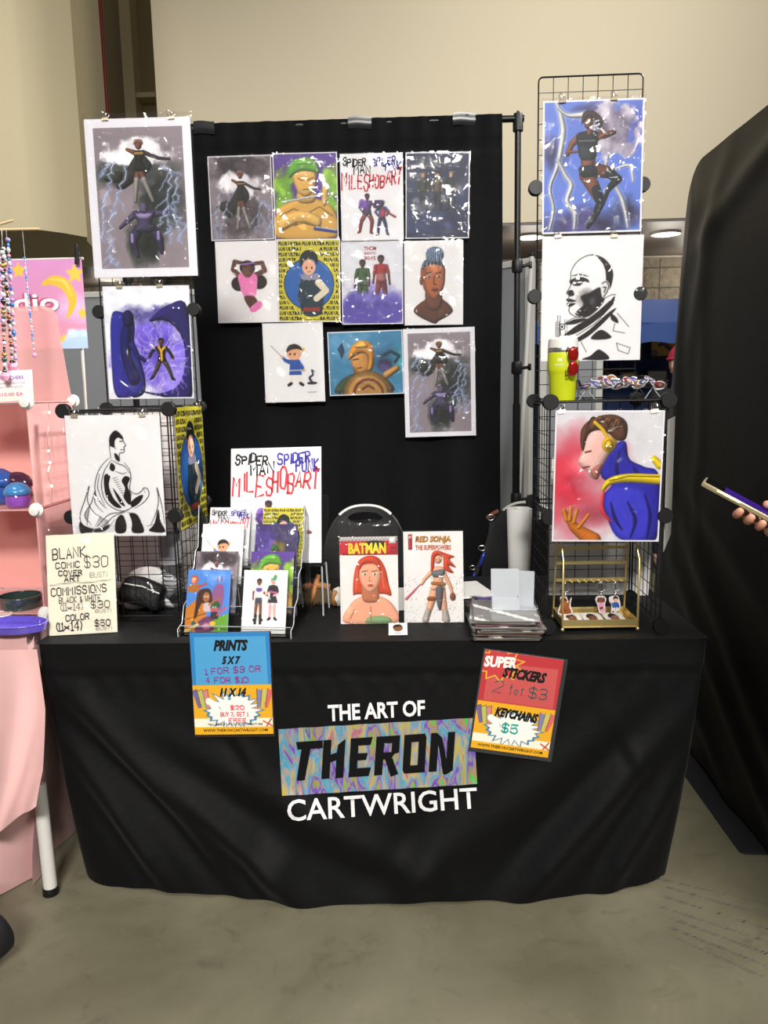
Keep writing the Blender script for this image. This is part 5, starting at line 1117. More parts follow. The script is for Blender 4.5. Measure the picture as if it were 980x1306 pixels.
# ------------------------------------------------------------------ prints pinned to the backdrop
PY = BY-.032
AB = art_band(100); AG = art_green(100); AS = art_storm(110, False); ABO = art_boy(100)
def band_title(s=1.0, seed=2):
    K_, B_, R_ = '#1c1a1e', '#3a349c', '#c23440'; wd = 2.0
    return [('h', 'SPIDER', (5, 4, 41, 15), K_, dict(w=wd, seed=seed, wob=1.3, jit=.4, slant=.12)), ('h', 'MAN', (22, 12, 48, 24), K_, dict(w=wd, seed=seed+1, wob=.8, jit=.3)), ('h', 'SPIDER', (52, 4, 88, 15), B_, dict(w=wd, seed=seed+2, wob=.9, jit=.35)),
            ('h', 'PUNK', (72, 9, 97, 22), B_, dict(w=wd, seed=seed+3, wob=.8, jit=.3)), ('h', 'MILES', (2, 21, 46, 43), R_, dict(w=wd+.2, seed=seed+4, wob=1.5, jit=.5, slant=.1)), ('h', 'HOBART', (46, 17, 98, 40), R_, dict(w=wd+.4, seed=seed+5, wob=1.3, jit=.45, slant=.15))]
BD = [(AS, [(263.3, 199.6), (345.5, 197.4), (350, 305), (271.4, 307.4)], 'dark stormy print of a figure in a dark dress, top left of backdrop', None, 0),
 (AG, [(346.4, 196.5), (430, 193), (432, 306), (352, 306)], 'print of a green haired man with crossed golden arms on the backdrop', None, 0),
 (AB, [(432, 197), (514, 194), (515, 306), (437.6, 307)], 'white print with scrawled black, blue and red title above two figures, on backdrop', lettering(band_title()), 0),
 (art_trio(100), [(517, 195), (599, 193), (599, 304), (518.4, 304)], 'dark navy print of three standing men, top right of backdrop', None, 0),
 (art_pink(100), [(274, 308.4), (352.6, 306.5), (357, 411), (279, 412)], 'white print of a woman in a pink top with raised arms', None, 0),
 (ACI, [(352, 305.4), (432.7, 304.7), (435.6, 410.5), (357, 410.5)], 'yellow lettered print with a large blue disc on the backdrop', plus_letters(), 0),
 (art_duo(100), [(434.5, 307.6), (513.5, 306), (515, 413), (437.4, 414)], 'print of two young men in green and red shirts above purple mist', lettering([('t', 'THEM', (37, 7, 57, 11.5), '#a03c2c', dict(bold=.03)), ('t', 'BANTU', (38, 13.5, 56, 16.5), '#a03c2c', dict(bold=.03)), ('t', 'BOYS', (38, 18.5, 56, 23), '#a03c2c', dict(bold=.03))]), 0),
 (art_portrait(100), [(516, 307.6), (593, 306), (589, 414), (516, 415)], 'white print of a face with a blue braided bun on the backdrop', None, 0),
 (ABO, [(334.6, 413), (411.4, 410.5), (415.4, 512), (339, 513.4)], 'white print of a small boy in a blue tunic, lowest left on the backdrop', None, 0),
 (art_wood(130), [(417, 424), (515, 420.4), (514, 502), (421.6, 505)], 'landscape print of a golden haired person against teal sky on the backdrop', None, 0),
 (art_storm(120), [(513.5, 418.6), (605, 418), (608, 554), (518, 559)], 'grey matted print of two figures in lightning, lowest right on the backdrop', None, .02)]
for k, (ar, c, lb, lt, bd) in enumerate(BD):
    hang('art_print', ar, c, PY-.0035*(k % 3), lb, 'art print', 'prints pinned on the black backdrop', letters=lt, border=bd or .004, seed=20+k)

# ------------------------------------------------------------------ tiered acrylic rack with small prints
RO = atz(301, 813, ZT); RYAW = math.radians(-5)
rack = thing('tiered_print_rack', 'clear acrylic tiered rack of small prints on the left half of the table', 'display rack', RO+Vector((0, 0, .0)), (0, 0, RYAW))
ROWS = [(.028, .004), (.085, .046), (.14, .118), (.195, .160)]; LEAN = math.radians(20); RTH = .004
for sx in (-.166, .158):
    mb = MB(); ol = [(-.004, 0), (.262, 0), (.262, .30), (.215, .34), (.19, .22), (.165, .21), (.145, .165), (.11, .155), (.09, .09), (.05, .075), (.03, .03), (-.004, .022)]
    # outline in (y, z), extruded along x
    n_ = len(ol); vs = [(sx-.002, y, z) for y, z in ol]+[(sx+.002, y, z) for y, z in ol]
    mb.add(vs, [tuple(range(n_)), tuple(range(2*n_-1, n_-1, -1))]+[(i, i+n_, (i+1) % n_+n_, (i+1) % n_) for i in range(n_)])
    sp_ = recalc(mb.build('side_panel', M_ACRYL, rack)); MB().tube([(sx, y, z) for y, z in ol], .0013, 6, closed=True).build('edge_glow_line', mat('clear_edge', '#a9adb0', .15, spec=.8), sp_, smooth=60)  # pale grey tube paints in the bright glow of the acrylic edge
for y, z in ROWS:
    mb = MB(); mb.box((-.004, y-.008, max(z-.002, .002)), (.32, .03, .003)); mb.box((-.004, y-.022, z+.012), (.32, .003, .026))
    mb.box((-.004, y+.05, z+.075), (.32, .003, .15), Euler((-LEAN, 0, 0))); sh_ = mb.build('shelf', M_ACRYL, rack); MB().cyl((-.164, y-.022, z+.025), (.156, y-.022, z+.025), .0012, 6).build('edge_glow_line', mat('clear_edge', '#a9adb0', .15, spec=.8), sh_, smooth=60)  # light grey line along the lip stands in for its edge glow
mb = MB()
for sx in (-.12, .12): mb.tube([(sx, .262, .0), (sx, .262, .24), (sx, .22, .25)], .003, 8)
mb.build('rear_strut', mat('clear_edge', '#a9adb0', .15, spec=.8), rack, smooth=60)
def in_rack(ar, row, x, lb, letters=None, w_=.127, h_=.178, seed=0):
    y, z = ROWS[row]; M = loc_mat(rack) @ Matrix.Translation((x, y-.004, z+.001)) @ Matrix.Rotation(-LEAN, 4, 'X')
    return print_thing('small_print', ar, w_, h_, M.translation, M.to_euler(), lb, 'art print', 'small prints in the acrylic rack', letters=letters, seed=seed, sw=.004)
XL, XR = -.083, .075
in_rack(AB, 3, XL+.004, 'small white print with scrawled title, rear left of the acrylic rack', lettering(band_title()), seed=41)
in_rack(ACI, 3, XR+.012, 'small yellow lettered print with blue disc, rear right of the acrylic rack', plus_letters(), seed=42)
in_rack(ABO, 2, XL-.002, 'small white print of a boy in blue, second from rear on rack left', seed=43)
in_rack(art_leaf(70), 2, XR+.003, 'small purple print of a figure in green, second from rear on rack right', seed=44)
in_rack(AS, 1, XL-.006, 'small grey storm print tucked behind the colourful cartoon print', seed=45)
in_rack(AG, 1, XR+.002, 'small print of a green haired man behind the couple print', seed=46)
in_rack(art_crowd(90), 0, XL-.012, 'small colourful cartoon crowd print, front left of the acrylic rack', seed=47)
in_rack(art_pair(90), 0, XR-.004, 'small white print of two children holding hands, front right of the rack', seed=48)
tp = at(352, 571, .36); tl = math.radians(14)
base = Vector((tp.x, .36-.356*math.sin(tl), tp.z-.356*math.cos(tl)))
print_thing('art_print', AB, .282, .356, base, (-tl, -.012, math.radians(-3)), 'large white print with scrawled title standing at the top of the acrylic rack', 'art print', letters=lettering(band_title(seed=12)), sleeve=False)
mb = MB(); Mi = loc_mat(rack).inverted(); bl = Mi @ base
mb.box((bl.x, bl.y+.0, bl.z-.004), (.30, .03, .004)); mb.box((bl.x, bl.y-.016, bl.z+.004), (.30, .003, .02)); mb.box((bl.x, bl.y+.075, bl.z+.1), (.30, .003, .2), Euler((-tl-.1, 0, 0))); mb.build('top_shelf', M_ACRYL, rack)
mb = MB()
for sx in (-.145, .145):
    mb.tube([(bl.x+sx, bl.y-.012, 0), (bl.x+sx, bl.y-.012, bl.z-.006), (bl.x+sx, bl.y+.05, bl.z-.006), (bl.x+sx, bl.y+.08, 0)], .0028, 8)
mb.build('top_strut', mat('clear_edge', '#a9adb0', .15, spec=.8), rack, smooth=60)

# ------------------------------------------------------------------ comics, card, hand lettered sign
def stand_up(name, ar, pbl, pbr, h_, lean, label, cat, letters=None, **k):
    a_, b_ = atz(*pbl, ZT+.001), atz(*pbr, ZT+.001); d_ = b_-a_; t = print_thing(name, ar, d_.length, h_, (a_+b_)/2, (-lean, 0, math.atan2(d_.y, d_.x)), label, cat, letters=letters, **k)
    return t
def easel(parent, w_, h_):
    mb = MB(); mb.tube([(-w_*.25, .002, .06), (-w_*.25, .05, .03), (-w_*.25, .075, -.0), ], .0025, 6); mb.tube([(w_*.25, .002, .06), (w_*.25, .05, .03), (w_*.25, .075, -.0)], .0025, 6); mb.cyl((-w_*.25, .07, .005), (w_*.25, .07, .005), .0025, 6)
    mb.build('rear_prop', M_RUB, parent, smooth=60)
def htop(px_b, px_t, lean):   # height that puts the top edge on the photo's row
    b = atz(*px_b, ZT)
    lo, hi = .05, .5
    for _ in range(30):
        m = (lo+hi)/2; p = b+Vector((0, math.sin(lean)*m, math.cos(lean)*m)); d = p-CAM; v = 653-FPX*d.dot(UPV)/d.dot(FWD)
        if v < px_t: hi = m
        else: lo = m
    return (lo+hi)/2
t = stand_up('comic_book', art_redhead(130), (435, 796), (509, 795), htop((471, 796), 685, .14), .14, 'comic of a red haired woman under a red title band, in a tall clear bag', 'comic book', seed=61, flap=.045,
  letters=lettering([('t', 'BATMAN', (15, 7, 80, 19.5), '#d8c23a', dict(bold=.05, res=3)), ('t', '80c', (88, 12, 97, 14), '#2a2020', dict(bold=.02)), ('t', 'No. 1', (88, 15.5, 97, 17.5), '#2a2020', dict(bold=.02))]), back=True)
easel(t, .17, .25)
t = stand_up('comic_book', art_runner(130), (516, 794), (592, 793.5), htop((554, 794), 678, .14), .14, 'white comic of a red haired woman striding with a ribbon, right of the bagged comic', 'comic book', seed=62,
  letters=lettering([('t', 'RED SONJA', (20, 5, 80, 14), '#a8591e', dict(bold=.06, shear=.15)), ('t', 'RED SONJA', (20.5, 5.4, 79.5, 13.6), '#d8b22e', dict(bold=.025, shear=.15)), ('t', 'THE SUPERPOWERS', (20, 15, 80, 20.5), '#a8501e', dict(bold=.04)), ('t', '#1', (9, 4.5, 14, 7.5), '#e0d0c8', dict(bold=.02))]), back=True)
easel(t, .17, .25)
ab = Art(.9, 50, '#dedad6', 51); ab.ell(50, 44, 26, 24, '#7a4c34'); ab.poly([(24, 40), (30, 18), (60, 12), (76, 36), (60, 30)], '#35241c'); ab.limb([(36, 84), (66, 84)], 2, '#6a6464')
a_ = atz(508, 810, ZT+.004); t = print_thing('business_card', ab, .052, .05, a_, (-1.15, 0, .02), 'tiny white card with a brown portrait, lying in front of the comics', 'card', sleeve=False)
aw = Art(1.45, 60, '#e3ddcb', 52)
KB = '#1d1a1c'; GYK = '#5a5652'
HS = [('h', 'BLANK', (9, 13, 57, 24), KB, dict(w=1.5, seed=3, deg=-2)), ('h', 'COMIC', (13, 27.5, 48, 33.5), KB, dict(w=1.3, seed=4, deg=-1)), ('h', '$30', (55, 21, 90, 34), GYK, dict(w=1.4, seed=5)), ('h', 'COVER', (17, 36, 51, 41), KB, dict(w=1.4, seed=6)), ('h', 'ART', (25, 41.5, 48, 47), KB, dict(w=1.4, seed=7)), ('h', '(BUST)', (62, 39, 88, 44), GYK, dict(w=.55, seed=8, jit=.05)),
 ('h', 'COMMISSIONS', (5, 52, 86, 60), KB, dict(w=1.4, seed=9, deg=-1.5)), ('h', 'BLACK & WHITE', (16, 62, 77, 68), KB, dict(w=1.0, seed=10, deg=-1)), ('h', '(11x14)', (18, 69, 50, 76), GYK, dict(w=1, seed=11)), ('h', '$30', (62, 67, 90, 75), KB, dict(w=1.1, seed=12)), ('h', '(BUST)', (68, 76.3, 92, 79.6), GYK, dict(w=.5, seed=13, jit=.05)),
 ('h', 'COLOR', (25, 80, 59, 86), KB, dict(w=1.4, seed=14, deg=-2)), ('h', '(11x14)', (11, 87, 48, 96), KB, dict(w=1.5, seed=15)), ('h', '$50', (67, 86, 90, 93), KB, dict(w=1.3, seed=16)), ('h', '(BUST)', (68, 94, 92, 97.2), GYK, dict(w=.5, seed=17, jit=.05))]
aw.limb([(4, 50), (40, 48), (60, 49), (94, 47)], .4, '#5a5652')
stand_up('commission_sign', aw, (63, 811), (150, 806), htop((106, 808), 681, .16), .16, 'cream hand lettered commission price card in a clear sleeve, left table end', 'price sign', letters=lettering(HS), seed=63, sw=.012, flap=.012)

# ------------------------------------------------------------------ chairs behind the table
def chair(x, y, rz, label):
    t = thing('folding_chair', label, 'chair', (x, y, 0), (0, 0, rz), 'black chairs behind the table'); PL = mat('black_chair_plastic', '#19191b', .45, bump=.08, bscale=60); FR = mat('chair_frame_metal', '#8f9092', .3, .9)
    # back: front face is -y side toward the table ; people sit facing -y
    def outline(th, k=1): return (.19*k*math.copysign(abs(math.cos(th))**.8, math.cos(th)), .60+.335*k*math.copysign(abs(math.sin(th))**.8, math.sin(th)) if math.sin(th) > 0 else .60+.10*k*math.sin(th))
    n_ = 48; OUT = [outline(2*PI*i/n_) for i in range(n_)]; hole = [(.075*math.cos(2*PI*i/n_), .885+.024*math.sin(2*PI*i/n_)) for i in range(n_)]
    mb = MB()
    def yb(px2, z): return .20+.10*(z-.5)+.035*(1-(px2/.2)**2)
    rings = []
    for lay, off in ((0, -.006), (1, .006)):
        for k in range(5):
            f = k/4; rings.append([(hole[i][0]*(1-f)+OUT[i][0]*f, yb(hole[i][0]*(1-f)+OUT[i][0]*f, hole[i][1]*(1-f)+OUT[i][1]*f)+off, hole[i][1]*(1-f)+OUT[i][1]*f) for i in range(n_)])
    vs = [p for r in rings for p in r]; fs = []
    for b_ in (0, 5):
        for k in range(4):
            for i in range(n_): q_ = ((b_+k)*n_+i, (b_+k)*n_+(i+1) % n_, (b_+k+1)*n_+(i+1) % n_, (b_+k+1)*n_+i); fs.append(q_ if b_ == 0 else q_[::-1])
    for i in range(n_): fs.append((4*n_+i, 4*n_+(i+1) % n_, 9*n_+(i+1) % n_, 9*n_+i)); fs.append((i, 5*n_+i, 5*n_+(i+1) % n_, (i+1) % n_))
    mb.add(vs, fs); bk = recalc(mb.build('backrest', PL, t, smooth=45))
    rim = [(p[0], yb(p[0], p[1]), p[1]) for p in (outline(PI*(.5+f)) for f in [(-.17+.34*i/14) for i in range(15)])]
    MB().tube(rim, .0075, 8).build('handle_rim', mat('white_handle', '#d4d2cc', .3, .3), bk, smooth=60)
    for s_ in (-1, 1):
        rr = [(p[0]*1.0, yb(p[0], p[1]), p[1]) for p in (outline(PI*(.5+s_*f)) for f in [(.18+.34*i/14) for i in range(15)])]
        MB().tube(rr, .006, 8).build('edge_tube', M_BLACK, bk, smooth=60)
    MB().grid(lambda u, v: ((u-.5)*.40, -.2+.41*v, .45+.012*math.cos((u-.5)*3)-.01*math.sin(PI*v)), 12, 12).box((0, 0, .437), (.40, .40, .016), bev=.006).build('seat', PL, t, smooth=40)
    for s_ in (-1, 1):
        MB().tube([(s_*.19, .24, .62), (s_*.20, .18, .45), (s_*.205, -.24, .012)], .011, 8).build('leg', FR, t, smooth=60)
        MB().tube([(s_*.17, -.16, .43), (s_*.175, .05, .25), (s_*.18, .27, .012)], .011, 8).build('leg', FR, t, smooth=60)
    MB().cyl((-.2, -.14, .12), (.2, -.14, .12), .008, 8).build('stretcher', FR, t, smooth=60)
    return t
p = at(463, 648, 1.12); chair(p.x, 1.0, 0, 'black chair with a white rimmed handle hole, behind the two comics')
p = at(640, 655, 1.1); chair(p.x+.0, 1.05, math.radians(-30), 'angled black chair with a strap hung over it, behind the sheet stack')
# strap with ring and blue buckle on the angled chair
t = thing('shoulder_strap', 'black strap with metal rings and blue clips hanging over the angled chair', 'strap', at(610, 700, .86))
def rib(pts, wd, m, name, par):
    mb = MB(); P3 = [Vector(p) for p in pts]
    L = []; R_ = []
    for i, p in enumerate(P3):
        d = (P3[min(i+1, len(P3)-1)]-P3[max(i-1, 0)]).normalized(); s_ = d.cross(Vector((0, -1, 0))).normalized(); L.append(p+s_*wd/2); R_.append(p-s_*wd/2)
    k = len(L); back = [p+Vector((0, .002, 0)) for p in L+R_]; mb.add(L+R_, [(i, i+1, k+i+1, k+i) for i in range(k-1)]); mb.add(back, [(k+i, k+i+1, i+1, i) for i in range(k-1)]); return mb.build(name, m, par, world=True, smooth=True)
S_ = .84
rib([at(u, v, S_+o) for u, v, o in ((636, 652, .03), (628, 660, 0), (626, 680, 0), (620, 702, 0), (612, 720, .0), (606, 733, .0))], .016, mat('black_webbing', '#141416', .7, bump=.3, bscale=200), 'webbing', t)
rib([at(u, v, S_-.003) for u, v in ((636, 651), (629, 655), (622, 660))], .012, mat('brown_leather', '#6b4230', .6), 'leather_tab', t)
for u, v, r in ((626, 660, .014), (615, 699, .013), (603, 724, .010)):
    c = at(u, v, S_-.008); MB().tube([(c.x+r*math.cos(a_*PI/8), c.y, c.z+r*.75*math.sin(a_*PI/8)) for a_ in range(16)], .0022, 6, closed=True).build('ring', M_CHROME, t, world=True, smooth=True)
mb = MB(); mb.tube([at(u, v, S_-.012) for u, v in ((619, 704), (616, 710), (614, 718), (611, 724))], [.003, .007, .006, .002], 8); mb.tube([at(u, v, S_-.012) for u, v in ((606, 731), (603, 738))], [.004, .005], 8); mb.build('blue_clip', mat('blue_anodised', '#3140a8', .3, .5), t, world=True, smooth=True)

# ------------------------------------------------------------------ stack of sleeved sheets, card holder, roll, paper
def sheet_outline(w_, h_): return [(-w_/2, -h_/2), (w_/2, -h_/2), (w_/2, h_/2), (-w_/2, h_/2)]
fl, fr_ = atz(605, 817, ZT), atz(694, 820, ZT)
sc = Vector(((fl.x+fr_.x)/2, 0, ZT)); sy = (fl.y+fr_.y)/2+.145
TOPS = ['#e2e0de', '#dcd8d4', '#e4e2e0', '#c98a90', '#e0ddd8', '#d8d4ce', '#e3e1df', '#cf9aa0', '#e4e2e0', '#e6e4e3']
ordn = ['lowest', 'second from bottom', 'third from bottom', 'fourth from bottom', 'fifth from bottom', 'sixth from bottom', 'third from top', 'second from top', 'just under the top', 'topmost']
for k in range(10):
    rz = (-.03, .05, -.06, .02, -.02, .06, -.04, .03, -.10, -.05)[k]; w_ = .175; h_ = .255
    t = thing('bagged_comic', '%s of the flat bagged white sheets stacked beside the right tower' % ordn[k].capitalize(), 'bagged sheet', (sc.x+random.uniform(-.008, .008), sy-.02+random.uniform(-.006, .006), ZT+.0025+k*.0058), (0, 0, rz), 'stack of bagged sheets')
    t['label'] = t['label'][0].lower()+t['label'][1:]
    MB().box((0, 0, .0021), (w_, h_, .0038), bev=.0008).build('sheet', mat('board_'+TOPS[k][1:], TOPS[k], .55), t)
    mb = MB(); mb.grid(lambda u, v: ((u-.5)*(w_+.012), (v-.5)*(h_+.014), .0044+.0006*math.sin(u*9+v*13+k)), 14, 14); mb.build('clear_bag', M_SLEEVE, t, smooth=True)
    if k == 9:
        mb = MB(); mb.box((-.055, .10, .0042), (.05, .026, .0006)); mb.build('purple_label', mat('purple_print', '#5a4a9c', .5), t)
        mb = MB(); mb.box((.045, .09, .0042), (.05, .012, .0006)); mb.build('green_label', mat('green_print', '#5f9c4e', .5), t)
zst = ZT+.0025+9*.0058+.0048
pb = atz(653, 779, zst)
t = thing('card_holder', 'frosted clear card holder standing on the stack of bagged sheets', 'card holder', (pb.x, pb.y+.025, zst), (0, 0, -.06)); FA = mat('frosted_acrylic', '#c3c8ce', .25, spec=.6, alpha=.72)
mb = MB(); mb.box((-.015, -.02, .018), (.072, .003, .036)); mb.box((-.015, .012, .055), (.078, .003, .11), Euler((-.14, 0, 0))); mb.box((-.015, -.004, .002), (.072, .034, .003)); mb.box((.022, -.006, .02), (.003, .03, .036)); mb.box((-.051, -.006, .02), (.003, .03, .036)); mb.build('front_pocket', FA, t)
mb = MB(); mb.box((.044, .018, .05), (.045, .003, .105), Euler((-.1, 0, -.25))); mb.box((.04, .004, .002), (.06, .05, .003)); mb.build('rear_pocket', FA, t)
p = at(663, 648, .66); t = thing('paper_roll', 'upright white paper roll behind the frosted card holder', 'paper roll', (p.x, .66, ZT))
hz = p.z-ZT; MB().lathe([(.036, 0), (.037, .002), (.044, hz-.002), (.0435, hz), (.018, hz-.001), (.018, hz-.03)], n=32).build('roll', M_PAPER, t, smooth=50)
p = atz(604, 764, ZT); t = thing('loose_paper', 'white triangular sheet end lying behind the white comic', 'paper', (p.x-.02, p.y+.10, ZT+.001), (0, 0, .25))
MB().box((0, 0, .004), (.15, .2, .006), bev=.001).build('sheet', M_PAPER, t)
t = thing('tissue_box_edge', 'small white card leaning between the two comics', 'paper', (atz(514, 770, ZT).x, .30, ZT), (-.2, 0, .1)); t.name = 'leaning_card'
MB().box((0, 0, .035), (.05, .002, .07)).build('card', M_PAPER, t)

# ------------------------------------------------------------------ gold stand with keychains
GF = [atz(718, 806, ZT), atz(815, 806, ZT), atz(804, 785, ZT), atz(711, 790, ZT)]
gx = (GF[0].x+GF[1].x+GF[2].x+GF[3].x)/4; gw = .207; gd = .135
gt = thing('jewelry_stand', 'gold metal keychain stand with a tray, under the headphone poster', 'display stand', ((GF[0].x+GF[1].x)/2, GF[0].y, ZT), (0, 0, .02))
mb = MB()
mb.box((0, .004, .022), (gw, .002, .022)); mb.box((0, gd, .022), (gw, .002, .022)); mb.box((-gw/2, gd/2, .022), (.002, gd, .022)); mb.box((gw/2, gd/2, .022), (.002, gd, .022)); mb.box((0, gd/2, .0125), (gw, gd, .002)); mb.build('tray', M_GOLD, gt)
for sx in (-1, 1):
    for y in (0.004, gd): MB().ball((sx*gw/2, y, .006), .006, 10).build('foot', M_GOLD, gt, smooth=True)
    MB().tube([(sx*gw/2, .004, .008), (sx*gw/2, .004, .20), (sx*(gw/2-.002), gd*.55, .29)], .0032, 8).build('front_post', M_GOLD, gt, smooth=60)
    MB().tube([(sx*gw/2, gd, .012), (sx*(gw/2-.004), gd*.75, .29)], .0032, 8).build('rear_post', M_GOLD, gt, smooth=60)
zb = [at(757, v, GF[0].y+.12).z-ZT for v in (697, 716, 738)]
for z in zb: MB().box((0, gd*.9-z*.08, z), (gw-.004, .004, .009)).build('crossbar', M_GOLD, gt)
for k in range(9):
    x = -gw/2+.02+k*.0205; y = gd*.9-zb[2]*.08; MB().tube([(x, y, zb[2]), (x+.006, y-.016, zb[2]-.006), (x+.006, y-.018, zb[2]-.002)], .0014, 5).ball((x+.006, y-.018, zb[2]-.002), .0022, 8).build('hook', M_GOLD, gt, smooth=True)
def keychain(k, ar, w_, h_, label):
    x = -gw/2+.02+k*.0205+.006; y = gd*.9-zb[2]*.08-.016; M = loc_mat(gt) @ Vector((x, y, zb[2]-.006))
    t = thing('keychain', label, 'keychain', (M.x, M.y, M.z), (0, 0, .02), 'keychains on the gold stand'); mb = MB()
    mb.tube([(.013*math.cos(a_*PI/10), .001*math.sin(a_), -.013+.013*math.sin(a_*PI/10)) for a_ in range(20)], .0011, 6, closed=True); mb.build('ring', M_CHROME, t, smooth=True)
    mb = MB(); mb.tube([(0, 0, -.026), (.002, -.002, -.033), (0, 0, -.040)], .002, 6); mb.ball((0, 0, -.034), .0045, 8); mb.build('link', M_CHROME, t, smooth=True)
    me = sheet_mesh('charm', ar['a'], w_, h_); z0 = -.040-h_
    # charm cut along its outline: a solid slice of acrylic with the printed face in front
    ol = crom(ar['o'], 4); O = [((x_/100-.5)*w_, h_*(1-y_/100)) for x_, y_ in ol]
    b = MB(); b.prism([(p[0]*1.08, (p[1]-h_/2)*1.06+h_/2) for p in O], .003, Matrix.Translation((0, .0022, z0))); c = recalc(b.build('charm', mat('clear_charm_edge', '#cfcac8', .2, spec=.6), t))
    bpy.data.meshes.remove(me); f = MB(); cols = []
    for pts, col in ar['p']:
        if col not in cols: cols.append(col)
        f.cur = cols.index(col); pp = crom(pts, 4) if len(pts) > 3 else pts; dl = -.0002*len(f.f)
        q_ = [((x_/100-.5)*w_, .0004+dl, z0+h_*(1-y_/100)) for x_, y_ in pp]; f.add(q_, [tuple(range(len(q_)))])
    f.build('printed_face', [flat(c_) for c_ in cols], c)
def circ(cx_, cy_, rx, ry): return [(cx_+rx*math.cos(k*PI/4), cy_+ry*math.sin(k*PI/4)) for k in range(8)]
K1 = dict(a=AS, o=[(20, 6), (60, 4), (70, 30), (92, 8), (86, 50), (99, 96), (10, 99), (14, 60), (22, 40)], p=[([(20, 10), (58, 8), (66, 36), (88, 12), (80, 56), (94, 94), (14, 95), (20, 60)], '#8a4a22'), (circ(40, 32, 20, 24), '#9c5a2c'), ([(22, 30), (28, 10), (52, 10), (62, 30), (42, 20)], '#3a1d10'), (circ(33, 32, 3, 3), '#1d0f0a'), (circ(49, 32, 3, 3), '#1d0f0a'), ([(32, 44), (42, 48), (50, 43), (42, 45)], '#3a1510'), ([(40, 62), (62, 78), (72, 60), (56, 88)], '#6a3416')])
K2 = dict(a=AS, o=[(8, 20), (30, 2), (70, 2), (94, 20), (84, 48), (86, 92), (44, 99), (28, 60)], p=[(circ(52, 24, 17, 17), '#3a241c'), (circ(52, 28, 11, 13), '#7a4a34'), ([(16, 28), (28, 6), (40, 14), (34, 40)], '#6a4030'), ([(86, 26), (76, 6), (64, 14), (70, 40)], '#6a4030'), ([(34, 42), (72, 42), (74, 64), (38, 66)], '#d889b0'), ([(40, 66), (70, 64), (72, 78), (48, 80)], '#6a4030'), ([(50, 80), (80, 72), (82, 90), (52, 94)], '#d889b0')])
K3 = dict(a=AS, o=[(6, 12), (30, 4), (70, 4), (84, 30), (92, 60), (72, 98), (24, 98), (24, 54), (8, 34)], p=[(circ(54, 22, 20, 15), '#d0a07c'), ([(34, 20), (40, 4), (66, 4), (76, 20), (54, 14)], '#2b211d'), ([(34, 40), (74, 40), (80, 70), (32, 70)], '#2f56a0'), ([(36, 44), (20, 38), (12, 24), (24, 50)], '#2f56a0'), ([(70, 44), (86, 58), (82, 66), (68, 54)], '#2f56a0'), ([(38, 70), (50, 70), (44, 92), (34, 90)], '#d8d0c4'), ([(58, 70), (70, 70), (72, 92), (62, 92)], '#d8d0c4'), (circ(36, 93, 7, 4), '#231d1d'), (circ(72, 93, 7, 4), '#231d1d')])
keychain(0, K1, .042, .052, 'brown figure keychain hanging at the left end of the gold stand')
keychain(5, K2, .034, .05, 'pink topped woman keychain hanging on the gold stand')
keychain(7, K3, .036, .05, 'blue tunic boy keychain at the right end of the gold stand')
for k, (x, lb) in enumerate(((-.062, 'left'), (-.004, 'middle'), (.058, 'right'))):
    a = Art(.7, 46, '#e2dfda', 60+k); a.ell(50, 46, 24, 22, '#8a5638'); a.poly([(24, 44), (28, 18), (56, 8), (76, 36), (56, 26)], '#33221a'); a.ell(40, 48, 3, 3, '#1d120c'); a.ell(60, 48, 3, 3, '#1d120c'); a.limb([(42, 70), (58, 70)], 1.5, '#5a2a20')
    M = loc_mat(gt) @ Vector((x, .022, .0145)); print_thing('sticker_card', a, .055, .09, M, (-1.5, 0, .02), '%s white card with a brown head in the gold stand tray' % lb, 'sticker', 'head cards in the gold tray', sleeve=False)

# ------------------------------------------------------------------ tumbler, sunglasses, sticker tray on the right tower
ZC = ZT+.021+2*GS+.003; tp = at(718, 513, RY+.07); tx = tp.x
ht = at(718, 444, RY+.07).z-ZC; lid = at(718, 431, RY+.07).z-ZC; rt = (at(738, 460, RY+.07).x-at(699, 460, RY+.07).x)/2
t = thing('tumbler', 'lime yellow insulated tumbler with white lid on top of the right wire cube', 'tumbler', (tx, RY+.075, ZC)); YG = mat('lime_powder_coat', '#b7c21c', .42, spec=.4)
hm = ht*.53
MB().lathe([(.001, 0), (rt*.80, 0), (rt*.83, .004), (rt*.90, hm-.006), (rt*.93, hm-.002), (rt*.99, hm+.006), (rt, hm+.012), (rt, ht-.012), (rt*.995, ht-.011)], n=36, caps=False).build('body', YG, t, smooth=40)
MB().lathe([(rt*.99, ht-.013), (rt*1.0, ht-.011), (rt*1.0, ht), (rt*.98, ht+.001)], n=36, caps=False).build('steel_rim', M_CHROME, t, smooth=40)
ld = MB(); ld.lathe([(rt*.98, ht-.002), (rt*.99, ht+.004), (rt*.94, lid-.004), (rt*.8, lid), (.001, lid)], n=36, caps=False); ld.box((rt*.25, 0, lid+.002), (rt*1.1, .03, .006), bev=.002); ldo = ld.build('lid', mat('white_lid_plastic', '#d4d2cd', .3, spec=.5), t, smooth=40)
mb = MB(); mb.tube([(-.012, 0, lid), (-.012, 0, lid+.06)], .0042, 10, caps=False); mb.tube([(.008, .0, lid), (.006, 0, lid+.05)], .0032, 8, caps=False); mb.build('straw', M_ACRYL, t, smooth=True)
def curved_text(s, z0, z1, a0, a1, name, par, R_, m):
    mb = MB(); vs, fs = text_geo(s, .02, 0, 2); 
    mb.add([(math.cos(a0+(a1-a0)*x)*R_, math.sin(a0+(a1-a0)*x)*R_, z0+(z1-z0)*y) for x, y in vs], fs); return mb.build(name, m, par)
WL = mat('white_logo', '#d8dcb0', .5)
curved_text('STANLEY', ht*.66, ht*.70, -PI/2-.75, -PI/2-.05, 'logo_lettering', t, rt+.0006, WL)
mb = MB()
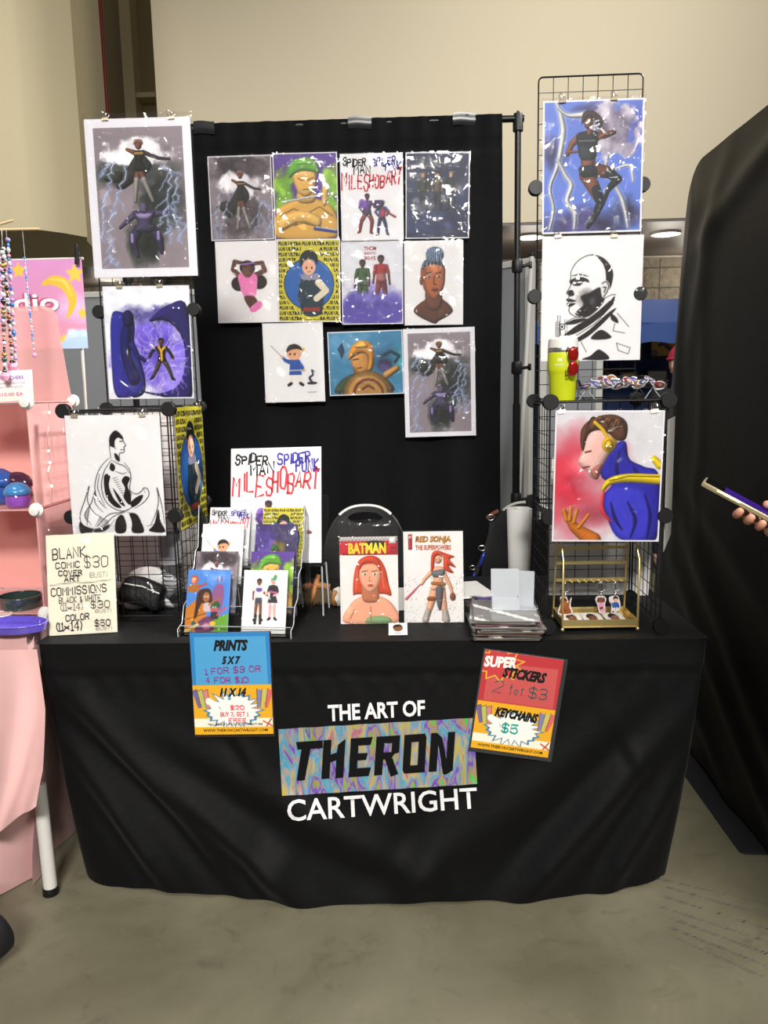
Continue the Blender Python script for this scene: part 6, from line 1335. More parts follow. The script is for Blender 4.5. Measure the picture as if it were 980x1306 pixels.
for pts in ([(0, 0), (.3, 0), (.35, .5), (.2, 1), (.05, .7)], [(.4, 0), (.62, 0), (.62, .6), (.5, .9), (.38, .6)], [(.7, 0), (1, 0), (.95, .7), (.8, 1), (.66, .5)]):
    mb.add([(math.cos(-PI/2-.52+.28*x)*(rt+.0006), math.sin(-PI/2-.52+.28*x)*(rt+.0006), ht*.735+.012*y) for x, y in pts], [tuple(range(len(pts)))])
mb.build('logo_mark', WL, t)
# red lens sunglasses hooked on the tumbler
sg = thing('sunglasses', 'red mirrored sunglasses hanging upright against the yellow tumbler', 'sunglasses', at(731, 460, RY+.02)); RL = mat('red_mirror_lens', '#a51a14', .12, .6, spec=.8)
for v in (452, 470):
    c = at(731.5, v, RY+.022); r_x, r_z = .012, .018
    l = MB(); l.ball((c.x, c.y, c.z), (r_x, .003, r_z), 16); lo = l.build('lens', RL, sg, world=True, smooth=True)
    MB().tube([(c.x+r_x*1.05*math.cos(a_*PI/10), c.y, c.z+r_z*1.05*math.sin(a_*PI/10)) for a_ in range(20)], .0016, 6, closed=True).build('rim', mat('dark_red_frame', '#5c1712', .35), sg, world=True, smooth=True)
a_, b_ = at(727, 445, RY+.022), at(727, 478, RY+.022)
MB().tube([a_, a_+Vector((-.004, .0, .004)), a_+Vector((-.006, .012, .0)), a_+Vector((-.008, .02, -.06))], .0016, 6).build('temple', mat('dark_red_frame', '#5c1712', .35), sg, world=True, smooth=True)
MB().tube([b_, b_+Vector((-.006, .0, -.003)), b_+Vector((-.008, .012, .0)), b_+Vector((-.010, .02, .05))], .0016, 6).build('temple', mat('dark_red_frame', '#5c1712', .35), sg, world=True, smooth=True)
c0, c1 = at(731.5, 460, RY+.022), at(731.5, 463, RY+.022); MB().cyl((c0.x-.004, c0.y, c0.z+.002), (c0.x-.004, c0.y, c1.z-.002), .002, 6).build('bridge', mat('dark_red_frame', '#5c1712', .35), sg, world=True, smooth=True)
# clear tray
ta, tb = at(741, 500, RY+.06), at(852, 500, RY+.06); tw = tb.x-ta.x
t = thing('sticker_tray', 'clear acrylic tray of loose stickers on top of the right wire cube', 'tray', ((ta.x+tb.x)/2, RY+.06, ZC), (0, 0, RA)); zt_ = .03
mb = MB(); mb.box((0, .085, zt_), (tw, .16, .003)); mb.box((0, .006, zt_+.011), (tw, .003, .022), Euler((.3, 0, 0))); mb.box((0, .165, zt_+.018), (tw, .003, .036), Euler((-.3, 0, 0)))
for s_ in (-1, 1): mb.box((s_*tw/2, .085, zt_+.012), (.003, .16, .026), Euler((0, s_*.3, 0)))
mb.build('tray', M_ACRYL, t)
for x in (-tw/2+.02, tw/2-.035):
    for y0_, y1_ in ((.02, .012), (.15, .158)):
        MB().tube([(x-.022, y1_, .0), (x, y0_, zt_), (x+.022, y1_, .0)], .0018, 6).build('bent_leg', mat('clear_edge', '#a9adb0', .15, spec=.8), t, smooth=True)
SHP = [[(-1, -.6), (-.4, -1), (.6, -.8), (1, -.2), (.7, .6), (0, .9), (-.8, .5)], [(-.9, -.9), (.2, -1), (.9, -.5), (.6, .2), (1, .8), (.1, 1), (-.5, .4)], [(-.5, -1), (.5, -1), (.8, 0), (.4, 1), (-.3, .9), (-.9, .1)]]
PC = [('#3a2f6a', 'dark violet'), ('#23202c', 'black'), ('#7a2f3a', 'dark red'), ('#4a4a8c', 'blue violet'), ('#3a5a46', 'green'), ('#8a5a3c', 'tan'), ('#5c3a6e', 'plum'), ('#2c3a62', 'navy')]
rs = random.Random(12); M0 = loc_mat(t); k = 0
WB = mat('white_vinyl_edge', '#d8d6d6', .4)
for row in range(3):
    for i in range(7):
        x = -tw/2+.02+i*(tw-.04)/6+rs.uniform(-.008, .008); y = .03+row*.045+rs.uniform(-.01, .01); z = zt_+.006+row*.004+(k % 3)*.005
        pos = ('front', 'middle', 'rear')[row]; sd = ('far left', 'left', 'left of centre', 'centre', 'right of centre', 'right', 'far right')[i]
        cc, cn = PC[(k*3+row) % 8]; P_ = M0 @ Vector((x, y, z)); s_ = rs.uniform(.016, .022); sh = SHP[k % 3]
        st = thing('sticker', '%s die cut sticker, %s of the %s row in clear tray' % (cn, sd, pos), 'sticker', P_, (rs.uniform(.35, .9), rs.uniform(-.25, .25), rs.uniform(-1.2, 1.2)), 'loose stickers in the clear tray')
        ol = crom([(a_*s_, b_*s_) for a_, b_ in sh], 3); b = MB(); b.prism(ol, .0008, Matrix.Rotation(-PI/2, 4, 'X')); recalc(b.build('vinyl', WB, st))
        f = MB(); ins = [(a_*.78, b_*.78) for a_, b_ in ol]; f.add([(p[0], -p[1], .0008) for p in ins], [tuple(range(len(ins)))]); f.cur = 1; ins2 = [(a_*.34+s_*.15, b_*.4+s_*.1) for a_, b_ in ol]; f.add([(p[0], -p[1], .0012) for p in ins2], [tuple(range(len(ins2)))])
        f.build('print', [flat(cc), flat(('#b88a72', '#9a96a8', '#c8b4b0')[k % 3])], st); k += 1

# ------------------------------------------------------------------ things inside the left wire cube and beside the rack
p = atz(228, 771, ZT); t = thing('water_bottle', 'clear ribbed plastic water bottle inside the left wire cube', 'bottle', (p.x-.012, LY+.20, ZT)); hz = at(228, 652, LY+.2).z-ZT
pr = [(.001, .001), (.028, 0), (.033, .006)]
for k in range(9): z = .015+k*.014; pr += [(.0335, z), (.031, z+.004), (.031, z+.008), (.0335, z+.012)]
pr += [(.034, .15), (.034, hz-.07), (.028, hz-.045), (.013, hz-.022), (.0125, hz-.014)]
MB().lathe(pr, n=28, caps=False).build('bottle', clear_mat('clear_bottle_plastic', (.86, .88, .9), 1.5, .05, .05, 30), t, smooth=60)
MB().lathe([(.0345, .142), (.0347, .15), (.0347, hz-.075), (.0345, hz-.07)], n=28, caps=False).build('label', mat('bottle_label', '#8f9096', .4, alpha=.85), t, smooth=60)
MB().lathe([(.015, hz-.016), (.015, hz-.001), (.013, hz), (.001, hz)], n=20, caps=False).build('cap', mat('white_plastic', '#dedcd6', .4), t, smooth=50)
def lump(name, m, c, r, par, seed, amp=.12, M=None, world=True, n=28, flatb=None):
    rs = random.Random(seed); ph = [(rs.uniform(2, 6), rs.uniform(2, 6), rs.uniform(2, 6), rs.uniform(0, 6)) for _ in range(5)]; mb = MB(); mb.ball((0, 0, 0), 1, n); vs = []
    for v in mb.v:
        d = 1+amp*sum(math.sin(a_*v[0]+b_*v[1]+c_*v[2]+e_) for a_, b_, c_, e_ in ph)/2
        p = Vector((v[0]*r[0]*d, v[1]*r[1]*d, v[2]*r[2]*d)); p = (M @ p if M is not None else p)+Vector(c)
        if flatb is not None: p.z = max(p.z, flatb)
        vs.append(tuple(p))
    mb.v = vs; return mb.build(name, m, par, world=world, smooth=True)
t = thing('plastic_bag', 'crumpled white plastic bag behind the wire front of the left cube', 'bag', (-.70, LY+.21, ZT))
c = at(196, 755, LY+.2); lump('bag', mat('white_bag_plastic', '#cfcdcc', .3, spec=.5, bump=.5, bscale=25), (c.x-.035, LY+.205, ZT+.04), (.095, .05, .062), t, 3, .42, flatb=ZT+.001)
c = at(183, 742, LY+.12); t = thing('black_pouch', 'black fabric pouch lying in front of the white plastic bag in the left cube', 'pouch', (c.x, LY+.12, ZT)); BCm = mat('black_cap_cloth', '#0c0c0e', .6, bump=.3, bscale=90)
mb = MB(); mb.box((0, 0, 0), (.13, .07, .085), bev=.04); bm = bmesh.new(); vv = [bm.verts.new(v) for v in mb.v]; [bm.faces.new([vv[i] for i in f]) for f in mb.f]; bmesh.ops.subdivide_edges(bm, edges=bm.edges[:], cuts=2, use_grid_fill=True); bm.verts.index_update()
R_ = Euler((-.25, .32, 0)).to_matrix(); m2 = MB(); m2.v = [tuple(R_ @ (v.co*(1+.07*math.sin(v.co.x*60+v.co.z*50)))+Vector((c.x, LY+.115, ZT+.068))) for v in bm.verts]; m2.f = [tuple(v.index for v in f.verts) for f in bm.faces]; m2.mi = [0]*len(m2.f); bm.free(); m2.v = [(x, y, max(z, ZT+.002)) for x, y, z in m2.v]
m2.build('body', BCm, t, world=True, smooth=True)
def lp(x, y, z): return R_ @ Vector((x, y, z))+Vector((c.x, LY+.115, ZT+.068))
MB().tube([lp(-.055, -.037, .012), lp(0, -.042, .02), (lp(.055, -.037, .014))], .0022, 6).build('zipper', mat('white_tag', '#d8d6d2', .5), t, world=True)
MB().tube([lp(.01, -.036, .036), lp(.025, -.04, .03), lp(.04, -.044, .012)], .003, 6).build('pull_tab', mat('white_tag', '#d8d6d2', .5), t, world=True)
# brush, ring and puff right of the rack
p = atz(412, 777, ZT); t = thing('hand_brush', 'brown bristle hand brush with a bare wooden handle, right of the print rack', 'brush', (p.x, p.y+.06, ZT)); bx_ = t.location
WD = mat('light_wood', '#a06a38', .5, var=.25, vscale=40)
MB().tube([(bx_.x-.042, bx_.y-.05, ZT+.012), (bx_.x-.03, bx_.y-.035, ZT+.05), (bx_.x-.02, bx_.y-.02, ZT+.085), (bx_.x-.016, bx_.y-.014, ZT+.10)], [.007, .009, .0085, .006], 10).build('handle', WD, t, world=True, smooth=True)
mb = MB(); r2 = random.Random(5)
for k in range(150):
    y = r2.uniform(-.02, .02); x = r2.uniform(-.035, .03); mb.cyl((bx_.x+x*.5-.005, bx_.y+y*.5-.02, ZT+.06+r2.uniform(-.004, .004)), (bx_.x+x*1.3+.012, bx_.y+y-.03, ZT+.008+r2.uniform(0, .012)), .0013, 4)
o = mb.build('bristles', mat('brown_bristle', '#5c4a33', .8), t, world=True); o['kind'] = 'stuff'
MB().box((bx_.x-.004, bx_.y-.02, ZT+.066), (.05, .03, .014), (0, .2, 0), bev=.005).build('ferrule', WD, t, world=True)
p = at(398, 754, .37); t = thing('pink_ring', 'bright pink plastic ring standing behind the wooden brush', 'ring', (p.x, .42, ZT)); M = Matrix.Rotation(1.2, 4, 'X')
MB().tube([tuple(M @ Vector((.032*math.cos(a_*PI/14), .021*math.sin(a_*PI/14), 0))+Vector((0, 0, .03))) for a_ in range(28)], .007, 10, closed=True).build('ring', mat('hot_pink_plastic', '#d02f72', .4), t, smooth=True)
c = at(430, 762, .33); t = thing('white_puff', 'small white and brown rounded item beside the bagged comic', 'ornament', (c.x, .36, ZT)); lump('body', mat('off_white_cloth', '#c9c4ba', .8), (c.x, .36, ZT+.03), (.02, .02, .031), t, 9, .1, flatb=ZT+.0005); MB().tube([(c.x-.004, .338, ZT+.055), (c.x-.014, .336, ZT+.03), (c.x-.008, .338, ZT+.008)], .005, 8).build('brown_strip', WD, t, world=True, smooth=True)

# ------------------------------------------------------------------ tall black curtain display on the right
WX = 1.215
t = thing('fabric_display_wall', 'tall black stretch fabric display wall on steel base plates, right of the table', 'display wall', (WX, .45, 0))
ya, yb, zt = -.22, 1.17, at(905, 190, 0).z if 0 else 2.24
FM = mat('black_stretch_fabric', '#09090a', .48, spec=.4, bump=.06, bscale=60, sheen=.01)
def wall(side):
    def f(u, v):
        y = ya+(yb-ya)*u; z = .02+(zt-.02)*v; r = .16
        ye = yb+.16*max(0, (2.1-z)/1.0)
        y = ya+(ye-ya)*u
        # rounded upper corners
        dy0, dy1, dz = r-(y-ya), r-(ye-y), r-(zt-z)
        for dy, sg in ((dy0, 1), (dy1, -1)):
            if dy > 0 and dz > 0:
                l = math.hypot(dy, dz)
                m_ = max(dy, dz); k = m_/l; y = (ya+r-dy*k if sg == 1 else ye-r+dy*k); z = zt-r+dz*k
        e_ = min(u, 1-u, 1-v)*14; th = .02*min(1, e_)
        w_ = 0
        for (y0, z0), (y1, z1), A, wd in (((1.1, .95), (.15, .30), .022, .07), ((1.1, .70), (.05, .06), .026, .06), ((1.12, .42), (.45, .02), .02, .05), ((1.15, 1.15), (-.1, .60), .022, .08), ((.75, 2.2), (1.0, 1.6), .012, .07), ((.1, 2.2), (.9, 1.95), .014, .05), ((1.16, 2.0), (1.13, .9), .010, .05), ((.9, 1.9), (.86, .9), .006, .05)):
            dy, dz = y1-y0, z1-z0; l = math.hypot(dy, dz); t_ = ((y-y0)*dy+(z-z0)*dz)/l/l; d = ((y-y0)*dz-(z-z0)*dy)/l; w_ += A*max(0, min(1, t_*2+.3))*max(0, min(1, (1.3-t_)*2))*math.exp(-(d/wd)**2)
        x = WX+side*(th+.006+w_*(1 if side < 0 else .5))-.012*math.sin(PI*min(1, v))*0
        return (x, y, z)
    return f
mb = MB(); mb.grid(wall(-1), 90, 120); nA = len(mb.v); mb.grid(wall(1), 90, 120)
E_ = []
for k in range(120): E_.append((k*90, nA+k*90)); 
for a_, b_ in ((0, 89),):
    for k in range(119):
        for c_ in (0, 89): mb.f.append((k*90+c_, (k+1)*90+c_, nA+(k+1)*90+c_, nA+k*90+c_)); mb.mi.append(0)
for i in range(89): mb.f.append((119*90+i, 119*90+i+1, nA+119*90+i+1, nA+119*90+i)); mb.mi.append(0)
mb.build('fabric', FM, t, world=True, smooth=70)
PLM = mat('dark_base_plate', '#3a3a40', .4, .5)
def plate(y0, y1, x0, x1, nm):
    r = .02; mb = MB(); ol = []
    for cx_, cy0, a0 in ((x1-r, y1-r, 0), (x0+r, y1-r, 90), (x0+r, y0+r, 180), (x1-r, y0+r, 270)):
        for k in range(5): a_ = math.radians(a0+k*22.5); ol.append((cx_+r*math.cos(a_), cy0+r*math.sin(a_)))
    n_ = len(ol); vs = [(x, y, .0) for x, y in ol]+[(x, y, .007) for x, y in ol]; mb.add(vs, [tuple(range(n_-1, -1, -1)), tuple(range(n_, 2*n_))]+[(i, (i+1) % n_, (i+1) % n_+n_, i+n_) for i in range(n_)])
    return mb.build(nm, PLM, t, world=True)
plate(.19, .92, 1.112, 1.44, 'base_plate')
mb = MB()
for y in (ya+.03, yb-.03): mb.cyl((WX, y, .007), (WX, y, zt-.16), .012, 10)
mb.build('frame_tube', mat('aluminium', '#9a9b9d', .35, .9), t, world=True, smooth=60)

# ------------------------------------------------------------------ neighbouring pink stall
NX = -.955; NZ = .775
PK = mat('pink_cloth', '#cfa4a2', .7, spec=.25, bump=.15, bscale=14, sheen=.2)
t = thing('folding_table', 'folding table under the pink cloth of the neighbouring stall', 'table', (-1.86, .38, 0)); 
MB().box((0, 0, NZ-.03), (1.76, .70, .04), bev=.01).build('tabletop', GRY, t)
for sx in (-1, 1):
    for sy in (-1, 1): MB().cyl((sx*.74, sy*.26, 0), (sx*.7, sy*.26, NZ-.05), .014, 10).build('leg', mat('grey_leg_metal', '#6b6c70', .4, .8), t, smooth=60)
t = thing('pink_table_cloth', 'pale pink table cloth draped to the floor at the left edge', 'tablecloth', (-1.86, .38, 0))
mb = MB()
def pskirt(u, v):
    # u along front (left to right) then round the corner to the right side
    z = (NZ-.006)*(1-v)+.006*v; L1 = 1.8; s_ = u*(L1+.6); A = .012+.03*v
    if s_ < L1: x = -2.75+s_; y = .02-.12*v**1.2*(.6+.4*math.sin(x*3+2)); x += .0; y -= A*math.sin(x*17+v*2)*v
    else: x = NX; y = .02+(s_-L1); 
    k = max(0, min(1, (s_-L1+.25)/.25)); x2 = NX+.005+.03*v*math.sin(v*5)-.03*v
    if s_ < L1: x = x*(1)+0
    else: x = x2+.012*math.sin(y*26)*v
    if L1-.14 < s_ < L1: f = (s_-L1+.14)/.14; x = x+(x2-NX)*f; y += .05*v*f*f
    return (x, y, z)
mb.grid(pskirt, 220, 50); mb.grid(lambda u, v: (-2.75+(NX+2.75)*u, .02+.70*v, NZ-.003+.002*math.sin(u*40+v*9)), 40, 14)
mb.build('cloth', PK, t, world=True, smooth=60)
# the upper runner whose corner hangs over the front
c0 = at(-30, 830, -.06); 
mb = MB()
R1 = [at(47, 828, -.035), at(57, 905, -.05), at(57, 980, -.07), at(52, 1022, -.09)]
def overl(u, v):
    i = v*3; k = min(2, int(i)); f = i-k; e_ = R1[k].lerp(R1[k+1], f)
    L_ = Vector((-1.32, e_.y-.03, e_.z)); hem = .0
    p = L_.lerp(e_, u); p.z -= (1-u)*.32*v*v*1.5*0.62; p.y += -.022*math.sin(u*23+v*4)*v-.012*math.sin(u*9)*v; return p
mb.grid(overl, 50, 40); mb.build('hanging_corner', PK, t, world=True, smooth=True)
fb = atz(68, 1138, .012); ftop = Vector((fb.x-.045, fb.y+.06, .74))
t = thing('white_pole', 'white plastic pole standing between the pink cloth and the black cloth', 'pole', (fb.x-.01, fb.y+.01, 0))
MB().cyl((fb.x-.012, fb.y+.01, .02), at(50, 1000, .04), .019, 16).build('tube', mat('white_pvc', '#cfccc6', .4), t, world=True, smooth=60)
MB().lathe([(.02, 0), (.023, .004), (.021, .024)], (fb.x-.012, fb.y+.01, 0), 16).build('rubber_foot', M_RUB, t, world=True, smooth=50)
# translucent pink cube organiser
OX, OY, OS, OZ = -.943, .12, .304, .797
def tint_mat(name, col, al, rough=.25):
    return mat(name, col, rough, spec=.5, alpha=al)
PT = tint_mat('pink_translucent_panel', '#f0b6b4', .5); PTB = tint_mat('pink_back_panel', '#e6a69e', .9)
t = thing('pink_cube_organizer', 'translucent pink cube organizer with white round connectors at left edge', 'shelving', (OX, OY, NZ))
def opan(c, s, m): MB().box(c, s, bev=.003).build('panel', m, t, world=True)
for k in (0, 1):
    z0 = OZ+k*OS; opan((OX, OY+OS/2, z0+OS/2), (.004, OS-.01, OS-.01), PT)
    for j in (0, 1, 2): opan((OX-OS*(j+.5), OY+OS, z0+OS/2), (OS-.01, .004, OS-.01), PTB)
for k in (0, 1, 2):
    for j in (0, 1, 2): opan((OX-OS*(j+.5), OY+OS/2, OZ+k*OS), (OS-.01, OS-.01, .004), PT)
for j in (1, 2, 3):
    for k in (0, 1): opan((OX-OS*j, OY+OS/2, OZ+k*OS+OS/2), (.004, OS-.01, OS-.01), PT)
tl, tr_ = at(-10, 392, OY+OS), at(71, 390, OY+OS)
mb = MB(); mb.add([tuple(x) for x in ()], []); ol = [(tl.x, OZ+2*OS), (OX, OZ+2*OS), (tr_.x+.0, tr_.z-.03), (tr_.x-.012, tr_.z-.008), (tr_.x-.035, tr_.z), (tl.x, tl.z)]
mb.prism(ol, .004, Matrix.Translation((0, OY+OS, 0))); recalc(mb.build('tall_back_panel', PT, t, world=True))
MW = mat('white_connector', '#d9d6d2', .4)
M = Matrix.Rotation(PI/2, 4, 'X')
for j in (0, 1, 2):
    for k in (0, 1, 2):
        for y in (OY, OY+OS):
            MB().lathe([(.004, -.013), (.019, -.012), (.021, -.008), (.019, -.004), (.007, -.003), (.007, .006), (.014, .008), (.004, .01)], (OX-OS*j, y, OZ+OS*k), 20, M).build('connector', MW, t, world=True, smooth=50)
for j in (0, 1, 2):
    for y in (OY, OY+OS): MB().cyl((OX-OS*j, y, NZ), (OX-OS*j, y, OZ), .012, 10).build('foot', MW, t, world=True)
# fairy lights along the side panel
t2 = thing('fairy_lights', 'thin string of tiny warm fairy lights hanging on the pink side panel', 'string lights', (OX+.012, OY+.15, OZ+2*OS))
pts = [atx(u, v, OX+.008) for u, v in ((62, 514), (63, 526), (62, 543), (60, 560), (62, 575), (64, 590), (61, 605), (66, 620), (66, 645))]
P2 = crom([(p.y, p.z) for p in pts], 4, False); MB().tube([(OX+.008, y, z) for y, z in P2], .0006, 4).build('wire', M_CHROME, t2, world=True)
for i in (1, 4, 5, 7): MB().ball(pts[i], .0035, 8).build('bulb', mat('lit_fairy_bulb', '#fff0d0', .3, emit=6), t2, world=True, smooth=True)
# mushroom jars
def mushroom(c, s, cap, stem, label):
    t = thing('mushroom_jar', label, 'jar', c, group='resin mushroom jars')
    MB().lathe([(.001, 0), (.024*s, 0), (.030*s, .006*s), (.033*s, .018*s), (.031*s, .034*s), (.027*s, .040*s)], n=28).build('base', stem, t, smooth=60)
    MB().lathe([(.026*s, .037*s), (.034*s, .036*s), (.037*s, .041*s), (.035*s, .048*s), (.027*s, .060*s), (.014*s, .068*s), (.001, .070*s)], n=28).build('cap', cap, t, smooth=60)
    MB().lathe([(.028*s, .0375*s), (.0335*s, .0365*s), (.0335*s, .0395*s), (.028*s, .0405*s)], n=28, caps=False).build('lid_seam', cap, t, smooth=60)
def resin(n, c, al=1): return mat(n, c, .12, spec=.7, var=.35, vscale=160, coat=.5, alpha=al)
BLUG = resin('blue_glitter_resin', '#3a7ab0'); PURR = resin('lilac_resin', '#8a4ab0', .9); DKP = resin('dark_purple_glitter_resin', '#3a1f36'); BLR = resin('blue_resin', '#27509a'); BKG = resin('dark_teal_glitter_resin', '#2c3a38'); VIO = resin('violet_glitter_resin', '#5a4ab4')
zs = OZ+OS+.003
p = at(26, 648, OY+.06); mushroom((p.x, OY+.05, zs), 1.05, BLUG, PURR, 'lilac mushroom jar with blue glitter cap on the pink shelf')
p = at(23, 615, OY+.16); mushroom((p.x, OY+.15, zs+.0), 1.35, DKP, DKP, 'dark purple glitter mushroom jar behind the lilac one')
p = at(-4, 592, OY+.14); mushroom((p.x, OY+.13, zs+.0), 1.55, BLR, BLR, 'blue mushroom jar cut by the left edge of the photo')
p = at(49, 735, OY+.14); t = thing('resin_tree', 'dark purple resin tree shaped cluster on the lower pink shelf', 'ornament', (OX-.03, OY+.16, OZ+.003)); 
lump('crown', DKP, (OX-.03, OY+.16, OZ+.105), (.025, .025, .035), t, 4, .35); MB().lathe([(.016, 0), (.009, .02), (.008, .08)], (OX-.03, OY+.16, OZ+.003), 12).build('trunk', DKP, t, world=True, smooth=True)
# trays
def otray(c, a_, b_, h_, m, label, rz=0):
    t = thing('resin_tray', label, 'tray', c, (0, 0, rz), 'oval resin trays')
    Ms = Matrix.Diagonal((1, b_/a_, 1, 1)); MB().lathe([(.001, .001), (a_*.94, 0), (a_, h_), (a_*.96, h_+.001), (a_*.90, .006), (.001, .005)], (0, 0, 0), 40, Ms, caps=False).build('dish', m, t, smooth=50)
    mb = MB(); mb.tube([(a_*.98*math.cos(k*PI/20), b_*.98*math.sin(k*PI/20), h_) for k in range(40)], .0025, 6, closed=True); mb.build('rim', m, t, smooth=True); return t
p = atz(30, 772, OZ+.003); otray((p.x+.0, OY+.075, OZ+.003), .062, .058, .034, BKG, 'dark teal glitter oval tray on the lowest pink shelf')
p = atz(12, 815, NZ); otray((p.x-.035, .045, NZ+.001), .10, .06, .02, VIO, 'violet glitter oval tray at the front of the pink table', -.1)
p = atz(4, 795, NZ); t = otray((p.x-.02, .12, NZ+.001), .04, .03, .022, mat('white_ceramic', '#d8d4ce', .3), 'small white dish behind the violet tray')
# price card
a = Art(.62, 70, '#e8dccf', 71); a.grad('#ece4e8', '#ecd8c4', 90)
pa, pb_ = at(-14, 520, OY+.015), at(43, 520, OY+.015)
print_thing('price_card', a, (pb_.x-pa.x), .085, ((pa.x+pb_.x)/2, OY+.02, OZ+2*OS+.004), (-.12, -.03, 0), 'small cream price card standing on top of the pink organizer', 'price card', sleeve=False,
  letters=lettering([('t', 'SUNCATCHERS', (8, 18, 80, 30), '#8a62b8', dict(bold=.03)), ('t', 'handmade with glass beads', (10, 38, 84, 46), '#9a7ab0', dict(bold=.01, res=1)), ('t', 'please handle gently', (16, 50, 78, 58), '#9a7ab0', dict(bold=.01, res=1)), ('t', '$10.00 EA', (20, 72, 78, 86), '#d06a9c', dict(bold=.03))]))
# banner behind, clipped to a thin pole
BNY = .80
bl, br, tr2 = at(-60, 448, BNY), at(113, 448, BNY), at(111, 330, BNY)
t = thing('hanging_banner', 'pink banner with yellow moon, stars and white lettering at left edge', 'banner', ((bl.x+br.x)/2, BNY, bl.z)); bw = br.x-bl.x; bh = tr2.z-bl.z
am = art_moon(130); am2 = Art(bh/bw, 150, '#dc9ccc', 3)
# moon art fills the right part of the banner
sx_ = bh/am.asp/bw; am2.grad('#d090c6', '#da94a8', 90)
cols = int(150*sx_); idx = (np.linspace(0, am.W-1, cols)).astype(int); idy = np.linspace(0, am.H-1, am2.H).astype(int); am2.im[:, 150-cols:] = am.im[np.ix_(idy, idx)]
me = sheet_mesh('fabric', am2, bw, bh, bowy=.01); o = bpy.data.objects.new('fabric', me); COL.objects.link(o); o.parent = t
def bxp(u, v):
    p = at(u, v, BNY); return ((p.x-t.location.x)/bw*100+50, 100-(p.z-bl.z)/bh*100)
q0, q1 = bxp(-40, 400), bxp(76, 373)
def bl_letters(tt, w_, h_):
    mb = MB(); mp = lambda x, y: (-w_/2+w_*x/100, -.0125, h_-h_*y/100); vs, fs = text_geo('Studio', .07, 0, 3); vs2, fs2 = text_geo('Studio', .02, 0, 3)
    mb.add([(-w_/2+w_*(q0[0]+(q1[0]-q0[0])*x)/100, -.0115, h_-h_*(q0[1]+(q1[1]-q0[1])*y)/100) for x, y in vs], fs); mb.cur = 1
    mb.add([(-w_/2+w_*(q0[0]+(q1[0]-q0[0])*x)/100, -.0122, h_-h_*(q0[1]+(q1[1]-q0[1])*y)/100) for x, y in vs2], fs2); mb.build('lettering', [flat('#c45a80'), flat('#efe6ea')], tt)
bl_letters(t, bw, bh)
p = at(97, 322, BNY-.02); t = thing('black_clip', 'black plastic clip gripping the top of the pink banner', 'clip', (p.x, BNY-.01, p.z))
MB().box((0, -.005, -.01), (.014, .012, .06), (0, .08, 0), bev=.003).box((-.002, .006, .016), (.012, .012, .035), (0, -.15, 0), bev=.003).build('jaws', M_RUB, t); MB().cyl((-.008, 0, .0), (.008, 0, .0), .004, 8).build('spring', M_CHROME, t)
p0, p1 = at(96, 535, BNY+.01), at(90, 330, BNY+.01)
t = thing('banner_pole', 'slim white pole holding the pink banner behind the organizer', 'pole', (p0.x+.02, BNY+.015, 0)); MB().tube([(p0.x+.02, BNY+.015, 0), (p1.x+.02, BNY+.015, p1.z+.02)], .006, 8).build('pole', mat('white_pvc', '#cfccc6', .4), t, world=True, smooth=60); MB().lathe([(.09, 0), (.09, .006), (.01, .012)], (p0.x+.02, BNY+.015, 0), 20).build('base', mat('white_pvc', '#cfccc6', .4), t, world=True, smooth=50)
MB().cyl((bl.x, BNY+.015, tr2.z+.004), (br.x, BNY+.015, tr2.z+.004), .005, 8).build('top_rod', mat('white_pvc', '#cfccc6', .4), t, world=True, smooth=60)
# suncatcher rods and bead strands
WR = mat('pale_rod_wood', '#c2ab82', .6)
ra, rb = at(-60, 294, .16), at(50, 292, .20); rc, rd = at(-40, 297, .10), at(17, 281, .12)
t = thing('wooden_rod_stand', 'pale wooden rods above the pink organizer from which bead strands hang', 'rack', (ra.x+.02, .2, OZ+2*OS+.002)); MB().cyl(ra, rb, .0035, 8).build('rod', WR, t, world=True, smooth=60); MB().cyl(rc, rd, .0035, 8).build('rod', WR, t, world=True, smooth=60); MB().cyl((ra.x+.02, .2, OZ+2*OS+.002), (ra.x+.02, .17, ra.z+.03), .008, 10).build('post', WR, t, world=True, smooth=60)
MB().cyl((ra.x+.02, .17, rc.z+.01), rc, .004, 8).build('arm', WR, t, world=True); MB().lathe([(.05, 0), (.05, .008), (.01, .012)], (ra.x+.02, .2, OZ+2*OS+.002), 20).build('base', WR, t, world=True, smooth=50)
BEADS = {'pink': resin('pink_bead', '#d894b4'), 'lilac': resin('lilac_bead', '#a394d8'), 'blue': resin('blue_bead', '#3f78c4'), 'clear': mat('clear_bead', '#d4d8de', .08, spec=.8, alpha=.75), 'green': resin('dark_green_bead', '#274438'), 'black': resin('black_bead', '#1c1a22'), 'gold': mat('gold_bead', '#b8955a', .3, .7), 'teal': resin('teal_bead', '#5aa8b8')}
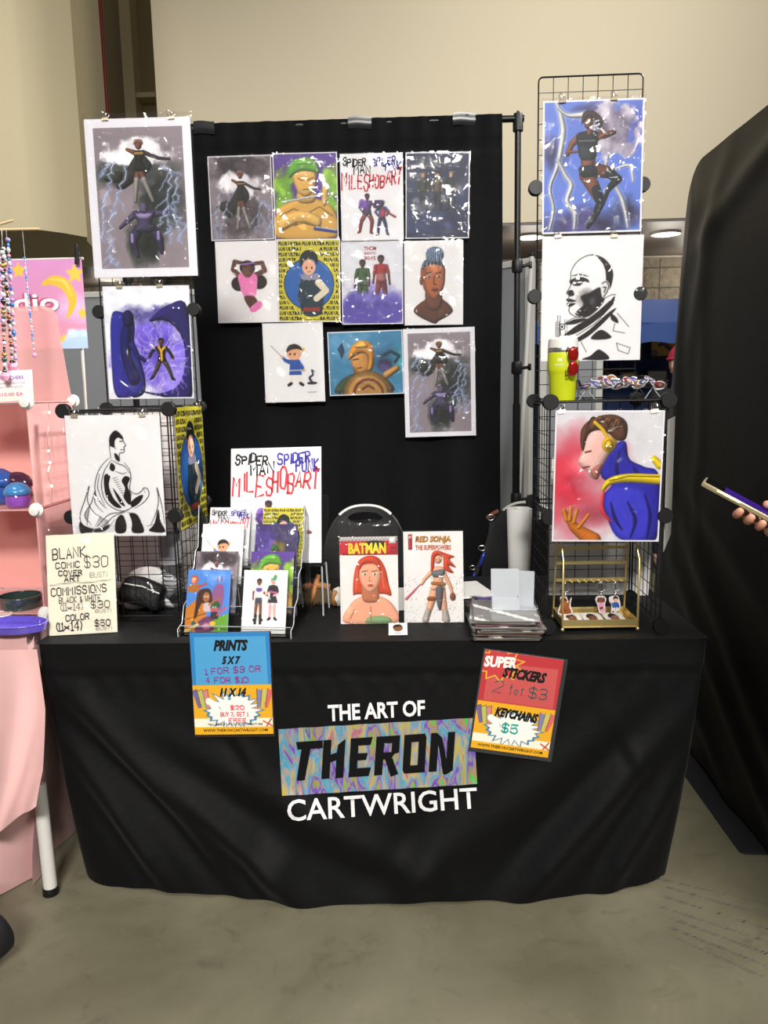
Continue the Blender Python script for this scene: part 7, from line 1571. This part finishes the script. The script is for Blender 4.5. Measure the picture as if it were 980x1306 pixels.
def strand(u, v0, v1, Y, seq, label, rmin=.0035, rmax=.0075, du=0):
    rs = random.Random(int(u*7)); a_ = at(u, v0, Y); b_ = at(u+du, v1, Y); top = at(u-du*.2, 292, Y); t = thing('bead_suncatcher', label, 'bead strand', (a_.x, Y, top.z), group='bead strands hanging at the left edge')
    MB().cyl(top, b_, .0005, 4).build('thread', mat('clear_thread', '#c8c8c8', .3), t, world=True)
    L_ = (a_-b_).length; s_ = 0; groups = {}; i = 0
    while s_ < L_-.012:
        r = rs.uniform(rmin, rmax); c = a_.lerp(b_, s_/L_); k = seq[i % len(seq)]; m_ = MB()
        if rs.random() < .22: m_.lathe([(.001, -r*1.6), (r*.9, -r*.3), (r*.9, r*.3), (.001, r*1.6)], c, 8)
        else: m_.ball(c, (r, r, r*rs.uniform(.7, 1.1)), 10)
        m_.build('bead', BEADS[k], t, world=True, smooth=True); s_ += r*1.9+rs.choice((0, 0, .004)); i += 1
    m_ = MB(); r = rmax*1.7; m_.lathe([(.001, -r*1.1), (r*.6, -r*.9), (r, 0), (r*.6, r*.8), (.001, r*1.0)], b_, 10); m_.build('crystal', BEADS['pink'], t, world=True)
strand(4, 312, 468, .16, ['black', 'clear', 'green', 'clear', 'black', 'gold'], 'black and clear bead strand second from the left photo edge', du=12)
strand(10, 306, 474, .18, ['lilac', 'blue', 'clear', 'pink', 'blue', 'clear'], 'blue and lilac bead strand with butterfly beads left of the teal strand', du=11)
strand(31, 329, 453, .2, ['blue', 'teal', 'pink', 'clear', 'teal', 'pink', 'blue'], 'teal and pink bead strand, rightmost of the hanging strands', rmin=.0022, rmax=.0042, du=13)
strand(0, 330, 478, .14, ['pink', 'clear', 'pink', 'lilac', 'pink'], 'pink bead strand leftmost at the photo edge', du=7)
strand(3, 318, 480, .12, ['green', 'clear', 'black', 'green', 'gold'], 'green and black bead strand in front of the pink one', du=3)
# dark bag on the floor, left edge
p = atz(-14, 1250, 0); t = thing('black_bag', 'black fabric bag on the floor at the lower left photo edge', 'bag', (p.x-.03, p.y+.02, 0)); BGm = mat('black_bag_cloth', '#17161a', .65, bump=.2, bscale=120)
lump('body', BGm, (p.x-.085, p.y+.03, .085), (.125, .10, .10), t, 6, .10, flatb=.0); MB().tube([(p.x-.15, p.y+.03, .16), (p.x-.13, p.y+.02, .24), (p.x-.07, p.y+.02, .25), (p.x-.04, p.y+.03, .16)], .009, 8).build('handle', BGm, t, world=True, smooth=True)

# ------------------------------------------------------------------ people
def skinned(chains, sub=2):
    """chains: lists of (point, radius or (rx, ry)) sharing points by coordinates -> one smooth mesh"""
    key = {}; V = []; E2 = []; Rd = []
    for ch in chains:
        prev = None
        for p, r in ch:
            k = tuple(round(c, 4) for c in p)
            if k not in key: key[k] = len(V); V.append(p); Rd.append(r if isinstance(r, tuple) else (r, r))
            if prev is not None and prev != key[k]: E2.append((prev, key[k]))
            prev = key[k]
    me = bpy.data.meshes.new('s'); me.from_pydata([tuple(v) for v in V], E2, []); o = bpy.data.objects.new('s', me); COL.objects.link(o)
    sk = o.modifiers.new('k', 'SKIN'); sk.use_smooth_shade = True; sk.branch_smoothing = .4
    for i, d in enumerate(me.skin_vertices[0].data): d.radius = Rd[i]; d.use_root = (i == 0)
    o.modifiers.new('s', 'SUBSURF').levels = sub; o.modifiers['s'].render_levels = sub
    dg = DG(); dg.update(); m2 = bpy.data.meshes.new_from_object(o.evaluated_get(dg)); vs = [v.co.copy() for v in m2.vertices]; fs = [tuple(p.vertices) for p in m2.polygons]
    bpy.data.objects.remove(o); bpy.data.meshes.remove(me); bpy.data.meshes.remove(m2); return vs, fs
def head_geo(c, fw, s=1.0):
    """a face: skull, jaw, nose, lips, brow, ears; fw = facing direction (xy)"""
    f = Vector((fw[0], fw[1], 0)).normalized(); r = Vector((f.y, -f.x, 0)); mb = MB(); mb.ball((0, 0, 0), 1, 36); out = []
    for v in mb.v:
        x, y, z = v; # y forward
        w_ = .074*(1-.22*max(0, -z)**1.5-.05*max(0, z)); d_ = .094*(1-.10*max(0, -z)); X, Y_, Z = x*w_, y*d_, z*.115
        if y > .2:
            Y_ += .022*math.exp(-(x/.14)**2)*math.exp(-((z+.18)/.2)**2)*y+.006*math.exp(-(x/.3)**2)*math.exp(-((z+.52)/.07)**2)+.006*math.exp(-(x/.35)**2)*math.exp(-((z+.66)/.06)**2)+.008*math.exp(-(x/.25)**2)*math.exp(-((z+.88)/.1)**2)
            for e_ in (-.42, .42): Y_ -= .012*math.exp(-((x-e_)/.16)**2)*math.exp(-((z-.02)/.10)**2)
            Y_ += .005*math.exp(-((z-.2)/.09)**2)
        elif z < -.4: Y_ += .02*(-z-.4)
        out.append(Vector(c)+(r*X+f*Y_+Vector((0, 0, Z)))*s)
    return out, mb.f, f, r
def person(name, label, base, fw, joints, body_chains, clothing, hair_col, skin, hat=None, hand_parts=()):
    t = thing(name, label, 'person', base); mb = MB(); vs, fs = skinned(body_chains); mb.add(vs, fs); hv, hf, f, r = head_geo(joints['head'], fw); mb.add(hv, hf); H = Vector(joints['head'])
    for s_ in (-1, 1): mb.ball(H+r*s_*.076-f*.008, (.012, .02, .032), 10)
    for ch in hand_parts: v2, f2 = skinned([ch], 2); mb.add(v2, f2)
    b = mb.build('body', skin, t, world=True, smooth=True); ey = MB(); ir = MB()
    for s_ in (-1, 1): ey.ball(H+r*s_*.031+f*.0715+Vector((0, 0, .004)), .0115, 10); ir.ball(H+r*s_*.031+f*.0795+Vector((0, 0, .004)), .0052, 8)
    ey.build('eyes', mat('eye_white', '#dcd8d4', .2), b, world=True, smooth=True); ir.build('irises', mat('iris_brown', '#2a1a12', .2), b, world=True, smooth=True)
    li = MB(); li.tube([H+r*x+f*(.094-.9*x*x*8)+Vector((0, 0, -.062)) for x in (-.022, -.01, 0, .01, .022)], [.002, .0045, .005, .0045, .002], 8); li.build('lips', mat('lips', '#a8605a', .5), b, world=True, smooth=True)
    hr = MB()
    def hairf(u, v):
        a_ = 2*PI*u; ph = v*PI*.5; d = Vector((math.sin(a_)*math.cos(ph), math.cos(a_)*math.cos(ph), math.sin(ph))); low = .02 if math.cos(a_) > .4 else -.06
        p = H+r*d.x*.082+f*(d.y*.102-.006)+Vector((0, 0, d.z*.126+(1-v)*(low if v < .2 else 0))); return p
    hr.grid(hairf, 36, 14, closeu=True); hr.build('hair', mat('hair_'+hair_col.strip('#'), hair_col, .6, bump=.6, bscale=150), t, world=True, smooth=True)
    for nm, chs, m_ in clothing:
        v3, f3 = skinned(chs); c_ = MB(); c_.add(v3, f3); c_.build(nm, m_, t, world=True, smooth=True)
    if hat: hat(t, H, f, r)
    return t
V3 = Vector
SK1 = mat('skin_tan', '#c08a72', .5, spec=.35, bump=.06, bscale=120); SK2 = mat('skin_light', '#c9a08c', .5, spec=.35)
# --- the visitor with a phone, at the right edge (only the right hand shows)
PC0 = at(947, 640, -.55)
ax = V3((.80, -.36, -.47)).normalized(); nn = V3((0, 0, 1)); nn = (nn-ax*nn.dot(ax)).normalized(); nn.rotate(Matrix.Rotation(math.radians(.5), 3, ax)); ww = nn.cross(ax)
if ww.y > 0: ww = -ww
def ph(a_, w_, n_): return PC0+ax*a_+ww*w_+nn*n_
pt = thing('smartphone', 'smartphone in a pale gold edged case held out in a hand at right edge', 'phone', PC0); PM3 = Matrix((ax, -ww, nn)).transposed()
MB().box(PC0, (.158, .076, .0095), PM3, bev=.0042).build('case', mat('pale_gold_case', '#b8ab86', .25, .6), pt, world=True, smooth=40)
MB().box(PC0+nn*.0046, (.150, .069, .0008), PM3).build('bezel', mat('black_glass', '#08080c', .08, spec=.6), pt, world=True)
MB().box(PC0+nn*.0052+ax*.012, (.098, .062, .0004), PM3).build('screen', mat('lit_violet_screen', '#301672', .1, emit=.35), pt, world=True)
mb = MB()
for a_, l in ((-.040, .018), (-.018, .028)): mb.box(PC0+ax*a_+ww*.0385, (l, .0016, .0035), PM3, bev=.0006)
mb.build('side_button', mat('pale_gold_case', '#b8ab86', .25, .6), pt, world=True)
bx0 = V3((1.13, -.72, 0)); hd = V3((1.03, -.70, 1.60)); sh = 1.42; g = lambda x, y, z: (bx0.x+x, bx0.y+y, z)
wr = ph(.15, -.088, -.012); pm = ph(.080, -.062, -.019); kn = ph(.058, -.046, -.021); elb = V3((1.12, -.43, 1.02)); shr = V3(g(0, .19, sh-.04)); shl = V3(g(0, -.19, sh-.04)); el_l = V3(g(.03, -.25, 1.12)); wl = V3(g(-.03, -.24, .88)); hl = V3(g(-.04, -.235, .80))
pel = V3(g(.02, 0, .96)); wa = V3(g(.02, 0, 1.10)); chs = V3(g(.0, 0, 1.30)); nk = V3(g(-.02, 0, 1.47)); nk2 = V3((hd.x+.02, hd.y, 1.52))
hips = [V3(g(.02, s_*.09, .90)) for s_ in (1, -1)]; knees = [V3(g(.0, s_*.10, .50)) for s_ in (1, -1)]; ank = [V3(g(.03, s_*.10, .09)) for s_ in (1, -1)]; toe = [V3(g(-.13, s_*.11, .035)) for s_ in (1, -1)]
body = [[(pel, (.105, .075)), (wa, (.10, .072)), (chs, (.125, .08)), (nk, .056), (nk2, .052)], [(chs, (.125, .08)), (shr, .055), (elb, .043), (elb.lerp(wr, .5), .037), (wr, (.026, .022)), (pm, (.028, .016)), (kn, (.026, .014))], [(chs, (.125, .08)), (shl, .055), (el_l, .043), (wl, .027), (hl, (.036, .022)), (hl+V3((0, .004, -.04)), (.03, .016))]]
for i in (0, 1): body.append([(pel, (.105, .075)), (hips[i], .072), (knees[i], .058), (ank[i], .042), (toe[i], .038)])
fing = []
for a0, ln, rr in ((.004, 1.0, .0088), (.026, 1.05, .0092), (.048, 1.0, .0088), (.068, .85, .0078)):
    fing.append([(ph(a0*.7+.028, -.046, -.024), rr*1.05), (ph(a0+.006, -.022, -.0225), rr), (ph(a0, .010, -.0225), rr*.98), (ph(a0-.001, .034*ln, -.0215), rr*.95), (ph(a0, .044*ln, -.014), rr*.92), (ph(a0+.001, .0455*ln, -.004), rr*.78)])
fing.append([(ph(.10, -.058, -.022), .0135), (ph(.082, -.052, .004), .0125), (ph(.064, -.036, .0165), .0105), (ph(.046, -.018, .0165), .0098), (ph(.033, -.008, .0145), .0078)])
lf = []
for k in range(4): lf.append([(hl+V3((-.024+.016*k, -.004, .03)), .011), (hl+V3((-.03+.02*k, 0, -.015)), .0098), (hl+V3((-.032+.021*k, .006, -.055)), .0085), (hl+V3((-.03+.02*k, .018, -.085)), .007)])
lf.append([(hl+V3((-.01, .005, .05)), .013), (hl+V3((-.03, .01, .02)), .012), (hl+V3((-.05, .02, -.01)), .0105), (hl+V3((-.052, .025, -.04)), .008)])
GRYS = mat('grey_shirt_cloth', '#5a5c62', .8, bump=.2, bscale=40); JNS = mat('dark_jeans', '#23283a', .8, bump=.2, bscale=90)
def sc_(r, k): return (r[0]*k, r[1]*k) if isinstance(r, tuple) else r*k
shirt = [[(pel+V3((0, 0, -.10)), (.150, .115)), (pel+V3((0, 0, -.02)), (.152, .116)), (wa, (.142, .112)), (chs, (.165, .116)), (nk+V3((0, 0, -.035)), (.078, .07))], [(chs, (.165, .116)), (shr, .07), (shr.lerp(elb, .55), .06)], [(chs, (.165, .116)), (shl, .07), (shl.lerp(el_l, .55), .06)]]
trs = [[(pel+V3((0, 0, .12)), (.135, .10)), (pel+V3((0, 0, .06)), (.138, .104)), (pel, (.142, .108)), (hips[i], .098), (knees[i], .074), (ank[i]+V3((0, 0, .02)), .062)] for i in (0, 1)]
shoes = [('shoe', [[(ank[i]+V3((.03, 0, -.035)), .046), (ank[i]+V3((-.04, 0, -.045)), .042), (toe[i]+V3((-.04, 0, 0)), .036)]], mat('black_shoe', '#1a1a1c', .5)) for i in (0, 1)]
person('person', 'person at the right edge holding a smartphone out over the aisle, mostly out of view', (bx0.x, bx0.y, 0), (-1, .05), dict(head=hd), body, [('shirt', shirt, GRYS), ('trousers', trs, JNS)]+shoes, '#2a1e18', SK1, hand_parts=fing+lf)
nl = MB(); q_ = fing[4][-1][0]; nl.ball(q_+nn*.004, .005, 8); 
# --- a distant person in a dark printed shirt and red hat by the canopy
qx = at(866, 480, 4.0); B0 = V3((qx.x, 4.0, 0)); h0 = V3((at(868, 462, 4).x, 4.0, at(857, 464, 4).z)); dz = h0.z-1.60
g2 = lambda x, y, z: V3((B0.x+x, B0.y+y, z+dz*z/1.6))
pel, wa, chs, nk, nk2 = g2(0, 0, .94), g2(-.01, -.02, 1.08), g2(-.03, -.03, 1.27), g2(0, -.02, 1.43), h0+V3((0, .02, -.09))
shr, shl = g2(-.17, -.02, 1.38), g2(.17, -.02, 1.38); er, el2 = at(838, 497, 3.85), g2(.24, -.02, 1.10); hr_, hl2 = at(831, 511, 3.72), g2(.12, -.25, 1.05)
hips = [g2(s_*.09, 0, .90) for s_ in (1, -1)]; knees = [g2(s_*.10, -.01, .50) for s_ in (1, -1)]; ank = [g2(s_*.10, .02, .09) for s_ in (1, -1)]; toe = [g2(s_*.11, -.13, .035) for s_ in (1, -1)]
er = shr+V3((-.03, -.04, -.26)); hr_ = er+V3((-.16, -.20, .03))
body = [[(pel, (.105, .075)), (wa, (.10, .072)), (chs, (.125, .08)), (nk, .056), (nk2, .052)], [(chs, (.125, .08)), (shr, .058), (er, .045), (hr_, (.027, .024)), (hr_+V3((-.06, -.06, .01)), (.036, .018))], [(chs, (.125, .08)), (shl, .058), (el2, .045), (hl2, .027), (hl2+V3((-.03, -.07, 0)), (.03, .018))]]
for i in (0, 1): body.append([(pel, (.105, .075)), (hips[i], .072), (knees[i], .058), (ank[i], .042), (toe[i], .038)])
fg = []
for hh, dr in ((hr_+V3((-.06, -.06, .01)), V3((-.7, -.7, -.1))), (hl2+V3((-.03, -.07, 0)), V3((-.3, -.9, -.1)))):
    dr.normalize(); sd = dr.cross(V3((0, 0, 1))).normalized()
    for k in range(4): fg.append([(hh+dr*.02+sd*(k-1.5)*.018, .0092), (hh+dr*.06+sd*(k-1.5)*.019, .0088), (hh+dr*.085+sd*(k-1.5)*.018+V3((0, 0, -.02)), .0072)])
    fg.append([(hh-sd*.03, .012), (hh+dr*.03-sd*.05, .0105), (hh+dr*.055-sd*.048, .008)])
TEE = mat('dark_print_tee', '#1f2226', .8, var=.5, vscale=7)
shirt = [[(pel+V3((0, 0, -.10)), (.150, .115)), (pel+V3((0, 0, -.02)), (.152, .116)), (wa, (.145, .112)), (chs, (.168, .116)), (nk+V3((0, 0, -.03)), (.078, .07))], [(chs, (.168, .116)), (shr, .075), (shr.lerp(er, .75), .068)], [(chs, (.168, .116)), (shl, .075), (shl.lerp(el2, .75), .068)]]
trs = [[(pel+V3((0, 0, .12)), (.135, .10)), (pel+V3((0, 0, .06)), (.138, .104)), (pel, (.142, .108)), (hips[i], .098), (knees[i], .074), (ank[i]+V3((0, 0, .02)), .062)] for i in (0, 1)]
shoes = [('shoe', [[(ank[i]+V3((0, .03, -.035)), .046), (ank[i]+V3((0, -.04, -.045)), .042), (toe[i]+V3((0, -.04, 0)), .036)]], mat('black_shoe', '#1a1a1c', .5)) for i in (0, 1)]
def redhat(t, H, f, r):
    RH = mat('red_hat_cloth', '#b02a40', .8, bump=.3, bscale=80)
    MB().grid(lambda u, v: H+r*math.sin(2*PI*u)*.088*math.cos(v*PI/2)+f*(math.cos(2*PI*u)*.108*math.cos(v*PI/2)-.008)+V3((0, 0, .03+.115*math.sin(v*PI/2))), 28, 10, closeu=True).build('hat', RH, t, world=True, smooth=True)
    MB().tube([H+r*math.sin(k*PI/14)*.089+f*(math.cos(k*PI/14)*.109-.008)+V3((0, 0, .035)) for k in range(28)], .011, 8, closed=True).build('hat_cuff', RH, t, world=True, smooth=True)
person('person', 'person in a red knitted hat and dark printed shirt standing near the blue canopy', (B0.x, B0.y, 0), (-.8, -.6), dict(head=h0), body, [('shirt', shirt, TEE), ('trousers', trs, JNS)]+shoes, '#3a2a20', SK2, hat=redhat, hand_parts=fg)
for o_ in (CLIPB, CLIPH): bpy.data.objects.remove(o_)
